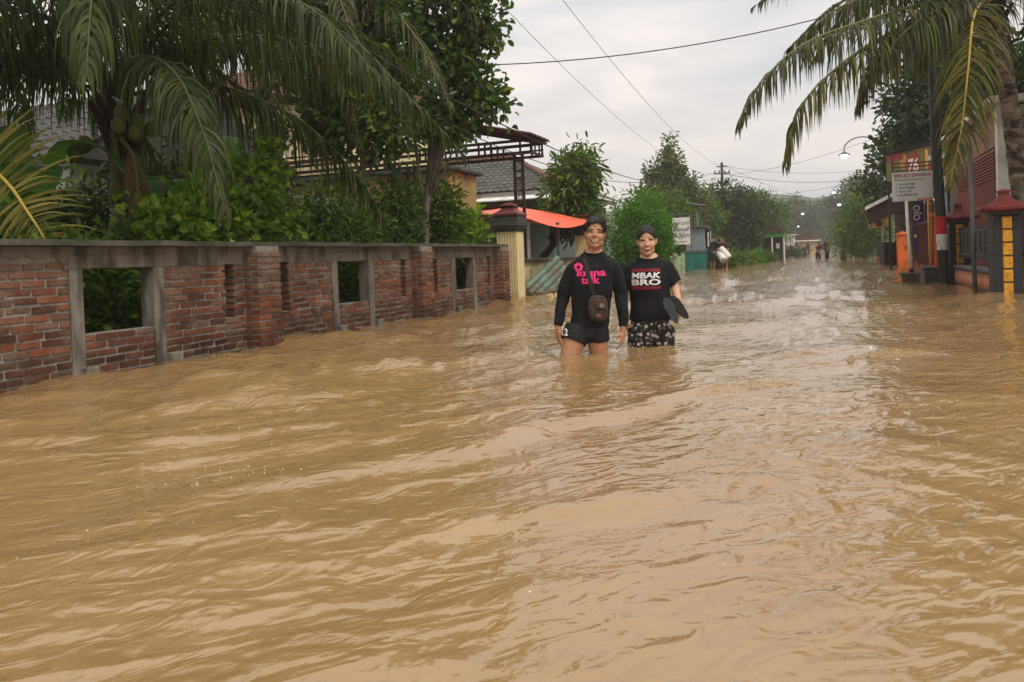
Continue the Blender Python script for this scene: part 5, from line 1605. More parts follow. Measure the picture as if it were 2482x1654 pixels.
# hanging furniture repair sign on its potted post
def repair_sign():
    t = thing('street_sign', 'white upholstery sign with bullet list on a white post in a dark pot', 'sign', (1.9, 18.7, 0))
    part('pot', mat('mossy_concrete', lin(88, 78, 66), lin(64, 58, 50), 8, 0.9, 0.5, 20), t, lambda b: b.loft([[Vector((1.9 + sx * e, 18.7 + sy * e, z)) for sx, sy in ((-1, -1), (1, -1), (1, 1), (-1, 1))] for e, z in ((0.14, -0.55), (0.165, 0.2), (0.2, 0.203), (0.2, 0.26))]), bevel=0.008)
    part('post', M_polewhite, t, lambda b: b.tube([(1.93, 18.72, 0.3), (1.89, 18.75, 1.1), (1.87, 18.76, 1.85)], 0.034, 10), smooth=True)
    part('foot', M_black, t, lambda b: b.tube([(1.93, 18.72, 0.2), (1.93, 18.72, 0.34)], 0.05, 10))
    def frame(b):
        b.bar((1.62, 18.80, 1.85), (1.62, 18.86, 3.4), 0.03)
        b.bar((2.36, 18.80, 0.4), (2.40, 18.86, 3.1), 0.03)
        b.bar((1.60, 18.82, 2.56), (2.40, 18.82, 2.56), 0.024)
        b.bar((1.60, 18.82, 2.64), (2.40, 18.82, 2.64), 0.024)
        b.bar((1.60, 18.82, 2.47), (2.40, 18.82, 2.47), 0.024)
    part('hanger_frame', M_rust, t, frame)
    x0, x1, z0, z1, y = 1.60, 2.385, 1.81, 2.44, 18.73
    bd = part('board', M_signwhite, t, lambda b: b.box(x0, x1, y, y + 0.04, z0, z1), bevel=0.004)
    yy = y - 0.003
    w = x1 - x0
    def heading(b):
        lettering(b, 'BEKLED SENDIKA', (x0 + w / 2, yy, z1 - 0.105), (1, 0, 0), (0, 0, 1), 0.098, 0.0022, sx=0.94)
    part('heading', M_print_red, bd, heading, fix=False)
    part('subheading', M_print_green, bd, lambda b: lettering(b, 'Menerima Pesanan :', (x0 + 0.05, yy, z1 - 0.185), (1, 0, 0), (0, 0, 1), 0.073, 0.0014, 'LEFT'), fix=False)
    def items(b):
        for k, s in enumerate(('Servis/ Ukir', 'Kursi Sudut', 'Kursi 321', 'Jok Mobil Dll')):
            z = z1 - 0.28 - k * 0.078
            lettering(b, s, (x0 + 0.13, yy, z), (1, 0, 0), (0, 0, 1), 0.068, 0.0012, 'LEFT')
            b.box(x0 + 0.07, x0 + 0.092, yy - 0.0005, yy + 0.0005, z + 0.012, z + 0.034)
    part('list', M_print_dark, bd, items, fix=False)
    part('ribbon', mat('print_orange', lin(190, 110, 60), lin(180, 100, 52), 4, 0.6), bd, lambda b: b.add([(x0 + w * 0.6, yy, z0 + 0.01), (x1 - 0.005, yy, z0 + 0.01), (x1 - 0.005, yy, z0 + 0.05), (x0 + w * 0.6, yy, z0 + 0.045)], [(0, 1, 2, 3)]), fix=False)
repair_sign()

# printed stall banner with mangoes
def mango_banner():
    t = thing('stall_banner', 'green and yellow stall banner with mangoes and a white number', 'banner', (3.1, 28.5, 3.5))
    A, B = Vector((2.36, 29.6, 0)), Vector((3.95, 26.3, 0))
    ux = (B - A); Lw = ux.length; ux = ux / Lw
    nrm = Vector((-ux.y, ux.x, 0)); nrm = nrm if nrm.y < 0 else -nrm
    def P(u, z, o=0.0): return A + ux * (u * Lw) + Vector((0, 0, z)) + nrm * o
    zb, zt = 3.05, 3.95
    def slab(b, u0, u1, z0, z1, o, th=0.02, mi=0):
        b.add([P(u0, z0, o), P(u1, z0, o), P(u1, z1, o), P(u0, z1, o), P(u0, z0, o - th), P(u1, z0, o - th), P(u1, z1, o - th), P(u0, z1, o - th)],
              [(0, 1, 2, 3), (4, 7, 6, 5), (0, 4, 5, 1), (2, 6, 7, 3), (0, 3, 7, 4), (1, 5, 6, 2)], mi)
    bd = part('sheet', mat('banner_green_yellow', lin(66, 84, 32), lin(130, 112, 48), 1.1, 0.6, stretch=(1, 1, 0.6), detail=1), t, lambda b: slab(b, 0, 1, zb, zt, 0), fix=False)
    part('roof_edge', M_brown, t, lambda b: (slab(b, -0.03, 1.05, zt + 0.03, zt + 0.1, 0.12, 0.4), slab(b, -0.03, 1.05, zt + 0.12, zt + 0.14, 0.2, 0.6)))
    part('red_panel', M_print_red, bd, lambda b: slab(b, 0.01, 0.28, zt - 0.25, zt - 0.02, 0.006, 0.003))
    def disc(b, u, z, rx, rz, o, n=28):
        b.add([P(u + rx * math.cos(a) / Lw, z + rz * math.sin(a), o) for a in np.linspace(0, 2 * math.pi, n, endpoint=False)], [tuple(range(n))])
    part('number_disc', mat('banner_orange', lin(160, 66, 40), lin(120, 44, 36), 2, 0.6), bd, lambda b: disc(b, 0.42, 3.5, 0.42, 0.4, 0.004), fix=False)
    part('mango', mat('banner_leaf_green', lin(84, 112, 40), lin(60, 92, 36), 2, 0.6), bd, lambda b: disc(b, 0.13, 3.25, 0.3, 0.24, 0.005), fix=False)
    part('mango', mat('banner_mango', lin(196, 150, 50), lin(170, 128, 44), 2, 0.6), bd, lambda b: disc(b, 0.28, 3.62, 0.2, 0.26, 0.003), fix=False)
    part('number', M_print_white, bd, lambda b: lettering(b, '76', P(0.42, 3.22, 0.009), ux, (0, 0, 1), 0.62, 0.012, shear=0.15), fix=False)
    part('fruit_name', M_print_white, bd, lambda b: lettering(b, 'MANGGA', P(0.62, 3.48, 0.009), ux, (0, 0, 1), 0.24, 0.006, 'LEFT'), fix=False)
    part('lower_panel', mat('banner_red_low', lin(168, 64, 40), lin(150, 54, 36), 2, 0.6), bd, lambda b: slab(b, 0.62, 0.98, zb + 0.02, zb + 0.28, 0.006, 0.003))
    part('stall_post', M_brown, t, lambda b: b.box(2.4, 2.47, 29.7, 29.77, -0.6, 4.0))
    part('stall_post', M_brown, t, lambda b: b.box(3.98, 4.05, 26.4, 26.47, -0.6, 4.0))
mango_banner()

# shop with rolled-down brown awning
def shop():
    t = thing('roadside_shop', 'roadside shop with sagging brown awning and pale roof edge', 'shop', (4.0, 36, 0))
    part('wall', M_brown, t, lambda b: b.box(3.6, 7.5, 37.4, 41.5, -0.6, 2.6))
    part('shutter', M_dark, t, lambda b: (b.box(2.75, 2.8, 36.9, 40.9, -0.3, 1.0), b.box(2.8, 3.6, 40.85, 40.9, -0.3, 1.0)))
    def rf(b):
        b.add([(2.05, 35.8, 2.42), (3.9, 35.5, 3.36), (3.9, 41.5, 3.36), (2.05, 41.5, 2.42), (2.05, 35.8, 2.36), (3.9, 35.5, 3.3), (3.9, 41.5, 3.3), (2.05, 41.5, 2.36)], [(0, 1, 2, 3), (4, 7, 6, 5), (0, 4, 5, 1), (2, 6, 7, 3), (0, 3, 7, 4), (1, 5, 6, 2)])
    part('awning', M_rustroof, t, rf)
    part('roof_edge', M_white, t, lambda b: b.add([(2.0, 35.7, 2.36), (3.95, 35.4, 3.32), (3.95, 35.4, 3.5), (2.0, 35.7, 2.5), (2.0, 35.78, 2.36), (3.95, 35.48, 3.32), (3.95, 35.48, 3.5), (2.0, 35.78, 2.5)], [(0, 1, 2, 3), (4, 7, 6, 5), (0, 4, 5, 1), (2, 6, 7, 3), (0, 3, 7, 4), (1, 5, 6, 2)]))
    part('valance', M_brown, t, lambda b: b.add([(2.08, 35.82, 2.38), (3.86, 35.55, 3.28), (3.86, 35.6, 2.45), (2.12, 35.86, 1.75)], [(0, 1, 2, 3)]), fix=False)
    part('strut', M_steel, t, lambda b: b.bar((2.2, 35.9, 1.6), (2.35, 35.9, 2.45), 0.05))
shop()
def gold_sign():
    t = thing('shop_sign', 'small golden shop sign hanging by the white lamp pole', 'sign', (2.7, 39.2, 1.9))
    part('board', mat('gold_sign_paint', lin(196, 156, 82), lin(172, 132, 66), 5, 0.6, stain=lin(220, 190, 130), stain_scale=4), t, lambda b: b.box(2.3, 3.15, 39.2, 39.26, 1.68, 2.1), bevel=0.01)
    part('emblem', M_rust, t, lambda b: b.tube([(2.75, 39.19, 1.88), (2.75, 39.197, 1.88)], 0.15, 16))
    part('post', M_rust, t, lambda b: b.box(3.16, 3.22, 39.2, 39.26, -0.5, 2.15))
gold_sign()

def orange_pillar(x, y, w, h, label):
    t = thing('orange_pillar', label, 'pillar', (x, y, 0), 'orange pillars of the shop yard')
    part('shaft', M_orange, t, lambda b: b.box(x - w, x + w, y - w, y + w, -0.6, h), bevel=0.015)
    part('cap', M_orange, t, lambda b: b.loft([[Vector((x + sx * e, y + sy * e, z)) for sx, sy in ((-1, -1), (1, -1), (1, 1), (-1, 1))] for e, z in ((w + 0.03, h + 0.002), (w + 0.03, h + 0.05), (0.03, h + 0.16))]))
orange_pillar(3.5, 37.0, 0.23, 1.28, 'plain orange gate pillar behind the white sign post')
orange_pillar(2.62, 20.6, 0.05, 1.45, 'slim orange post just behind the bamboo pole')
def orange_wall():
    t = thing('orange_wall', 'low orange yard wall with white slatted panel above it', 'wall', (3.7, 33.5, 0))
    part('wall', M_orange, t, lambda b: b.box(3.45, 4.3, 33.3, 33.45, -0.6, 0.85), bevel=0.01)
    for k in range(7):
        part('slat', M_white, t, lambda b: b.box(3.5, 4.25, 33.34, 33.37, 0.92 + k * 0.11, 0.99 + k * 0.11))
    part('slat_post', M_white, t, lambda b: (b.box(3.5, 3.54, 33.372, 33.41, 0.85, 1.7), b.box(4.2, 4.24, 33.372, 33.41, 0.85, 1.7)))
orange_wall()
def maroon_gate():
    t = thing('iron_gate', 'maroon iron gate with upright bars beyond the far gate pillar', 'gate', (3.5, 27, 0))
    part('frame', M_maroon, t, lambda b: (b.box(3.42, 3.47, 22.8, 31.5, 1.55, 1.61), b.box(3.42, 3.47, 22.8, 31.5, 0.1, 0.16)))
    for k in range(30):
        y = 22.9 + k * 0.29
        part('bar', M_maroon, t, lambda b: b.box(3.435, 3.46, y, y + 0.09, 0.162, 1.548))
    part('kerb', M_white, t, lambda b: b.box(3.3, 3.55, 21.2, 24.0, -0.6, 0.18), bevel=0.01)
maroon_gate()
def banner_flag():
    t = thing('feather_banner', 'purple vertical banner with white script on a thin pole', 'banner', (3.4, 31.5, 0))
    part('pole', M_rust, t, lambda b: b.tube([(3.33, 31.5, -0.5), (3.30, 31.5, 2.6)], 0.03, 8))
    def cloth(b):
        n = 14
        vs = []
        for i in range(n):
            z = 0.25 + 2.2 * i / (n - 1)
            for x in (3.35, 3.52, 3.70):
                vs.append((x + 0.02 * math.sin(i * 1.1), 31.5 + 0.03 * math.sin(i * 0.9 + x * 8), z))
        fs = [(i * 3 + j, i * 3 + j + 1, i * 3 + j + 4, i * 3 + j + 3) for i in range(n - 1) for j in range(2)]
        b.add(vs, fs)
        b.add([(x, y + 0.005, z) for x, y, z in vs], [tuple(reversed(f)) for f in fs])
    c = part('cloth', mat('purple_cloth', lin(84, 56, 128), lin(70, 46, 112), 4, 0.8), t, cloth, smooth=True, fix=False)
    part('script', M_print_white, c, lambda b: (lettering(b, 'OJO', (3.56, 31.44, 1.72), (0, 0, 1), (-1, 0, 0), 0.3, 0.004, 'LEFT'), b.add([(3.36, 31.445, 1.1), (3.69, 31.445, 1.22), (3.69, 31.445, 1.29), (3.36, 31.445, 1.2)], [(0, 1, 2, 3)])), fix=False)
banner_flag()
def water_tank():
    t = thing('pipe_column', 'pale blue pipe column behind the black utility pole', 'pipe', (3.5, 25, 0))
    part('pipe', mat('pale_blue_paint', lin(150, 170, 190), lin(136, 156, 176), 4, 0.5), t, lambda b: b.tube([(3.42, 24.6, -0.5), (3.42, 24.6, 2.35)], 0.075, 12), smooth=True)
    part('collar', M_white, t, lambda b: b.tube([(3.42, 24.6, 2.352), (3.42, 24.6, 2.75)], 0.09, 12))
water_tank()
def terrace():
    t = thing('shop_terrace', 'open wooden terrace with dark posts behind the banners', 'terrace', (4.4, 28, 0))
    for x, y in ((3.62, 24.9), (3.62, 27.5), (3.62, 30.5), (5.2, 24.9), (5.2, 30.5)):
        part('post', M_brown, t, lambda b: b.box(x, x + 0.08, y, y + 0.08, -0.5, 3.0))
    part('rail', M_brown, t, lambda b: [b.box(3.64, 3.68, 24.98, 27.5, z, z + 0.05) for z in (1.3, 1.65, 2.0)])
    part('ceiling', M_rustroof, t, lambda b: b.box(3.5, 6.5, 24.5, 32.5, 2.9, 2.98))
    part('back_wall', M_orange, t, lambda b: b.box(6.0, 6.1, 24.5, 32.5, -0.5, 2.89))
terrace()

# ------------------------------------------------------------------ street furniture: lamps, poles, cables, booth, far huts
M_lampglow = mat('lamp_bulb', (1, 0.97, 0.9), (1, 0.97, 0.9), 3, 0.4, emit=((1, 0.97, 0.92), 2.6))
def street_lamp(x, y, h, reach, label, planter=False, dark=False):
    s = 1 if reach < 0 else -1
    t = thing('street_lamp', label, 'street lamp', (x, y, 0), 'curved arm street lamps')
    m = M_steel if dark else M_polewhite
    part('pole', m, t, lambda b: b.tube([(x, y, 0.25 if planter else -0.6), (x, y, 2.6)], [0.05, 0.045], 10), smooth=True)
    n = 14
    arc = [(x, y, 2.6), (x - s * 0.02, y, h - 1.2)]
    for k in range(n):
        a = math.pi * k / (n - 1) * 0.86
        r = abs(reach) / 2 * 1.08
        arc.append((x - s * (r - r * math.cos(a)), y, h - 0.72 + 0.72 * math.sin(a)))
    arm = part('arm', M_steel, t, lambda b: b.tube(arc, [0.04] * 2 + [0.028] * n, 8), smooth=True)
    ex, _, ez = arc[-1]
    part('shade', M_steel, t, lambda b: b.tube([(ex, y, ez - 0.02), (ex, y, ez - 0.2), (ex, y, ez - 0.24), (ex, y, ez - 0.36)], [0.02, 0.03, 0.09, 0.28], 14), smooth=True, angle=0.6)
    part('bulb', M_lampglow, t, lambda b: b.ball((ex, y, ez - 0.42), (0.17, 0.17, 0.13), 12, 8), smooth=True)
    if planter:
        part('planter', M_orange, t, lambda b: b.loft([[Vector((x + sx * e, y + sy * e, z)) for sx, sy in ((-1, -1), (1, -1), (1, 1), (-1, 1))] for e, z in ((0.18, -0.6), (0.2, 0.22), (0.26, 0.223), (0.26, 0.34))]), bevel=0.012)
street_lamp(2.93, 39.5, 5.95, -1.5, 'nearest curved white street lamp standing in an orange planter', planter=True)
street_lamp(3.6, 91, 7.6, -1.5, 'second curved street lamp beside the dark pole on the right bank', dark=True)
street_lamp(-2.9, 104, 6.0, 1.5, 'far street lamp glowing highest above the vanishing street', dark=True)
street_lamp(3.9, 84, 5.9, -1.5, 'lit street lamp in front of the hazy trees on the right', dark=True)
street_lamp(-4.5, 160, 5.9, 1.5, 'tiny far street lamp glowing left of the vanishing street', dark=True)
street_lamp(-6.2, 192, 5.9, 1.5, 'tiniest lit street lamp at the far left of the street end', dark=True)
street_lamp(-4.6, 214, 4.4, 1.5, 'lowest glowing lamp in the distance above the wading group', dark=True)

def solar_lamp():
    t = thing('solar_lamp', 'grey solar street lamp with tilted panel above the laundry booth', 'solar lamp', (-5.35, 38.6, 0))
    part('pole', M_steel, t, lambda b: b.tube([(-5.35, 38.6, -0.5), (-5.35, 38.6, 3.15)], 0.045, 10), smooth=True)
    part('panel', mat('solar_panel', lin(150, 156, 160), lin(130, 136, 140), 3, 0.3), t, lambda b: b.box(-5.85, -4.95, 38.4, 38.8, 3.2, 3.24, rot=Matrix.Rotation(0.18, 3, 'Y')))
    part('head', M_steel, t, lambda b: b.box(-5.4, -5.0, 38.55, 38.65, 3.09, 3.15))
solar_lamp()

M_pole = mat('weathered_pole', lin(74, 66, 58), lin(54, 48, 44), 6, 0.9, 0.3)
def utility_pole(x, y, h, label):
    t = thing('utility_pole', label, 'utility pole', (x, y, 0), 'utility poles')
    part('shaft', M_pole, t, lambda b: b.tube([(x, y, -0.6), (x, y, h)], [0.15, 0.1], 10), smooth=True)
    part('crossarm', M_pole, t, lambda b: (b.box(x - 0.6, x + 0.6, y - 0.05, y + 0.05, h - 0.9, h - 0.8), b.box(x - 0.4, x + 0.4, y - 0.05, y + 0.05, h - 0.35, h - 0.27)))
    part('insulator', M_steel, t, lambda b: [b.tube([(x + d, y, h - 0.8), (x + d, y, h - 0.62)], 0.05, 8) for d in (-0.55, -0.2, 0.2, 0.55)])
utility_pole(-6.6, 62, 7.75, 'dark wooden utility pole rising among the left roadside trees')
utility_pole(3.98, 82.4, 8.3, 'thin utility pole standing behind the bamboo clump')

M_cable = mat('black_cable', lin(38, 38, 40), lin(30, 30, 32), 6, 0.6)
def cable(a, c, sag, r, label, n=40):
    a, c = Vector(a), Vector(c)
    # the curve hangs lower towards its far half the same way any slack line does
    pts = [a.lerp(c, s) - Vector((0, 0, 4 * sag * s * (1 - s))) for s in np.linspace(0, 1, n) ** 2]
    o = MB().tube(pts, r, 5).build('power_cable', M_cable, smooth=True)
    props(o, label, 'cable', 'overhead cables')
def slack_cable(pts, r, label):
    o = MB().tube(curve_pts(pts, 60), r, 5).build('power_cable', M_cable, smooth=True)
    props(o, label, 'cable', 'overhead cables')
slack_cable([(-5, 0.5, 4.4), (-5, 6.6, 3.64), (-5, 10, 3.33), (-5, 14, 3.16), (-5.05, 20, 3.1), (-5.2, 27, 3.4), (-5.8, 42, 4.8), (-6.6, 62, 7.2)], 0.011, 'thick black cable descending in front of the jackfruit crowns to the utility pole')
slack_cable([(-5.06, 0.5, 4.1), (-5.06, 6.2, 3.43), (-5.06, 10, 2.97), (-5.06, 14, 2.78), (-5.1, 20, 2.85), (-5.3, 30, 3.6), (-6.0, 44, 4.8), (-6.6, 62, 6.6)], 0.008, 'second black cable hanging just under the thick one before the jackfruit crowns')
slack_cable([(-5.12, 0.5, 4.0), (-5.12, 6.2, 3.36), (-5.12, 10, 2.90), (-5.12, 13, 2.80), (-5.5, 16, 3.2)], 0.005, 'thin cable branching off to the carport roof corner')
cable((-5.5, 8, 8.2), (-6.6, 62, 7.5), 1.2, 0.0074, 'thin grey cable slanting down across the open sky, upper one')
cable((-6.2, 9, 7.2), (-6.6, 62, 6.9), 1.6, 0.0062, 'thin grey cable slanting down across the open sky, lower one')
cable((-8.0, 17, 5.6), (3.2, 22, 7.4), 0.5, 0.0136, 'twisted cable strung right across the street below the clouds')
cable((-6.6, 62, 6.9), (3.98, 82.4, 7.4), 0.5, 0.0186, 'heavy cable between the two utility poles')
cable((-6.6, 62, 7.5), (9, 66, 7.4), 0.9, 0.0112, 'upper thin cable crossing the street from the left pole')
cable((-6.6, 62, 6.8), (8, 42, 8.2), 0.9, 0.0112, 'cable rising from the left pole towards the teak tree')
cable((-6.6, 62, 7.6), (3.98, 110, 6.0), 0.6, 0.0112, 'cable falling from the left pole towards the far right bank')
cable((-9, 75, 5.9), (9, 72, 7.6), 0.8, 0.0124, 'low cable across the street in front of the pale hills')
cable((-9, 95, 6.2), (12, 92, 7.4), 0.7, 0.0124, 'lowest cable across the far street')

# laundry sign and booth
def laundry():
    t = thing('laundry_sign', 'white laundry sign with dark lettering on a thin frame', 'sign', (-5.3, 33.4, 0))
    part('frame', M_steel, t, lambda b: (b.bar((-5.72, 33.4, -0.3), (-5.72, 33.4, 2.5), 0.04), b.bar((-4.92, 33.4, -0.3), (-4.92, 33.4, 2.5), 0.04), b.bar((-5.75, 33.4, 2.5), (-4.9, 33.4, 2.5), 0.04)))
    bd = part('board', M_white, t, lambda b: b.box(-5.69, -4.95, 33.38, 33.42, 1.2, 2.36), bevel=0.005)
    part('print', M_print_dark, bd, lambda b: (lettering(b, 'BISA CUCI', (-5.32, 33.376, 2.06), (1, 0, 0), (0, 0, 1), 0.17, 0.004, sx=0.85), lettering(b, 'Abiccell', (-5.32, 33.376, 1.78), (1, 0, 0), (0, 0, 1), 0.24, 0.004, shear=0.3, sx=0.8)), fix=False)
    part('print', mat('print_grey', lin(120, 122, 122), lin(110, 112, 112), 5, 0.6), bd, lambda b: (lettering(b, 'LAUNDRY', (-5.32, 33.376, 1.5), (1, 0, 0), (0, 0, 1), 0.21, 0.005, sx=0.72), b.box(-5.6, -5.05, 33.374, 33.377, 1.32, 1.35)), fix=False)
laundry()
def booth():
    t = thing('laundry_booth', 'small booth with grey upper panel and teal lower panel behind the laundry sign', 'booth', (-5.3, 36.8, 0))
    part('lower_panel', mat('teal_paint', lin(20, 118, 102), lin(16, 98, 88), 3, 0.6, stain=lin(40, 84, 74), stain_scale=2), t, lambda b: b.box(-5.62, -4.86, 36.4, 38.2, -0.6, 0.85))
    part('rail', M_steel, t, lambda b: b.box(-5.66, -4.82, 36.36, 38.24, 0.853, 0.94))
    part('upper_panel', mat('grey_board', lin(128, 136, 140), lin(112, 120, 126), 3, 0.7), t, lambda b: b.box(-5.6, -4.88, 36.42, 38.18, 0.943, 2.0))
    part('roof', M_steel, t, lambda b: b.box(-5.75, -4.7, 36.25, 38.3, 2.003, 2.06), bevel=0.01)
booth()
def green_panels():
    t = thing('panel_fence', 'pale green board fence beside the teal booth', 'fence', (-5.9, 36.6, 0))
    for k in range(4):
        x = -6.35 + k * 0.175
        part('board', mat('pale_green_paint', lin(168, 190, 146), lin(146, 168, 128), 3, 0.8, stain=lin(110, 120, 90), stain_scale=3), t, lambda b: b.box(x, x + 0.165, 36.3, 36.34, -0.5, 0.72 + 0.12 * (k % 2)))
green_panels()
def clothes_rack():
    t = thing('hanging_jacket', 'black jacket with white stripes hanging on the booth side', 'jacket', (-4.68, 36.9, 1.5))
    part('hook', M_steel, t, lambda b: b.bar((-4.72, 36.9, 2.0), (-4.55, 36.9, 2.0), 0.02))
    part('cloth', M_black, t, lambda b: b.loft([[Vector((-4.62 + rx * math.cos(a), 36.86 + 0.05 * math.sin(a), z)) for a in np.linspace(0, 2 * math.pi, 10, endpoint=False)] for z, rx in ((1.0, 0.13), (1.3, 0.15), (1.7, 0.17), (1.9, 0.15), (1.98, 0.05))]), smooth=True)
    part('stripe', M_white, t, lambda b: (b.box(-4.66, -4.60, 36.795, 36.805, 1.1, 1.75), b.box(-4.53, -4.50, 36.80, 36.81, 1.3, 1.8)))
clothes_rack()

def green_hut():
    t = thing('roadside_hut', 'small hut with bright green fascia and white posts on the left bank', 'hut', (-3.0, 62, 0))
    part('wall', M_dark, t, lambda b: b.box(-3.7, -2.3, 61.4, 63.5, -0.5, 1.75))
    part('fascia', mat('green_fascia', lin(70, 130, 66), lin(58, 114, 56), 3, 0.6), t, lambda b: b.box(-3.85, -2.1, 60.8, 63.6, 1.753, 2.15))
    part('roof', M_rustroof, t, lambda b: b.prism([(-3.95, 2.153), (-2.0, 2.153), (-2.97, 2.65)], 'y', 60.7, 63.7))
    for x in (-3.05, -2.2):
        part('post', M_polewhite, t, lambda b: b.box(x, x + 0.1, 60.85, 60.95, -0.5, 1.75))
    part('notice', M_white, t, lambda b: b.box(-2.75, -2.5, 61.36, 61.398, 0.9, 1.3))
green_hut()
def far_house(x, y, w, d, h, m, label):
    t = thing('far_house', label, 'house', (x, y, 0), 'small houses at the street end')
    part('wall', m, t, lambda b: b.box(x, x + w, y, y + d, -0.5, h))
    part('roof', M_rustroof, t, lambda b: b.prism([(x - 0.4, h + 0.002), (x + w + 0.4, h + 0.002), (x + w / 2, h + 1.1)], 'y', y - 0.4, y + d + 0.4))
    part('door', M_dark, t, lambda b: b.box(x + w * 0.4, x + w * 0.6, y - 0.04, y - 0.002, -0.4, h * 0.75))
    part('eave', M_white, t, lambda b: b.box(x - 0.5, x + w + 0.5, y - 0.7, y - 0.45, h - 0.1, h + 0.04))
far_house(-2.3, 118, 2.6, 4, 1.9, M_olive, 'pale cream house front closing the street behind the waders')
far_house(3.0, 124, 2.4, 4, 1.8, M_olive, 'pale low house front to the right of the street end')
far_house(-6.5, 128, 3.5, 4, 3.0, M_white, 'white eaved house half hidden by hazy trees at the street end')

# pale hills closing the view
def hills():
    rs = np.random.default_rng(4)
    xs = np.linspace(-150, 160, 90)
    prof = 12 + 8 * vnoise(xs * 0.022 + 4, xs * 0) + 1.6 * vnoise(xs * 0.11, xs * 0 + 3) + 8 * np.exp(-((xs + 16) / 34) ** 2)
    vs, fs = [], []
    for i, x in enumerate(xs):
        for j in range(6):
            s = j / 5
            vs.append((x, 300 + 38 * s, prof[i] * math.sin(s * math.pi / 2) + 1.2 * rs.normal() * (1 if 0 < j < 5 else 0)))
    for i in range(89):
        for j in range(5):
            fs.append((i * 6 + j, i * 6 + j + 6, i * 6 + j + 7, i * 6 + j + 1))
    o = MB().add(vs, fs).build('hills', mat('wooded_hill', (0.03, 0.05, 0.03), (0.05, 0.08, 0.04), 0.05, 0.95), smooth=True, fix=False)
    props(o, kind='structure')
hills()

# ------------------------------------------------------------------ people
def remesh(mb, name, mats, parent, voxel, smooth=4, wrinkle=0.0, wscale=9.0, fac=0.5):
    """union of overlapping closed shapes grown into ONE continuous surface"""
    me = mb.mesh('tmp')
    bm = bmesh.new(); bm.from_mesh(me); bmesh.ops.recalc_face_normals(bm, faces=bm.faces); bm.to_mesh(me); bm.free()
    o = bpy.data.objects.new('tmp', me); COL.objects.link(o)
    r = o.modifiers.new('r', 'REMESH'); r.mode = 'VOXEL'; r.voxel_size = voxel
    s = o.modifiers.new('s', 'SMOOTH'); s.factor = fac; s.iterations = smooth
    dg = bpy.context.evaluated_depsgraph_get()
    out = bpy.data.meshes.new_from_object(o.evaluated_get(dg))
    bpy.data.objects.remove(o, do_unlink=True); bpy.data.meshes.remove(me)
    out.name = name
    n = len(out.vertices)
    co = np.zeros(n * 3); out.vertices.foreach_get('co', co); co = co.reshape(-1, 3)
    if wrinkle:
        no = np.zeros(n * 3); out.vertices.foreach_get('normal', no); no = no.reshape(-1, 3)
        u, w = co[:, 0] * wscale + co[:, 1] * 3, co[:, 2] * wscale
        fold = vnoise(u + 0.7 * w + 30, w * 0.6 - 0.4 * u + 50) + 0.5 * vnoise(u * 2.1 + 9, w * 1.7 + u + 70) - 0.75
        co = co + no * (fold * wrinkle)[:, None]
        out.vertices.foreach_set('co', co.ravel())
    out.materials.clear()
    for m in (mats if isinstance(mats, (list, tuple)) else [mats]):
        out.materials.append(m)
    out.polygons.foreach_set('use_smooth', np.ones(len(out.polygons), bool))
    out.update()
    return link_mesh(name, out, parent)

def ell_loft(mb, secs, n=18):
    """torso-like stack of ellipses (z, cx, cy, rx, ry[, tilt up towards the back])"""
    mb.loft([[Vector((q[1] + q[3] * math.cos(a), q[2] + q[4] * math.sin(a), q[0] + (q[5] if len(q) > 5 else 0) * math.sin(a))) for a in np.linspace(0, 2 * math.pi, n, endpoint=False)] for q in secs])

def hand(mb, w, d, side, nrm, curl=0.5, s=1.0):
    """palm with five separate fingers; w wrist, d towards fingertips, side towards the thumb, nrm palm side"""
    w, d, side, nrm = Vector(w), Vector(d).normalized(), Vector(side).normalized(), Vector(nrm).normalized()
    rot = Matrix((side, nrm, d)).transposed()
    mb.ball(w + d * 0.045 * s, (0.038 * s, 0.017 * s, 0.052 * s), 12, 8, rot=rot)
    mb.tube([w - d * 0.03, w + d * 0.02], [0.027 * s, 0.028 * s], 10)
    for k, (o, ln) in enumerate(((0.029, 0.072), (0.010, 0.08), (-0.010, 0.075), (-0.028, 0.06))):
        p = w + d * 0.082 * s + side * o * s
        pts, dd = [p - d * 0.02], d.copy()
        for j in range(3):
            pts.append(pts[-1] + dd * (ln * s / 2.4 + (0.012 if j == 0 else 0)))
            dd = (dd + nrm * curl * (0.6 + 0.2 * k)).normalized()
        pts.append(pts[-1] + dd * ln * s / 3.2)
        mb.tube(pts, [0.0095 * s, 0.0092 * s, 0.0086 * s, 0.008 * s, 0.0062 * s], 8)
    p = w + d * 0.03 * s + side * 0.03 * s
    mb.tube([p - side * 0.015, p + (side * 0.6 + d * 0.6 + nrm * 0.3).normalized() * 0.035 * s, p + (side * 0.45 + d + nrm * 0.6).normalized() * 0.068 * s], [0.013 * s, 0.0115 * s, 0.0085 * s], 8)

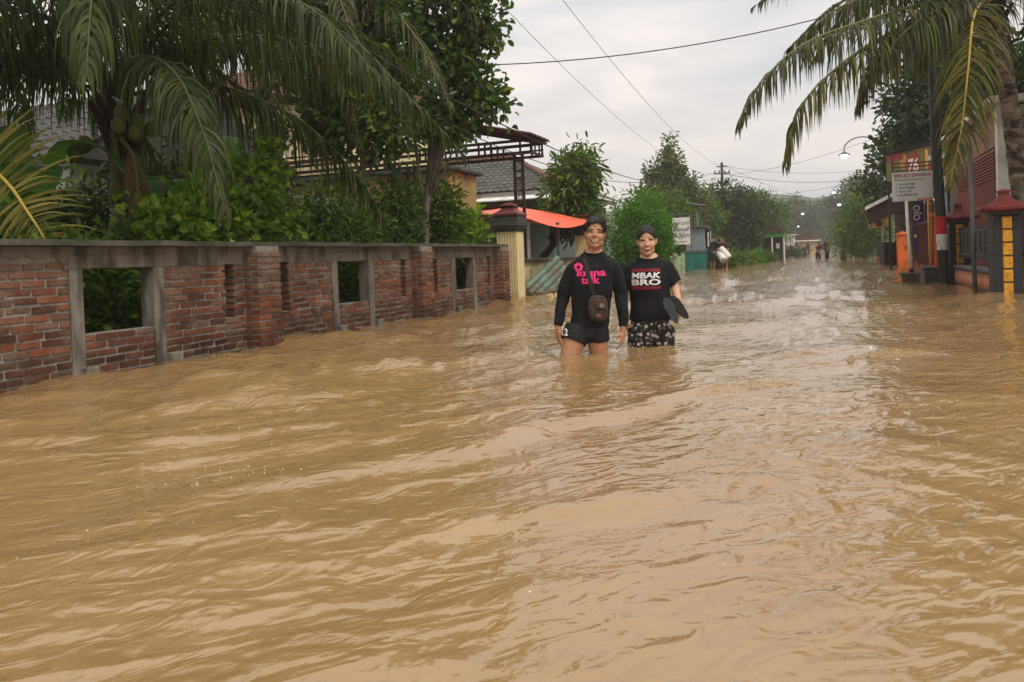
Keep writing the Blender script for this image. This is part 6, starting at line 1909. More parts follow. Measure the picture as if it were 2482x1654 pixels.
def head(mb, H, rot, female=False):
    """skull, face, nose, cheeks, ears as overlapping forms around eye level H"""
    H = Vector(H)
    f = 1.0 if female else 1.03
    def B(c, r):
        mb.ball(H + rot @ (Vector(c) * f), tuple(q * f for q in r), 16, 12, rot=rot)
    B((0, 0.018, 0.032), (0.079, 0.097, 0.095))
    B((0, -0.012, -0.038), (0.071, 0.079, 0.096))
    B((0, -0.046, -0.112), (0.040, 0.038, 0.030))
    for s in (-1, 1):
        B((s * 0.042, -0.049, -0.042), (0.031, 0.034, 0.034))   # cheeks
        B((s * 0.036, -0.068, 0.022), (0.030, 0.016, 0.013))    # brow ridge
        B((s * (0.042 if female else 0.047), -0.022, -0.085), (0.024 if female else 0.028, 0.04, 0.034))    # jaw
        B((s * 0.081, 0.015, -0.012), (0.013, 0.023, 0.036))    # ear
        B((s * 0.015, -0.086, -0.038), (0.012, 0.014, 0.011))   # nostril
    B((0, -0.081, -0.012), (0.013, 0.018, 0.032))               # nose bridge
    B((0, -0.097, -0.034), (0.016, 0.018, 0.015))               # nose tip
    B((0, -0.078, -0.076), (0.033, 0.015, 0.018))               # mouth mound
    mb.tube([H + rot @ Vector((0, 0.018, -0.04)), H + rot @ Vector((0, 0.024, -0.13))], [0.06 * f, 0.06 * f], 14)

class Surf:
    """projects flat outlines straight back onto a finished mesh (local frame, looking along +y)"""
    def __init__(s, o):
        me = o.data
        s.b = BVHTree.FromPolygons([v.co for v in me.vertices], [tuple(p.vertices) for p in me.polygons])
    def y(s, x, z, y0=-1.0):
        h = s.b.ray_cast(Vector((x, y0, z)), Vector((0, 1, 0)))
        return h[0].y if h[0] is not None else None

def decal(name, surf, tris2d, m, parent, off=0.002, xf=None):
    vs, fs = tris2d
    out, last = [], -0.1
    for v in vs:
        x, z = (v[0], v[1]) if xf is None else xf(v[0], v[1])
        y = surf.y(x, z)
        if y is None: y = last
        last = y
        out.append((x, y - off, z))
    b = MB().add(out, fs)
    return b.build(name, m, parent, local=True, fix=False)

def print_on(name, surf, body, cx, z0, w, h, m, parent, bold=0.0, shear=0.0, off=0.003, spacing=1.0):
    vs, fs = text_geo(body, 1.0, bold, 'LEFT', shear, maxedge=0.12, spacing=spacing)
    a = np.array(vs)[:, :2]
    mn, mx = a.min(0), a.max(0)
    a = (a - mn) / (mx - mn) * np.array([w, h]) + np.array([cx - w / 2, z0])
    return decal(name, surf, ([tuple(p) for p in a], fs), m, parent, off)

def grid_shape(lo, hi, x0, x1, n=12, k=4):
    """region between two curves lo(x), hi(x)"""
    vs, fs = [], []
    for i in range(n + 1):
        x = x0 + (x1 - x0) * i / n
        for j in range(k + 1):
            vs.append((x, lo(x) + (hi(x) - lo(x)) * j / k))
    for i in range(n):
        for j in range(k):
            a = i * (k + 1) + j
            fs.append((a, a + k + 1, a + k + 2, a + 1))
    return vs, fs

def skin_mat(name, c, c2):
    m = mat(name, c, c2, 14, 0.5, 0.12, 90, spec=0.4)
    p = m.node_tree.nodes['Principled BSDF']
    p.inputs['Subsurface Weight'].default_value = 0.12
    p.inputs['Subsurface Radius'].default_value = (0.012, 0.005, 0.003)
    return m
M_skin1 = skin_mat('brown_skin', (0.43, 0.215, 0.115), (0.37, 0.175, 0.09))
M_skin2 = skin_mat('light_brown_skin', (0.56, 0.315, 0.20), (0.50, 0.27, 0.165))
M_hair = mat('black_hair', (0.012, 0.010, 0.009), (0.02, 0.017, 0.015), 60, 0.42, 0.5, 160, stretch=(1, 1, 0.3), spec=0.3)
M_tee = mat('black_cotton', (0.0085, 0.0085, 0.0105), (0.012, 0.012, 0.0145), 30, 0.88, 0.25, 300, spec=0.2)
M_shorts = mat('black_shorts', (0.010, 0.010, 0.012), (0.015, 0.015, 0.017), 30, 0.75, 0.2, 200, spec=0.25)
M_pink = mat('pink_print', lin(226, 52, 120), lin(210, 44, 108), 30, 0.7)
M_whiteprint = mat('white_print', lin(226, 224, 220), lin(206, 204, 200), 60, 0.75)
M_redprint = mat('dark_red_print', lin(150, 30, 42), lin(60, 14, 20), 55, 0.75, stretch=(1, 1, 0.1))
M_eye = mat('dark_eye', (0.012, 0.008, 0.006), (0.016, 0.01, 0.008), 20, 0.25, spec=0.5)
M_lips = mat('brown_lips', (0.27, 0.085, 0.06), (0.23, 0.075, 0.052), 20, 0.45)
M_lips2 = mat('rosy_lips', (0.42, 0.11, 0.10), (0.36, 0.09, 0.085), 20, 0.42)
M_teeth = mat('teeth', (0.6, 0.55, 0.47), (0.55, 0.5, 0.42), 30, 0.35)
M_mouth = mat('open_mouth', (0.16, 0.04, 0.034), (0.12, 0.03, 0.026), 20, 0.6)

def face_parts(surf, t, H, rot, f=1.0, laugh=False, lips=None):
    """eyes, brows and mouth laid on the face; 2D face coordinates rotate with the head"""
    H = Vector(H)
    def xf(x, z):
        v = H + rot @ Vector((x * f, 0, z * f))
        return v.x, v.z
    for s in (-1, 1):
        c = s * 0.034
        eye = grid_shape(lambda x: -0.0012 - 0.0028 * math.cos((x - c) / 0.0165 * math.pi / 2), lambda x: 0.0042 * math.cos((x - c) / 0.0165 * math.pi / 2) ** 0.7 if abs(x - c) < 0.0164 else 0.0, c - 0.0163, c + 0.0163, 10, 3)
        o = decal('eye', surf, eye, M_eye, t, 0.0012, xf)
        if False:
            iris = grid_shape(lambda x: -math.sqrt(max(0, 0.0052 ** 2 - (x - c) ** 2)) * 0.75, lambda x: math.sqrt(max(0, 0.0052 ** 2 - (x - c) ** 2)) * 0.75, c - 0.0052, c + 0.0052, 8, 3)
            decal('iris', surf, iris, M_eye, o, 0.0022, xf)
        lid = grid_shape(lambda x: 0.003 * math.cos((x - c) / 0.02 * math.pi / 2), lambda x: 0.0022 + 0.0052 * math.cos((x - c) / 0.02 * math.pi / 2), c - 0.0195, c + 0.0195, 10, 2)
        decal('lash_line', surf, lid, M_eye, t, 0.0018, xf)
        br = grid_shape(lambda x: 0.0195 + 0.004 * math.cos((x - c) / 0.026 * 1.3) - 0.0006, lambda x: 0.0195 + 0.004 * math.cos((x - c) / 0.026 * 1.3) + (0.0085 if not laugh else 0.005) * (1 - 0.5 * abs(x - c) / 0.025), c - 0.0235, c + 0.0235, 10, 2)
        decal('eyebrow', surf, br, M_hair, t, 0.0016, xf)
    w = 0.034 if not laugh else 0.030
    u = lambda x: x / w
    cz = -0.071 if not laugh else -0.072
    drop = 0.0125 if not laugh else 0.023
    # lips, then the open mouth, then teeth
    lipg = grid_shape(lambda x: cz + 0.009 * u(x) ** 2 - (drop + 0.005) * (1 - u(x) ** 2), lambda x: cz + 0.009 * u(x) ** 2 + 0.0065 * (1 - u(x) ** 2), -w, w, 16, 5)
    decal('lips', surf, lipg, lips or M_lips, t, 0.0014, xf)
    w2 = w * 0.88
    u2 = lambda x: x / w2
    mo = grid_shape(lambda x: cz + 0.008 * u2(x) ** 2 - drop * (1 - u2(x) ** 2), lambda x: cz + 0.008 * u2(x) ** 2 + 0.0022 * (1 - u2(x) ** 2), -w2, w2, 16, 5)
    decal('mouth', surf, mo, M_mouth, t, 0.0024, xf)
    w3 = w * 0.80
    u3 = lambda x: x / w3
    td = 0.0115 if not laugh else 0.0095
    te = grid_shape(lambda x: cz + 0.0075 * u3(x) ** 2 - td * (1 - u3(x) ** 2), lambda x: cz + 0.0075 * u3(x) ** 2 + 0.0016 * (1 - u3(x) ** 2), -w3, w3, 16, 4)
    decal('teeth', surf, te, M_teeth, t, 0.0034, xf)

def hair_cap(name, t, H, rot, f, hairline, puff, strands, seed, rough=0.006, slen=0.035, comb=(0.6, -0.25, 0.05)):
    H = Vector(H)
    rs = np.random.default_rng(seed)
    n, m = 56, 34
    vs, fs, keep = [], [], {}
    for i in range(m + 1):
        th = math.pi * (0.01 + 0.80 * i / m)
        for k in range(n):
            a = 2 * math.pi * k / n
            d = Vector((math.sin(th) * math.cos(a), math.sin(th) * math.sin(a), math.cos(th)))
            q = 1 + rough * 9 * (float(vnoise(np.array(a * 5.0 + 40), np.array(th * 3.0))) - 0.5)
            p = Vector((d.x * (0.075 + puff), 0.018 + d.y * (0.094 + puff), 0.032 + d.z * (0.092 + puff * 1.15))) * q
            vs.append(p)
    for i in range(m):
        for k in range(n):
            q = (i * n + k, i * n + (k + 1) % n, (i + 1) * n + (k + 1) % n, (i + 1) * n + k)
            c = sum((vs[j] for j in q), Vector()) / 4
            if c.z > hairline(c.x, c.y): fs.append(q)
    b = MB()
    W = lambda p: H + rot @ (p * f)
    b.add([W(p) for p in vs], fs)
    # loose strands break up the outline
    used = sorted({j for q in fs for j in q})
    for _ in range(strands):
        p = vs[used[rs.integers(len(used))]]
        nr_ = Vector((p.x, (p.y - 0.018), p.z * 0.6)).normalized()
        cb = Vector(comb) + Vector(rs.normal(size=3) * 0.3)
        d = (cb - nr_ * cb.dot(nr_) + nr_ * 0.10).normalized()
        sd = d.cross(Vector(rs.normal(size=3))).normalized() * 0.0028
        l = slen * rs.uniform(0.5, 1.2)
        e = p + d * l * 0.9 + Vector((0, 0, -0.12 * l))
        b.add([W(p - sd), W(p + sd), W(p * 1.0 + d * l * 0.45 + sd * 0.8), W(e)], [(0, 1, 2), (0, 2, 3)])
    o = b.build(name, M_hair, t, local=True, fix=False, smooth=True)
    sm = o.modifiers.new('s', 'SOLIDIFY'); sm.thickness = 0.006; sm.offset = -1
    return o

# --- the man in the long sleeved black shirt
def man():
    t = thing('person', 'smiling person in long sleeved black shirt with pink lettering and short black shorts', 'person', (-1.86, 6.55, 0), rz=math.radians(15.8))
    H, rot = (0.066, -0.02, 1.078), Matrix.Rotation(math.radians(5), 3, 'Y') @ Matrix.Rotation(math.radians(-4), 3, 'X')
    b = MB()
    head(b, H, rot)
    b.tube([(0.064, 0.0, 0.99), (0.056, 0.008, 0.94), (0.05, 0.012, 0.90), (0.045, 0.015, 0.86)], [0.058, 0.06, 0.068, 0.085], 14)
    ell_loft(b, [(0.87, 0.05, 0.01, 0.09, 0.07, 0.02), (0.919, 0.05, 0.010, 0.082, 0.071, 0.024), (0.935, 0.052, 0.012, 0.066, 0.06, 0.015)])
    ell_loft(b, [(0.2, -0.03, 0, 0.13, 0.08), (0.24, -0.03, 0, 0.15, 0.1), (0.30, -0.01, 0, 0.145, 0.10), (0.45, 0.012, 0, 0.14, 0.095), (0.65, 0.03, 0.0, 0.165, 0.10), (0.77, 0.036, 0.01, 0.15, 0.08), (0.84, 0.042, 0.015, 0.1, 0.055)])
    # arms
    b.tube([(-0.12, 0.01, 0.76), (-0.185, 0.03, 0.66), (-0.235, 0.035, 0.52), (-0.265, 0.0, 0.38), (-0.288, -0.03, 0.26)], [0.045, 0.046, 0.038, 0.034, 0.026], 12)
    b.tube([(0.19, 0.01, 0.76), (0.24, 0.03, 0.66), (0.275, 0.035, 0.52), (0.285, 0.0, 0.37), (0.278, -0.03, 0.23)], [0.045, 0.046, 0.038, 0.034, 0.026], 12)
    hand(b, (-0.288, -0.03, 0.255), (0.02, -0.12, -1), (0.55, -0.8, 0), (0.75, 0.5, -0.1), 0.42)
    hand(b, (0.278, -0.03, 0.225), (-0.05, -0.1, -1), (-0.5, -0.85, 0), (-0.75, 0.5, 0), 0.6)
    # legs, one stepping forward
    b.tube([(-0.105, 0, 0.24), (-0.15, -0.03, 0.14), (-0.188, -0.065, 0.02), (-0.205, -0.085, -0.06), (-0.205, -0.05, -0.16), (-0.20, -0.02, -0.3), (-0.2, 0.0, -0.45)], [0.11, 0.103, 0.085, 0.07, 0.064, 0.058, 0.04], 16)
    b.tube([(0.052, 0, 0.24), (0.056, 0.01, 0.14), (0.062, 0.02, 0.02), (0.064, 0.02, -0.06), (0.064, 0.04, -0.16), (0.06, 0.06, -0.3), (0.06, 0.08, -0.45)], [0.10, 0.094, 0.079, 0.068, 0.062, 0.056, 0.04], 16)
    b.ball((-0.2, -0.06, -0.47), (0.045, 0.11, 0.035), 12, 8)
    b.ball((0.06, 0.02, -0.47), (0.045, 0.11, 0.035), 12, 8)
    body = remesh(b, 'body', M_skin1, t, 0.006, 2)
    sb = Surf(body)
    face_parts(sb, t, H, rot, 1.08)
    hair_cap('hair', t, H, rot, 1.05, lambda x, y: (0.076 + 0.008 * math.sin(x * 60 + 0.6) if y < -0.035 else (0.03 - 0.9 * (y + 0.035) if y < 0.03 else -0.035)) if abs(x) < 0.062 or y > 0.0 else 0.02, 0.012, 800, 3, 0.004, 0.034)
    # shirt: torso and sleeves in one
    s = MB()
    ell_loft(s, [(0.245, -0.012, 0, 0.168, 0.125), (0.3, -0.006, 0, 0.172, 0.125), (0.42, 0.008, 0, 0.168, 0.12), (0.55, 0.02, -0.005, 0.178, 0.122), (0.68, 0.03, -0.005, 0.192, 0.125), (0.78, 0.036, 0.002, 0.198, 0.112), (0.84, 0.04, 0.01, 0.17, 0.092, 0.004), (0.885, 0.046, 0.012, 0.112, 0.082, 0.014), (0.914, 0.05, 0.010, 0.088, 0.076, 0.024)])
    s.tube([(-0.08, 0.012, 0.80), (-0.135, 0.018, 0.765), (-0.19, 0.03, 0.66), (-0.235, 0.035, 0.52), (-0.265, 0.0, 0.38), (-0.286, -0.028, 0.272)], [0.06, 0.07, 0.066, 0.056, 0.05, 0.04], 16)
    s.tube([(0.155, 0.012, 0.80), (0.205, 0.018, 0.765), (0.247, 0.03, 0.66), (0.275, 0.035, 0.52), (0.285, 0.0, 0.37), (0.278, -0.028, 0.245)], [0.06, 0.07, 0.066, 0.056, 0.05, 0.04], 16)
    shirt = remesh(s, 'shirt', M_tee, t, 0.0085, 5, 0.013, 11)
    ss = Surf(shirt)
    # crew neck rib
    part('collar', M_tee, shirt, lambda q: q.tube([Vector((0.05 + 0.085 * math.cos(a), 0.010 + 0.074 * math.sin(a), 0.914 + 0.024 * math.sin(a))) for a in np.linspace(0, 2 * math.pi, 30)], 0.007, 6), local=True, smooth=True)
    print_on('chest_print', ss, 'krsna', 0.022, 0.700, 0.25, 0.062, M_pink, shirt, 0.03)
    print_on('chest_print', ss, 'talk', 0.012, 0.634, 0.165, 0.066, M_pink, shirt, 0.03)
    # petalled flower
    vs, fs = [], []
    for k in range(8):
        a = k * math.pi / 4 + 0.2
        c = (-0.088 + 0.027 * math.cos(a), 0.782 + 0.027 * math.sin(a))
        i0 = len(vs)
        vs += [(c[0] + 0.0125 * math.cos(q) * 1.1, c[1] + 0.0125 * math.sin(q)) for q in np.linspace(0, 2 * math.pi, 8, endpoint=False)]
        fs.append(tuple(range(i0, i0 + 8)))
    decal('flower_print', ss, (vs, fs), M_pink, shirt, 0.003)
    # shorts
    p = MB()
    ell_loft(p, [(0.13, -0.035, 0.0, 0.12, 0.09), (0.17, -0.032, 0.0, 0.165, 0.115), (0.24, -0.03, 0.0, 0.172, 0.122), (0.31, -0.012, 0.0, 0.16, 0.115), (0.35, -0.008, 0, 0.15, 0.11)])
    p.tube([(-0.105, 0, 0.25), (-0.14, -0.022, 0.17), (-0.158, -0.036, 0.125)], [0.118, 0.122, 0.118], 18)
    p.tube([(0.05, 0, 0.25), (0.054, 0.008, 0.17), (0.056, 0.012, 0.12)], [0.11, 0.108, 0.104], 18)
    shorts = remesh(p, 'shorts', M_shorts, t, 0.0085, 3, 0.006, 14)
    print_on('number_print', Surf(shorts), '12', -0.225, 0.19, 0.05, 0.06, M_whiteprint, shorts, 0.03)
    return t, ss
man_root, man_shirt = man()

def bag():
    t = thing('crossbody_bag', 'small dark camouflage crossbody bag hanging at the hip of the black shirt wearer', 'bag', tuple(man_root.location), rz=math.radians(15.8))
    m = mat('camo_cloth', lin(66, 62, 46), lin(40, 36, 32), 22, 0.8, 0.4, 120, stain=lin(92, 40, 30), stain_scale=14, stain_amt=(0.55, 0.62))
    cx, cz = 0.068, 0.42
    y = (man_shirt.y(cx, cz) or -0.12) - 0.036
    b = MB()
    def rr(w, h, yy, e=0.75):
        out = []
        for k in range(24):
            a = 2 * math.pi * k / 24
            ca, sa = math.cos(a), math.sin(a)
            out.append(Vector((cx + math.copysign(abs(ca) ** e, ca) * w - 0.03 * sa * h, yy, cz + math.copysign(abs(sa) ** e, sa) * h)))
        return out
    b.loft([rr(0.07, 0.095, y - 0.036), rr(0.084, 0.112, y - 0.022), rr(0.088, 0.118, y), rr(0.086, 0.114, y + 0.034)])
    b.build('pouch', m, t, local=True, smooth=True, angle=0.9)
    part('flap', m, t, lambda q: q.box(cx - 0.02, cx + 0.075, y - 0.047, y - 0.034, cz - 0.0, cz + 0.07, rot=Matrix.Rotation(0.12, 3, 'Y')), local=True, bevel=0.004)
    part('label_patch', mat('grey_patch', lin(140, 132, 116), lin(92, 88, 76), 60, 0.8), t, lambda q: (q.box(cx + 0.015, cx + 0.052, y - 0.0505, y - 0.0485, cz + 0.012, cz + 0.046, rot=Matrix.Rotation(0.12, 3, 'Y'))), local=True)
    part('orange_emblem', mat('orange_patch', lin(140, 76, 50), lin(100, 54, 40), 40, 0.8), t, lambda q: q.ball((cx + 0.005, y - 0.036, cz - 0.06), (0.024, 0.004, 0.018), 10, 6), local=True)
    # strap over the shoulder, laid on the shirt
    vs, fs = [], []
    path = curve_pts([(-0.045, 0, 0.895), (-0.02, 0, 0.80), (0.004, 0, 0.68), (0.03, 0, 0.57), (0.05, 0, 0.52)], 16)
    for p in path:
        for dx in (-0.018, 0.018):
            yy = man_shirt.y(p[0] + dx, p[2])
            vs.append((p[0] + dx, (yy if yy is not None else -0.06) - 0.007, p[2]))
    for i in range(15):
        fs.append((2 * i, 2 * i + 1, 2 * i + 3, 2 * i + 2))
    n = len(vs)
    back = [(x, yy + 0.003, z) for x, yy, z in vs]
    fs += [tuple(n + j for j in reversed(f)) for f in fs]
    MB().add(vs + back, fs).build('strap', mat('dark_webbing', lin(44, 44, 40), lin(36, 36, 34), 80, 0.85), t, local=True, fix=False)
bag()

# --- the woman in the printed tee
def elephant_mat():
    m = bpy.data.materials.new('elephant_print_cloth')
    m.use_nodes = True
    N, L = m.node_tree.nodes, m.node_tree.links
    p = N['Principled BSDF']; p.inputs['Roughness'].default_value = 0.85; p.inputs['Specular IOR Level'].default_value = 0.2
    tc = N.new('ShaderNodeTexCoord')
    v = N.new('ShaderNodeTexVoronoi'); v.inputs['Scale'].default_value = 24; v.inputs['Randomness'].default_value = 0.7
    mp = N.new('ShaderNodeMapping'); mp.inputs['Scale'].default_value = (1, 0.25, 1)
    L.new(tc.outputs['Object'], mp.inputs[0]); L.new(mp.outputs[0], v.inputs['Vector'])
    n = N.new('ShaderNodeTexNoise'); n.inputs['Scale'].default_value = 60; n.inputs['Detail'].default_value = 3
    L.new(mp.outputs[0], n.inputs['Vector'])
    ad = N.new('ShaderNodeMath'); ad.operation = 'MULTIPLY_ADD'; ad.inputs[1].default_value = 0.55
    L.new(n.outputs['Fac'], ad.inputs[0]); L.new(v.outputs['Distance'], ad.inputs[2])
    w = N.new('ShaderNodeTexWave'); w.bands_direction = 'Z'; w.inputs['Scale'].default_value = 3.6; w.inputs['Distortion'].default_value = 0.6
    L.new(tc.outputs['Object'], w.inputs['Vector'])
    rp = N.new('ShaderNodeMapRange'); rp.inputs[1].default_value = 0.68; rp.inputs[2].default_value = 0.6
    L.new(ad.outputs[0], rp.inputs[0])
    wm = N.new('ShaderNodeMapRange'); wm.inputs[1].default_value = 0.25; wm.inputs[2].default_value = 0.6; wm.inputs[3].default_value = 0.2
    L.new(w.outputs['Fac'], wm.inputs[0])
    mu = N.new('ShaderNodeMath'); mu.operation = 'MULTIPLY'
    L.new(rp.outputs[0], mu.inputs[0]); L.new(wm.outputs[0], mu.inputs[1])
    mx = N.new('ShaderNodeMix'); mx.data_type = 'RGBA'
    L.new(mu.outputs[0], mx.inputs[0])
    mx.inputs[6].default_value = (0.018, 0.017, 0.018, 1); mx.inputs[7].default_value = (0.42, 0.36, 0.30, 1)
    L.new(mx.outputs[2], p.inputs['Base Color'])
    return m

def woman():
    t = thing('person', 'laughing person in black tee with white block lettering and patterned loose trousers', 'person', (-1.45, 7.1, 0), rz=math.radians(11.5))
    H, rot = (0.0, -0.03, 1.0), Matrix.Rotation(math.radians(-1.5), 3, 'Y') @ Matrix.Rotation(math.radians(5), 3, 'X')
    b = MB()
    head(b, H, rot, True)
    b.tube([(0.003, 0.0, 0.92), (0.008, 0.008, 0.87), (0.012, 0.012, 0.83), (0.012, 0.015, 0.80)], [0.05, 0.053, 0.064, 0.075], 14)
    ell_loft(b, [(0.80, 0.012, 0.008, 0.095, 0.075, 0.025), (0.857, 0.012, 0.008, 0.086, 0.073, 0.03), (0.873, 0.011, 0.01, 0.064, 0.058, 0.015)])
    ell_loft(b, [(0.05, 0.01, 0, 0.14, 0.1), (0.2, 0.01, 0, 0.165, 0.115), (0.3, 0.01, 0, 0.15, 0.105), (0.45, 0.012, 0, 0.14, 0.095), (0.62, 0.012, 0, 0.15, 0.10), (0.74, 0.012, 0.01, 0.155, 0.085), (0.81, 0.012, 0.014, 0.12, 0.06)])
    b.tube([(0.155, 0.012, 0.745), (0.205, 0.02, 0.655), (0.238, 0.02, 0.575), (0.252, -0.05, 0.50), (0.262, -0.105, 0.445)], [0.05, 0.046, 0.042, 0.038, 0.028], 12)
    b.tube([(-0.135, 0.012, 0.745), (-0.19, 0.04, 0.64), (-0.225, 0.05, 0.53), (-0.225, 0.03, 0.4), (-0.21, 0.0, 0.28)], [0.05, 0.044, 0.038, 0.034, 0.026], 12)
    hand(b, (0.262, -0.105, 0.44), (0.1, -0.45, -0.9), (-0.75, -0.55, 0.2), (-0.3, 0.7, -0.4), 0.75, 0.93)
    hand(b, (-0.21, 0.0, 0.275), (0.05, -0.1, -1), (0.4, -0.9, 0), (0.85, 0.4, 0), 0.6, 0.93)
    for x in (-0.09, 0.11):
        b.tube([(x, 0, 0.15), (x, -0.02, -0.03), (x, 0.0, -0.25), (x, 0.02, -0.45)], [0.09, 0.068, 0.055, 0.04], 14)
        b.ball((x, -0.03, -0.47), (0.042, 0.1, 0.033), 12, 8)
    body = remesh(b, 'body', M_skin2, t, 0.006, 2)
    sb = Surf(body)
    face_parts(sb, t, H, rot, 1.06, True, M_lips2)
    h = hair_cap('hair', t, H, rot, 1.03, lambda x, y: (0.078 - 12 * x * x if y < -0.02 else (0.035 - 1.4 * (y + 0.02) if y < 0.03 else -0.06)), 0.006, 420, 8, 0.002, 0.03, (0.0, 0.8, 0.1))
    part('bun', M_hair, h, lambda q: q.ball((0.0, 0.085, 1.0), (0.045, 0.04, 0.045), 12, 8), local=True, smooth=True)
    s = MB()
    ell_loft(s, [(0.262, 0.012, 0, 0.196, 0.135), (0.32, 0.012, 0, 0.192, 0.132), (0.45, 0.013, 0, 0.184, 0.126), (0.58, 0.013, -0.004, 0.182, 0.128), (0.68, 0.013, 0.0, 0.184, 0.12), (0.75, 0.013, 0.004, 0.18, 0.105), (0.795, 0.012, 0.01, 0.15, 0.09, 0.008), (0.83, 0.012, 0.010, 0.112, 0.084, 0.02), (0.852, 0.012, 0.008, 0.092, 0.078, 0.03)])
    s.tube([(0.12, 0.012, 0.765), (0.165, 0.016, 0.735), (0.205, 0.02, 0.66), (0.238, 0.018, 0.59)], [0.07, 0.08, 0.08, 0.073], 16)
    s.tube([(-0.1, 0.012, 0.765), (-0.145, 0.016, 0.735), (-0.185, 0.035, 0.65), (-0.215, 0.045, 0.57)], [0.07, 0.08, 0.08, 0.073], 16)
    shirt = remesh(s, 'shirt', M_tee, t, 0.0085, 5, 0.015, 10)
    ss = Surf(shirt)
    part('collar', M_tee, shirt, lambda q: q.tube([Vector((0.012 + 0.089 * math.cos(a), 0.008 + 0.076 * math.sin(a), 0.852 + 0.03 * math.sin(a))) for a in np.linspace(0, 2 * math.pi, 30)], 0.007, 6), local=True, smooth=True)
    print_on('chest_print', ss, 'MBAK', -0.018, 0.652, 0.262, 0.054, M_whiteprint, shirt, 0.035, 0.1)
    print_on('chest_print', ss, 'BRO', -0.018, 0.59, 0.262, 0.055, M_whiteprint, shirt, 0.035)
    for z in (0.713, 0.552):
        decal('print_bar', ss, grid_shape(lambda x: z, lambda x: z + 0.028, -0.148, 0.112, 14, 3), M_redprint, shirt, 0.003)
    p = MB()
    ell_loft(p, [(0.05, 0.01, 0.0, 0.17, 0.125), (0.2, 0.01, 0.0, 0.188, 0.13), (0.3, 0.01, 0.0, 0.17, 0.12)])
    for x in (-0.095, 0.115):
        p.tube([(x, 0, 0.2), (x * 1.02, -0.005, 0.05), (x * 1.05, -0.01, -0.1), (x * 1.06, -0.01, -0.2)], [0.112, 0.112, 0.113, 0.115], 18)
    remesh(p, 'trousers', elephant_mat(), t, 0.009, 3, 0.014, 13)
woman()

def sandal(label, c, ang, lean, sole_m):
    """flip-flop seen from its sole, outline with a waisted instep"""
    t = thing('sandal', label, 'sandal', (-1.45, 7.1, 0), 'pair of sandals held in one hand', rz=math.radians(11.1))
    L_ = 0.255
    out = []
    for k in range(28):
        a = 2 * math.pi * k / 28
        v = math.sin(a)
        w = 0.044 + 0.008 * v - 0.007 * math.exp(-((v + 0.15) / 0.35) ** 2)
        out.append((math.cos(a) * w * (1 if abs(math.cos(a)) > 0 else 1), v * L_ / 2))
    rot = Matrix.Rotation(lean, 3, 'Z') @ Matrix.Rotation(ang, 3, 'Y')
    def W(x, y, z): return Vector(c) + rot @ Vector((x, y, z))
    b = MB()
    n = len(out)
    b.loft([[W(x, -0.011, z) for x, z in out], [W(x * 1.04, -0.004, z * 1.02) for x, z in out], [W(x * 1.04, 0.012, z * 1.02) for x, z in out], [W(x * 0.97, 0.016, z * 0.985) for x, z in out]])
    b.build('sole', sole_m, t, local=True)
    def strap(q):
        for s in (-1, 1):
            q.tube([W(0.0, 0.02, 0.085), W(s * 0.02, 0.045, 0.04), W(s * 0.044, 0.014, -0.02)], [0.008, 0.011, 0.01], 8)
    part('strap', M_black, t, strap, local=True, smooth=True)
sandal('black sandal held out by the laughing person, the outer one of the pair', (0.268, -0.20, 0.385), math.radians(-36), 0.25, mat('black_rubber', lin(36, 36, 38), lin(28, 28, 30), 40, 0.7, 0.3, 120))
sandal('grey soled sandal held out by the laughing person, the inner one of the pair', (0.196, -0.225, 0.36), math.radians(-24), 0.1, mat('grey_rubber', lin(66, 68, 70), lin(54, 56, 58), 40, 0.75, 0.3, 120))

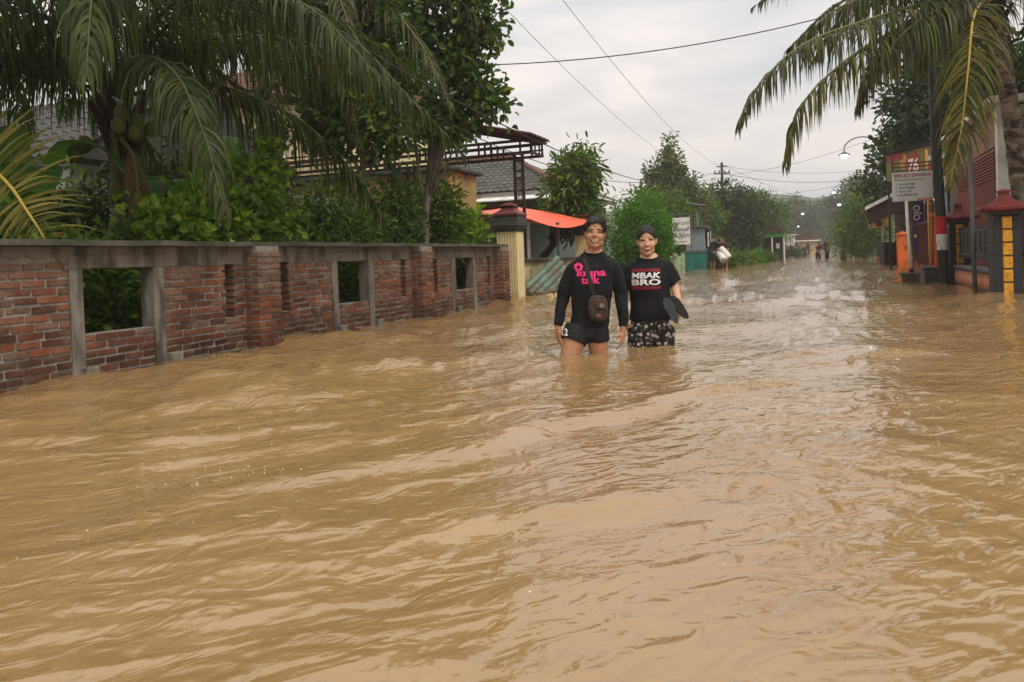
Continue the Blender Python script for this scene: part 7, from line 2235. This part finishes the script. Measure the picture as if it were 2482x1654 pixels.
# --- smaller figures further along the street
M_hair2 = M_hair
def small_person(label, x, y, rz, z0, shirt_m, pants_m, scale=1.0, bend=0.0, arms=None, skirt=False, legs_bare=0.0, skin=None, group=None):
    """figure of 1.68 m standing on z0; bend leans the trunk forward (towards local -y)"""
    t = thing('person', label, 'person', (x, y, z0), group, rz)
    t.scale = (scale,) * 3
    sk = skin or M_skin1
    R = Matrix.Rotation(bend, 3, 'X')
    hip = Vector((0, 0, 0.88))
    def T(p): return hip + R @ (Vector(p) - hip)
    b = MB()
    hc = T((0, -0.01, 1.55))
    b.ball(hc, (0.078, 0.095, 0.115), 14, 10)
    b.ball(hc + R @ Vector((0, -0.09, -0.02)), (0.014, 0.02, 0.025), 8, 6)
    b.tube([T((0, 0.0, 1.48)), T((0, 0.01, 1.36))], [0.055, 0.065], 10)
    b.tube([T((0, 0, 1.36)), T((0, 0, 1.2)), T((0, 0, 1.0)), (0, 0, 0.86)], [(0.15, 0.08), (0.16, 0.1), (0.14, 0.1), (0.15, 0.1)], 14)
    arms = arms or [((-0.2, 0, 1.34), (-0.25, 0.02, 1.08), (-0.25, -0.06, 0.84)), ((0.2, 0, 1.34), (0.25, 0.02, 1.08), (0.25, -0.06, 0.84))]
    for a in arms:
        a0, a1, a2 = T(a[0]), T(a[1]), T(a[2])
        b.tube([a0, a1, a2], [0.05, 0.042, 0.03], 10)
        d = (a2 - a1).normalized()
        b.ball(a2 + d * 0.06, (0.03, 0.03, 0.055), 8, 6)
    for s in (-1, 1):
        b.tube([(s * 0.09, 0, 0.9), (s * 0.1, -0.02, 0.48), (s * 0.1, 0.01, 0.08)], [0.09, 0.062, 0.042], 12)
        b.ball((s * 0.1, -0.05, 0.04), (0.045, 0.11, 0.04), 10, 6)
    remesh(b, 'body', sk, t, 0.02, 2)
    s = MB()
    s.tube([T((0, 0, 1.42)), T((0, 0, 1.34)), T((0, 0, 1.2)), T((0, 0, 1.0)), T((0, 0, 0.84))], [(0.075, 0.07), (0.185, 0.1), (0.185, 0.12), (0.175, 0.12), (0.185, 0.125)], 16)
    for a in arms:
        a0, a1, a2 = T(a[0]), T(a[1]), T(a[2])
        s.tube([a0.lerp(T((0, 0, 1.3)), 0.3), a0, a0.lerp(a1, 0.85)], [0.075, 0.075, 0.062], 10)
    remesh(s, 'shirt', shirt_m, t, 0.018, 3, 0.012, 8)
    p = MB()
    if skirt:
        p.tube([(0, 0, 0.92), (0, 0, 0.7), (0, 0, 0.3), (0, 0, 0.1)], [(0.17, 0.12), (0.19, 0.14), (0.2, 0.15), (0.2, 0.15)], 16)
    else:
        p.tube([(0, 0, 0.95), (0, 0, 0.8)], [(0.16, 0.115), (0.175, 0.125)], 14)
        lo = 0.12 + legs_bare
        for sd in (-1, 1):
            p.tube([(sd * 0.09, 0, 0.86), (sd * 0.1, -0.01, (0.86 + lo) / 2), (sd * 0.105, 0.0, lo)], [0.1, 0.085, 0.08], 12)
    remesh(p, 'trousers', pants_m, t, 0.018, 3, 0.008, 8)
    h = MB()
    h.ball(hc + R @ Vector((0, 0.022, 0.03)), (0.084, 0.088, 0.1), 14, 10)
    h.build('hair', M_hair, t, local=True, smooth=True)
    return t
M_c_dark = mat('charcoal_cloth', (0.02, 0.02, 0.026), (0.028, 0.028, 0.034), 30, 0.9)
M_c_grey = mat('grey_shorts_cloth', (0.09, 0.075, 0.085), (0.07, 0.06, 0.07), 30, 0.9)
M_c_brown = mat('brown_cloth', (0.075, 0.032, 0.025), (0.055, 0.024, 0.02), 30, 0.9)
M_c_plum = mat('plum_cloth', (0.045, 0.03, 0.045), (0.035, 0.024, 0.036), 30, 0.9)
M_c_lilac = mat('pale_lilac_shirt', (0.52, 0.49, 0.58), (0.42, 0.38, 0.5), 18, 0.85)
M_c_maroon = mat('maroon_cloth', (0.12, 0.02, 0.03), (0.09, 0.016, 0.024), 30, 0.85)
M_c_navy = mat('navy_cloth', (0.022, 0.028, 0.06), (0.05, 0.07, 0.13), 14, 0.85)
g1 = 'people carrying bedding by the laundry booth'
small_person('person in dark tee and grey shorts seen from behind by the teal booth', -4.62, 38.0, math.radians(150), -0.05, M_c_dark, M_c_grey, 1.0, 0.05, [((-0.2, 0, 1.34), (-0.26, -0.08, 1.1), (-0.22, -0.32, 1.02)), ((0.2, 0, 1.34), (0.25, -0.1, 1.1), (0.2, -0.32, 1.0))], legs_bare=0.3, skin=M_skin2, group=g1)
small_person('person in black standing between the two bedding carriers', -4.32, 38.6, math.radians(190), -0.1, M_c_dark, M_c_dark, 0.95, 0.1, group=g1)
small_person('person in brown top bending over the white rolled bedding', -4.05, 38.1, math.radians(-20), -0.05, M_c_brown, M_c_dark, 0.98, 0.42, [((-0.2, 0, 1.34), (-0.24, -0.2, 1.12), (-0.12, -0.4, 0.98)), ((0.2, 0, 1.34), (0.27, -0.1, 1.08), (0.2, -0.3, 0.84))], legs_bare=0.3, group=g1)
def bedding(a, c, r, label):
    a, c = Vector(a), Vector(c)
    t = thing('rolled_mattress', label, 'mattress', tuple(a), 'white rolled bedding being carried')
    m = mat('white_bedding', lin(224, 220, 210), lin(206, 200, 188), 6, 0.9, 0.3, 14)
    part('roll', m, t, lambda b: b.tube([a, a.lerp(c, 0.05), a.lerp(c, 0.5), a.lerp(c, 0.95), c], [r * 0.9, r, r * 1.04, r, r * 0.9], 18), smooth=True, angle=0.9)
    d = (a - c).normalized(); u = d.orthogonal().normalized(); v = d.cross(u)
    part('spiral_end', mat('bedding_seam', lin(150, 144, 130), lin(132, 126, 112), 6, 0.9), t, lambda b: b.tube([a + d * 0.006 + (u * math.cos(q) + v * math.sin(q)) * r * 0.85 * (1 - q / 16) for q in np.linspace(0, 14, 60)], 0.012, 5))
bedding((-4.02, 37.35, 0.42), (-4.3, 37.9, 0.78), 0.16, 'white rolled mattress pointing at the viewer below the carriers hands')
bedding((-3.82, 37.72, 0.52), (-4.22, 37.86, 1.0), 0.17, 'white rolled bedding bundle lying across the rolled mattress')
g2 = 'people wading far down the street'
small_person('person in dark jacket bending forward in the flood far down the street', 0.15, 55.2, math.radians(30), -0.38, M_c_maroon, M_c_navy, 1.0, 0.35, [((-0.2, 0, 1.34), (-0.2, -0.22, 1.12), (-0.1, -0.42, 1.0)), ((0.2, 0, 1.34), (0.22, -0.22, 1.12), (0.12, -0.44, 1.02))], legs_bare=0.35, group=g2)
small_person('person in plum tee standing mid group in the far flood', 0.72, 55.6, math.radians(-60), -0.2, M_c_plum, M_c_dark, 1.0, 0.06, [((-0.2, 0, 1.34), (-0.26, -0.02, 1.1), (-0.22, -0.26, 1.02)), ((0.2, 0, 1.34), (0.26, 0.02, 1.08), (0.24, -0.1, 0.86))], legs_bare=0.2, group=g2)
small_person('person in pale lilac shirt and dark sarong standing apart in the far flood', 1.75, 56.0, math.radians(-30), -0.28, M_c_lilac, mat('dark_sarong', (0.05, 0.052, 0.06), (0.03, 0.032, 0.038), 20, 0.9), 1.0, 0.0, skirt=True, group=g2)
small_person('tiny person in plum top wading before the cream house front', -0.95, 80, 0.2, -0.45, M_c_plum, M_c_dark, 1.0, 0.0, group=g2)
def carried_box():
    o = MB().box(0.28, 0.62, 54.75, 54.95, 0.52, 0.62, rot=Matrix.Rotation(0.3, 3, 'Y')).build('bundle', mat('pale_bundle', lin(190, 196, 196), lin(120, 130, 140), 20, 0.8), bevel=0.02)
    props(o, 'pale bundle carried by the bending person far down the street', 'bundle')
carried_box()

# ------------------------------------------------------------------ damp air
def haze():
    b = MB().box(-180, 180, -14, 350, -1.7, 36)
    m = bpy.data.materials.new('damp_air')
    m.use_nodes = True
    N, L = m.node_tree.nodes, m.node_tree.links
    N.remove(N['Principled BSDF'])
    v = N.new('ShaderNodeVolumePrincipled')
    v.inputs['Color'].default_value = (0.97, 0.985, 1.0, 1)
    v.inputs['Density'].default_value = 0.0009
    v.inputs['Anisotropy'].default_value = 0.2
    L.new(v.outputs[0], N['Material Output'].inputs['Volume'])
    o = b.build('haze', m)
    props(o, kind='stuff')
    o['label'] = 'thin damp haze hanging along the flooded street'
    o['category'] = 'haze'
haze()
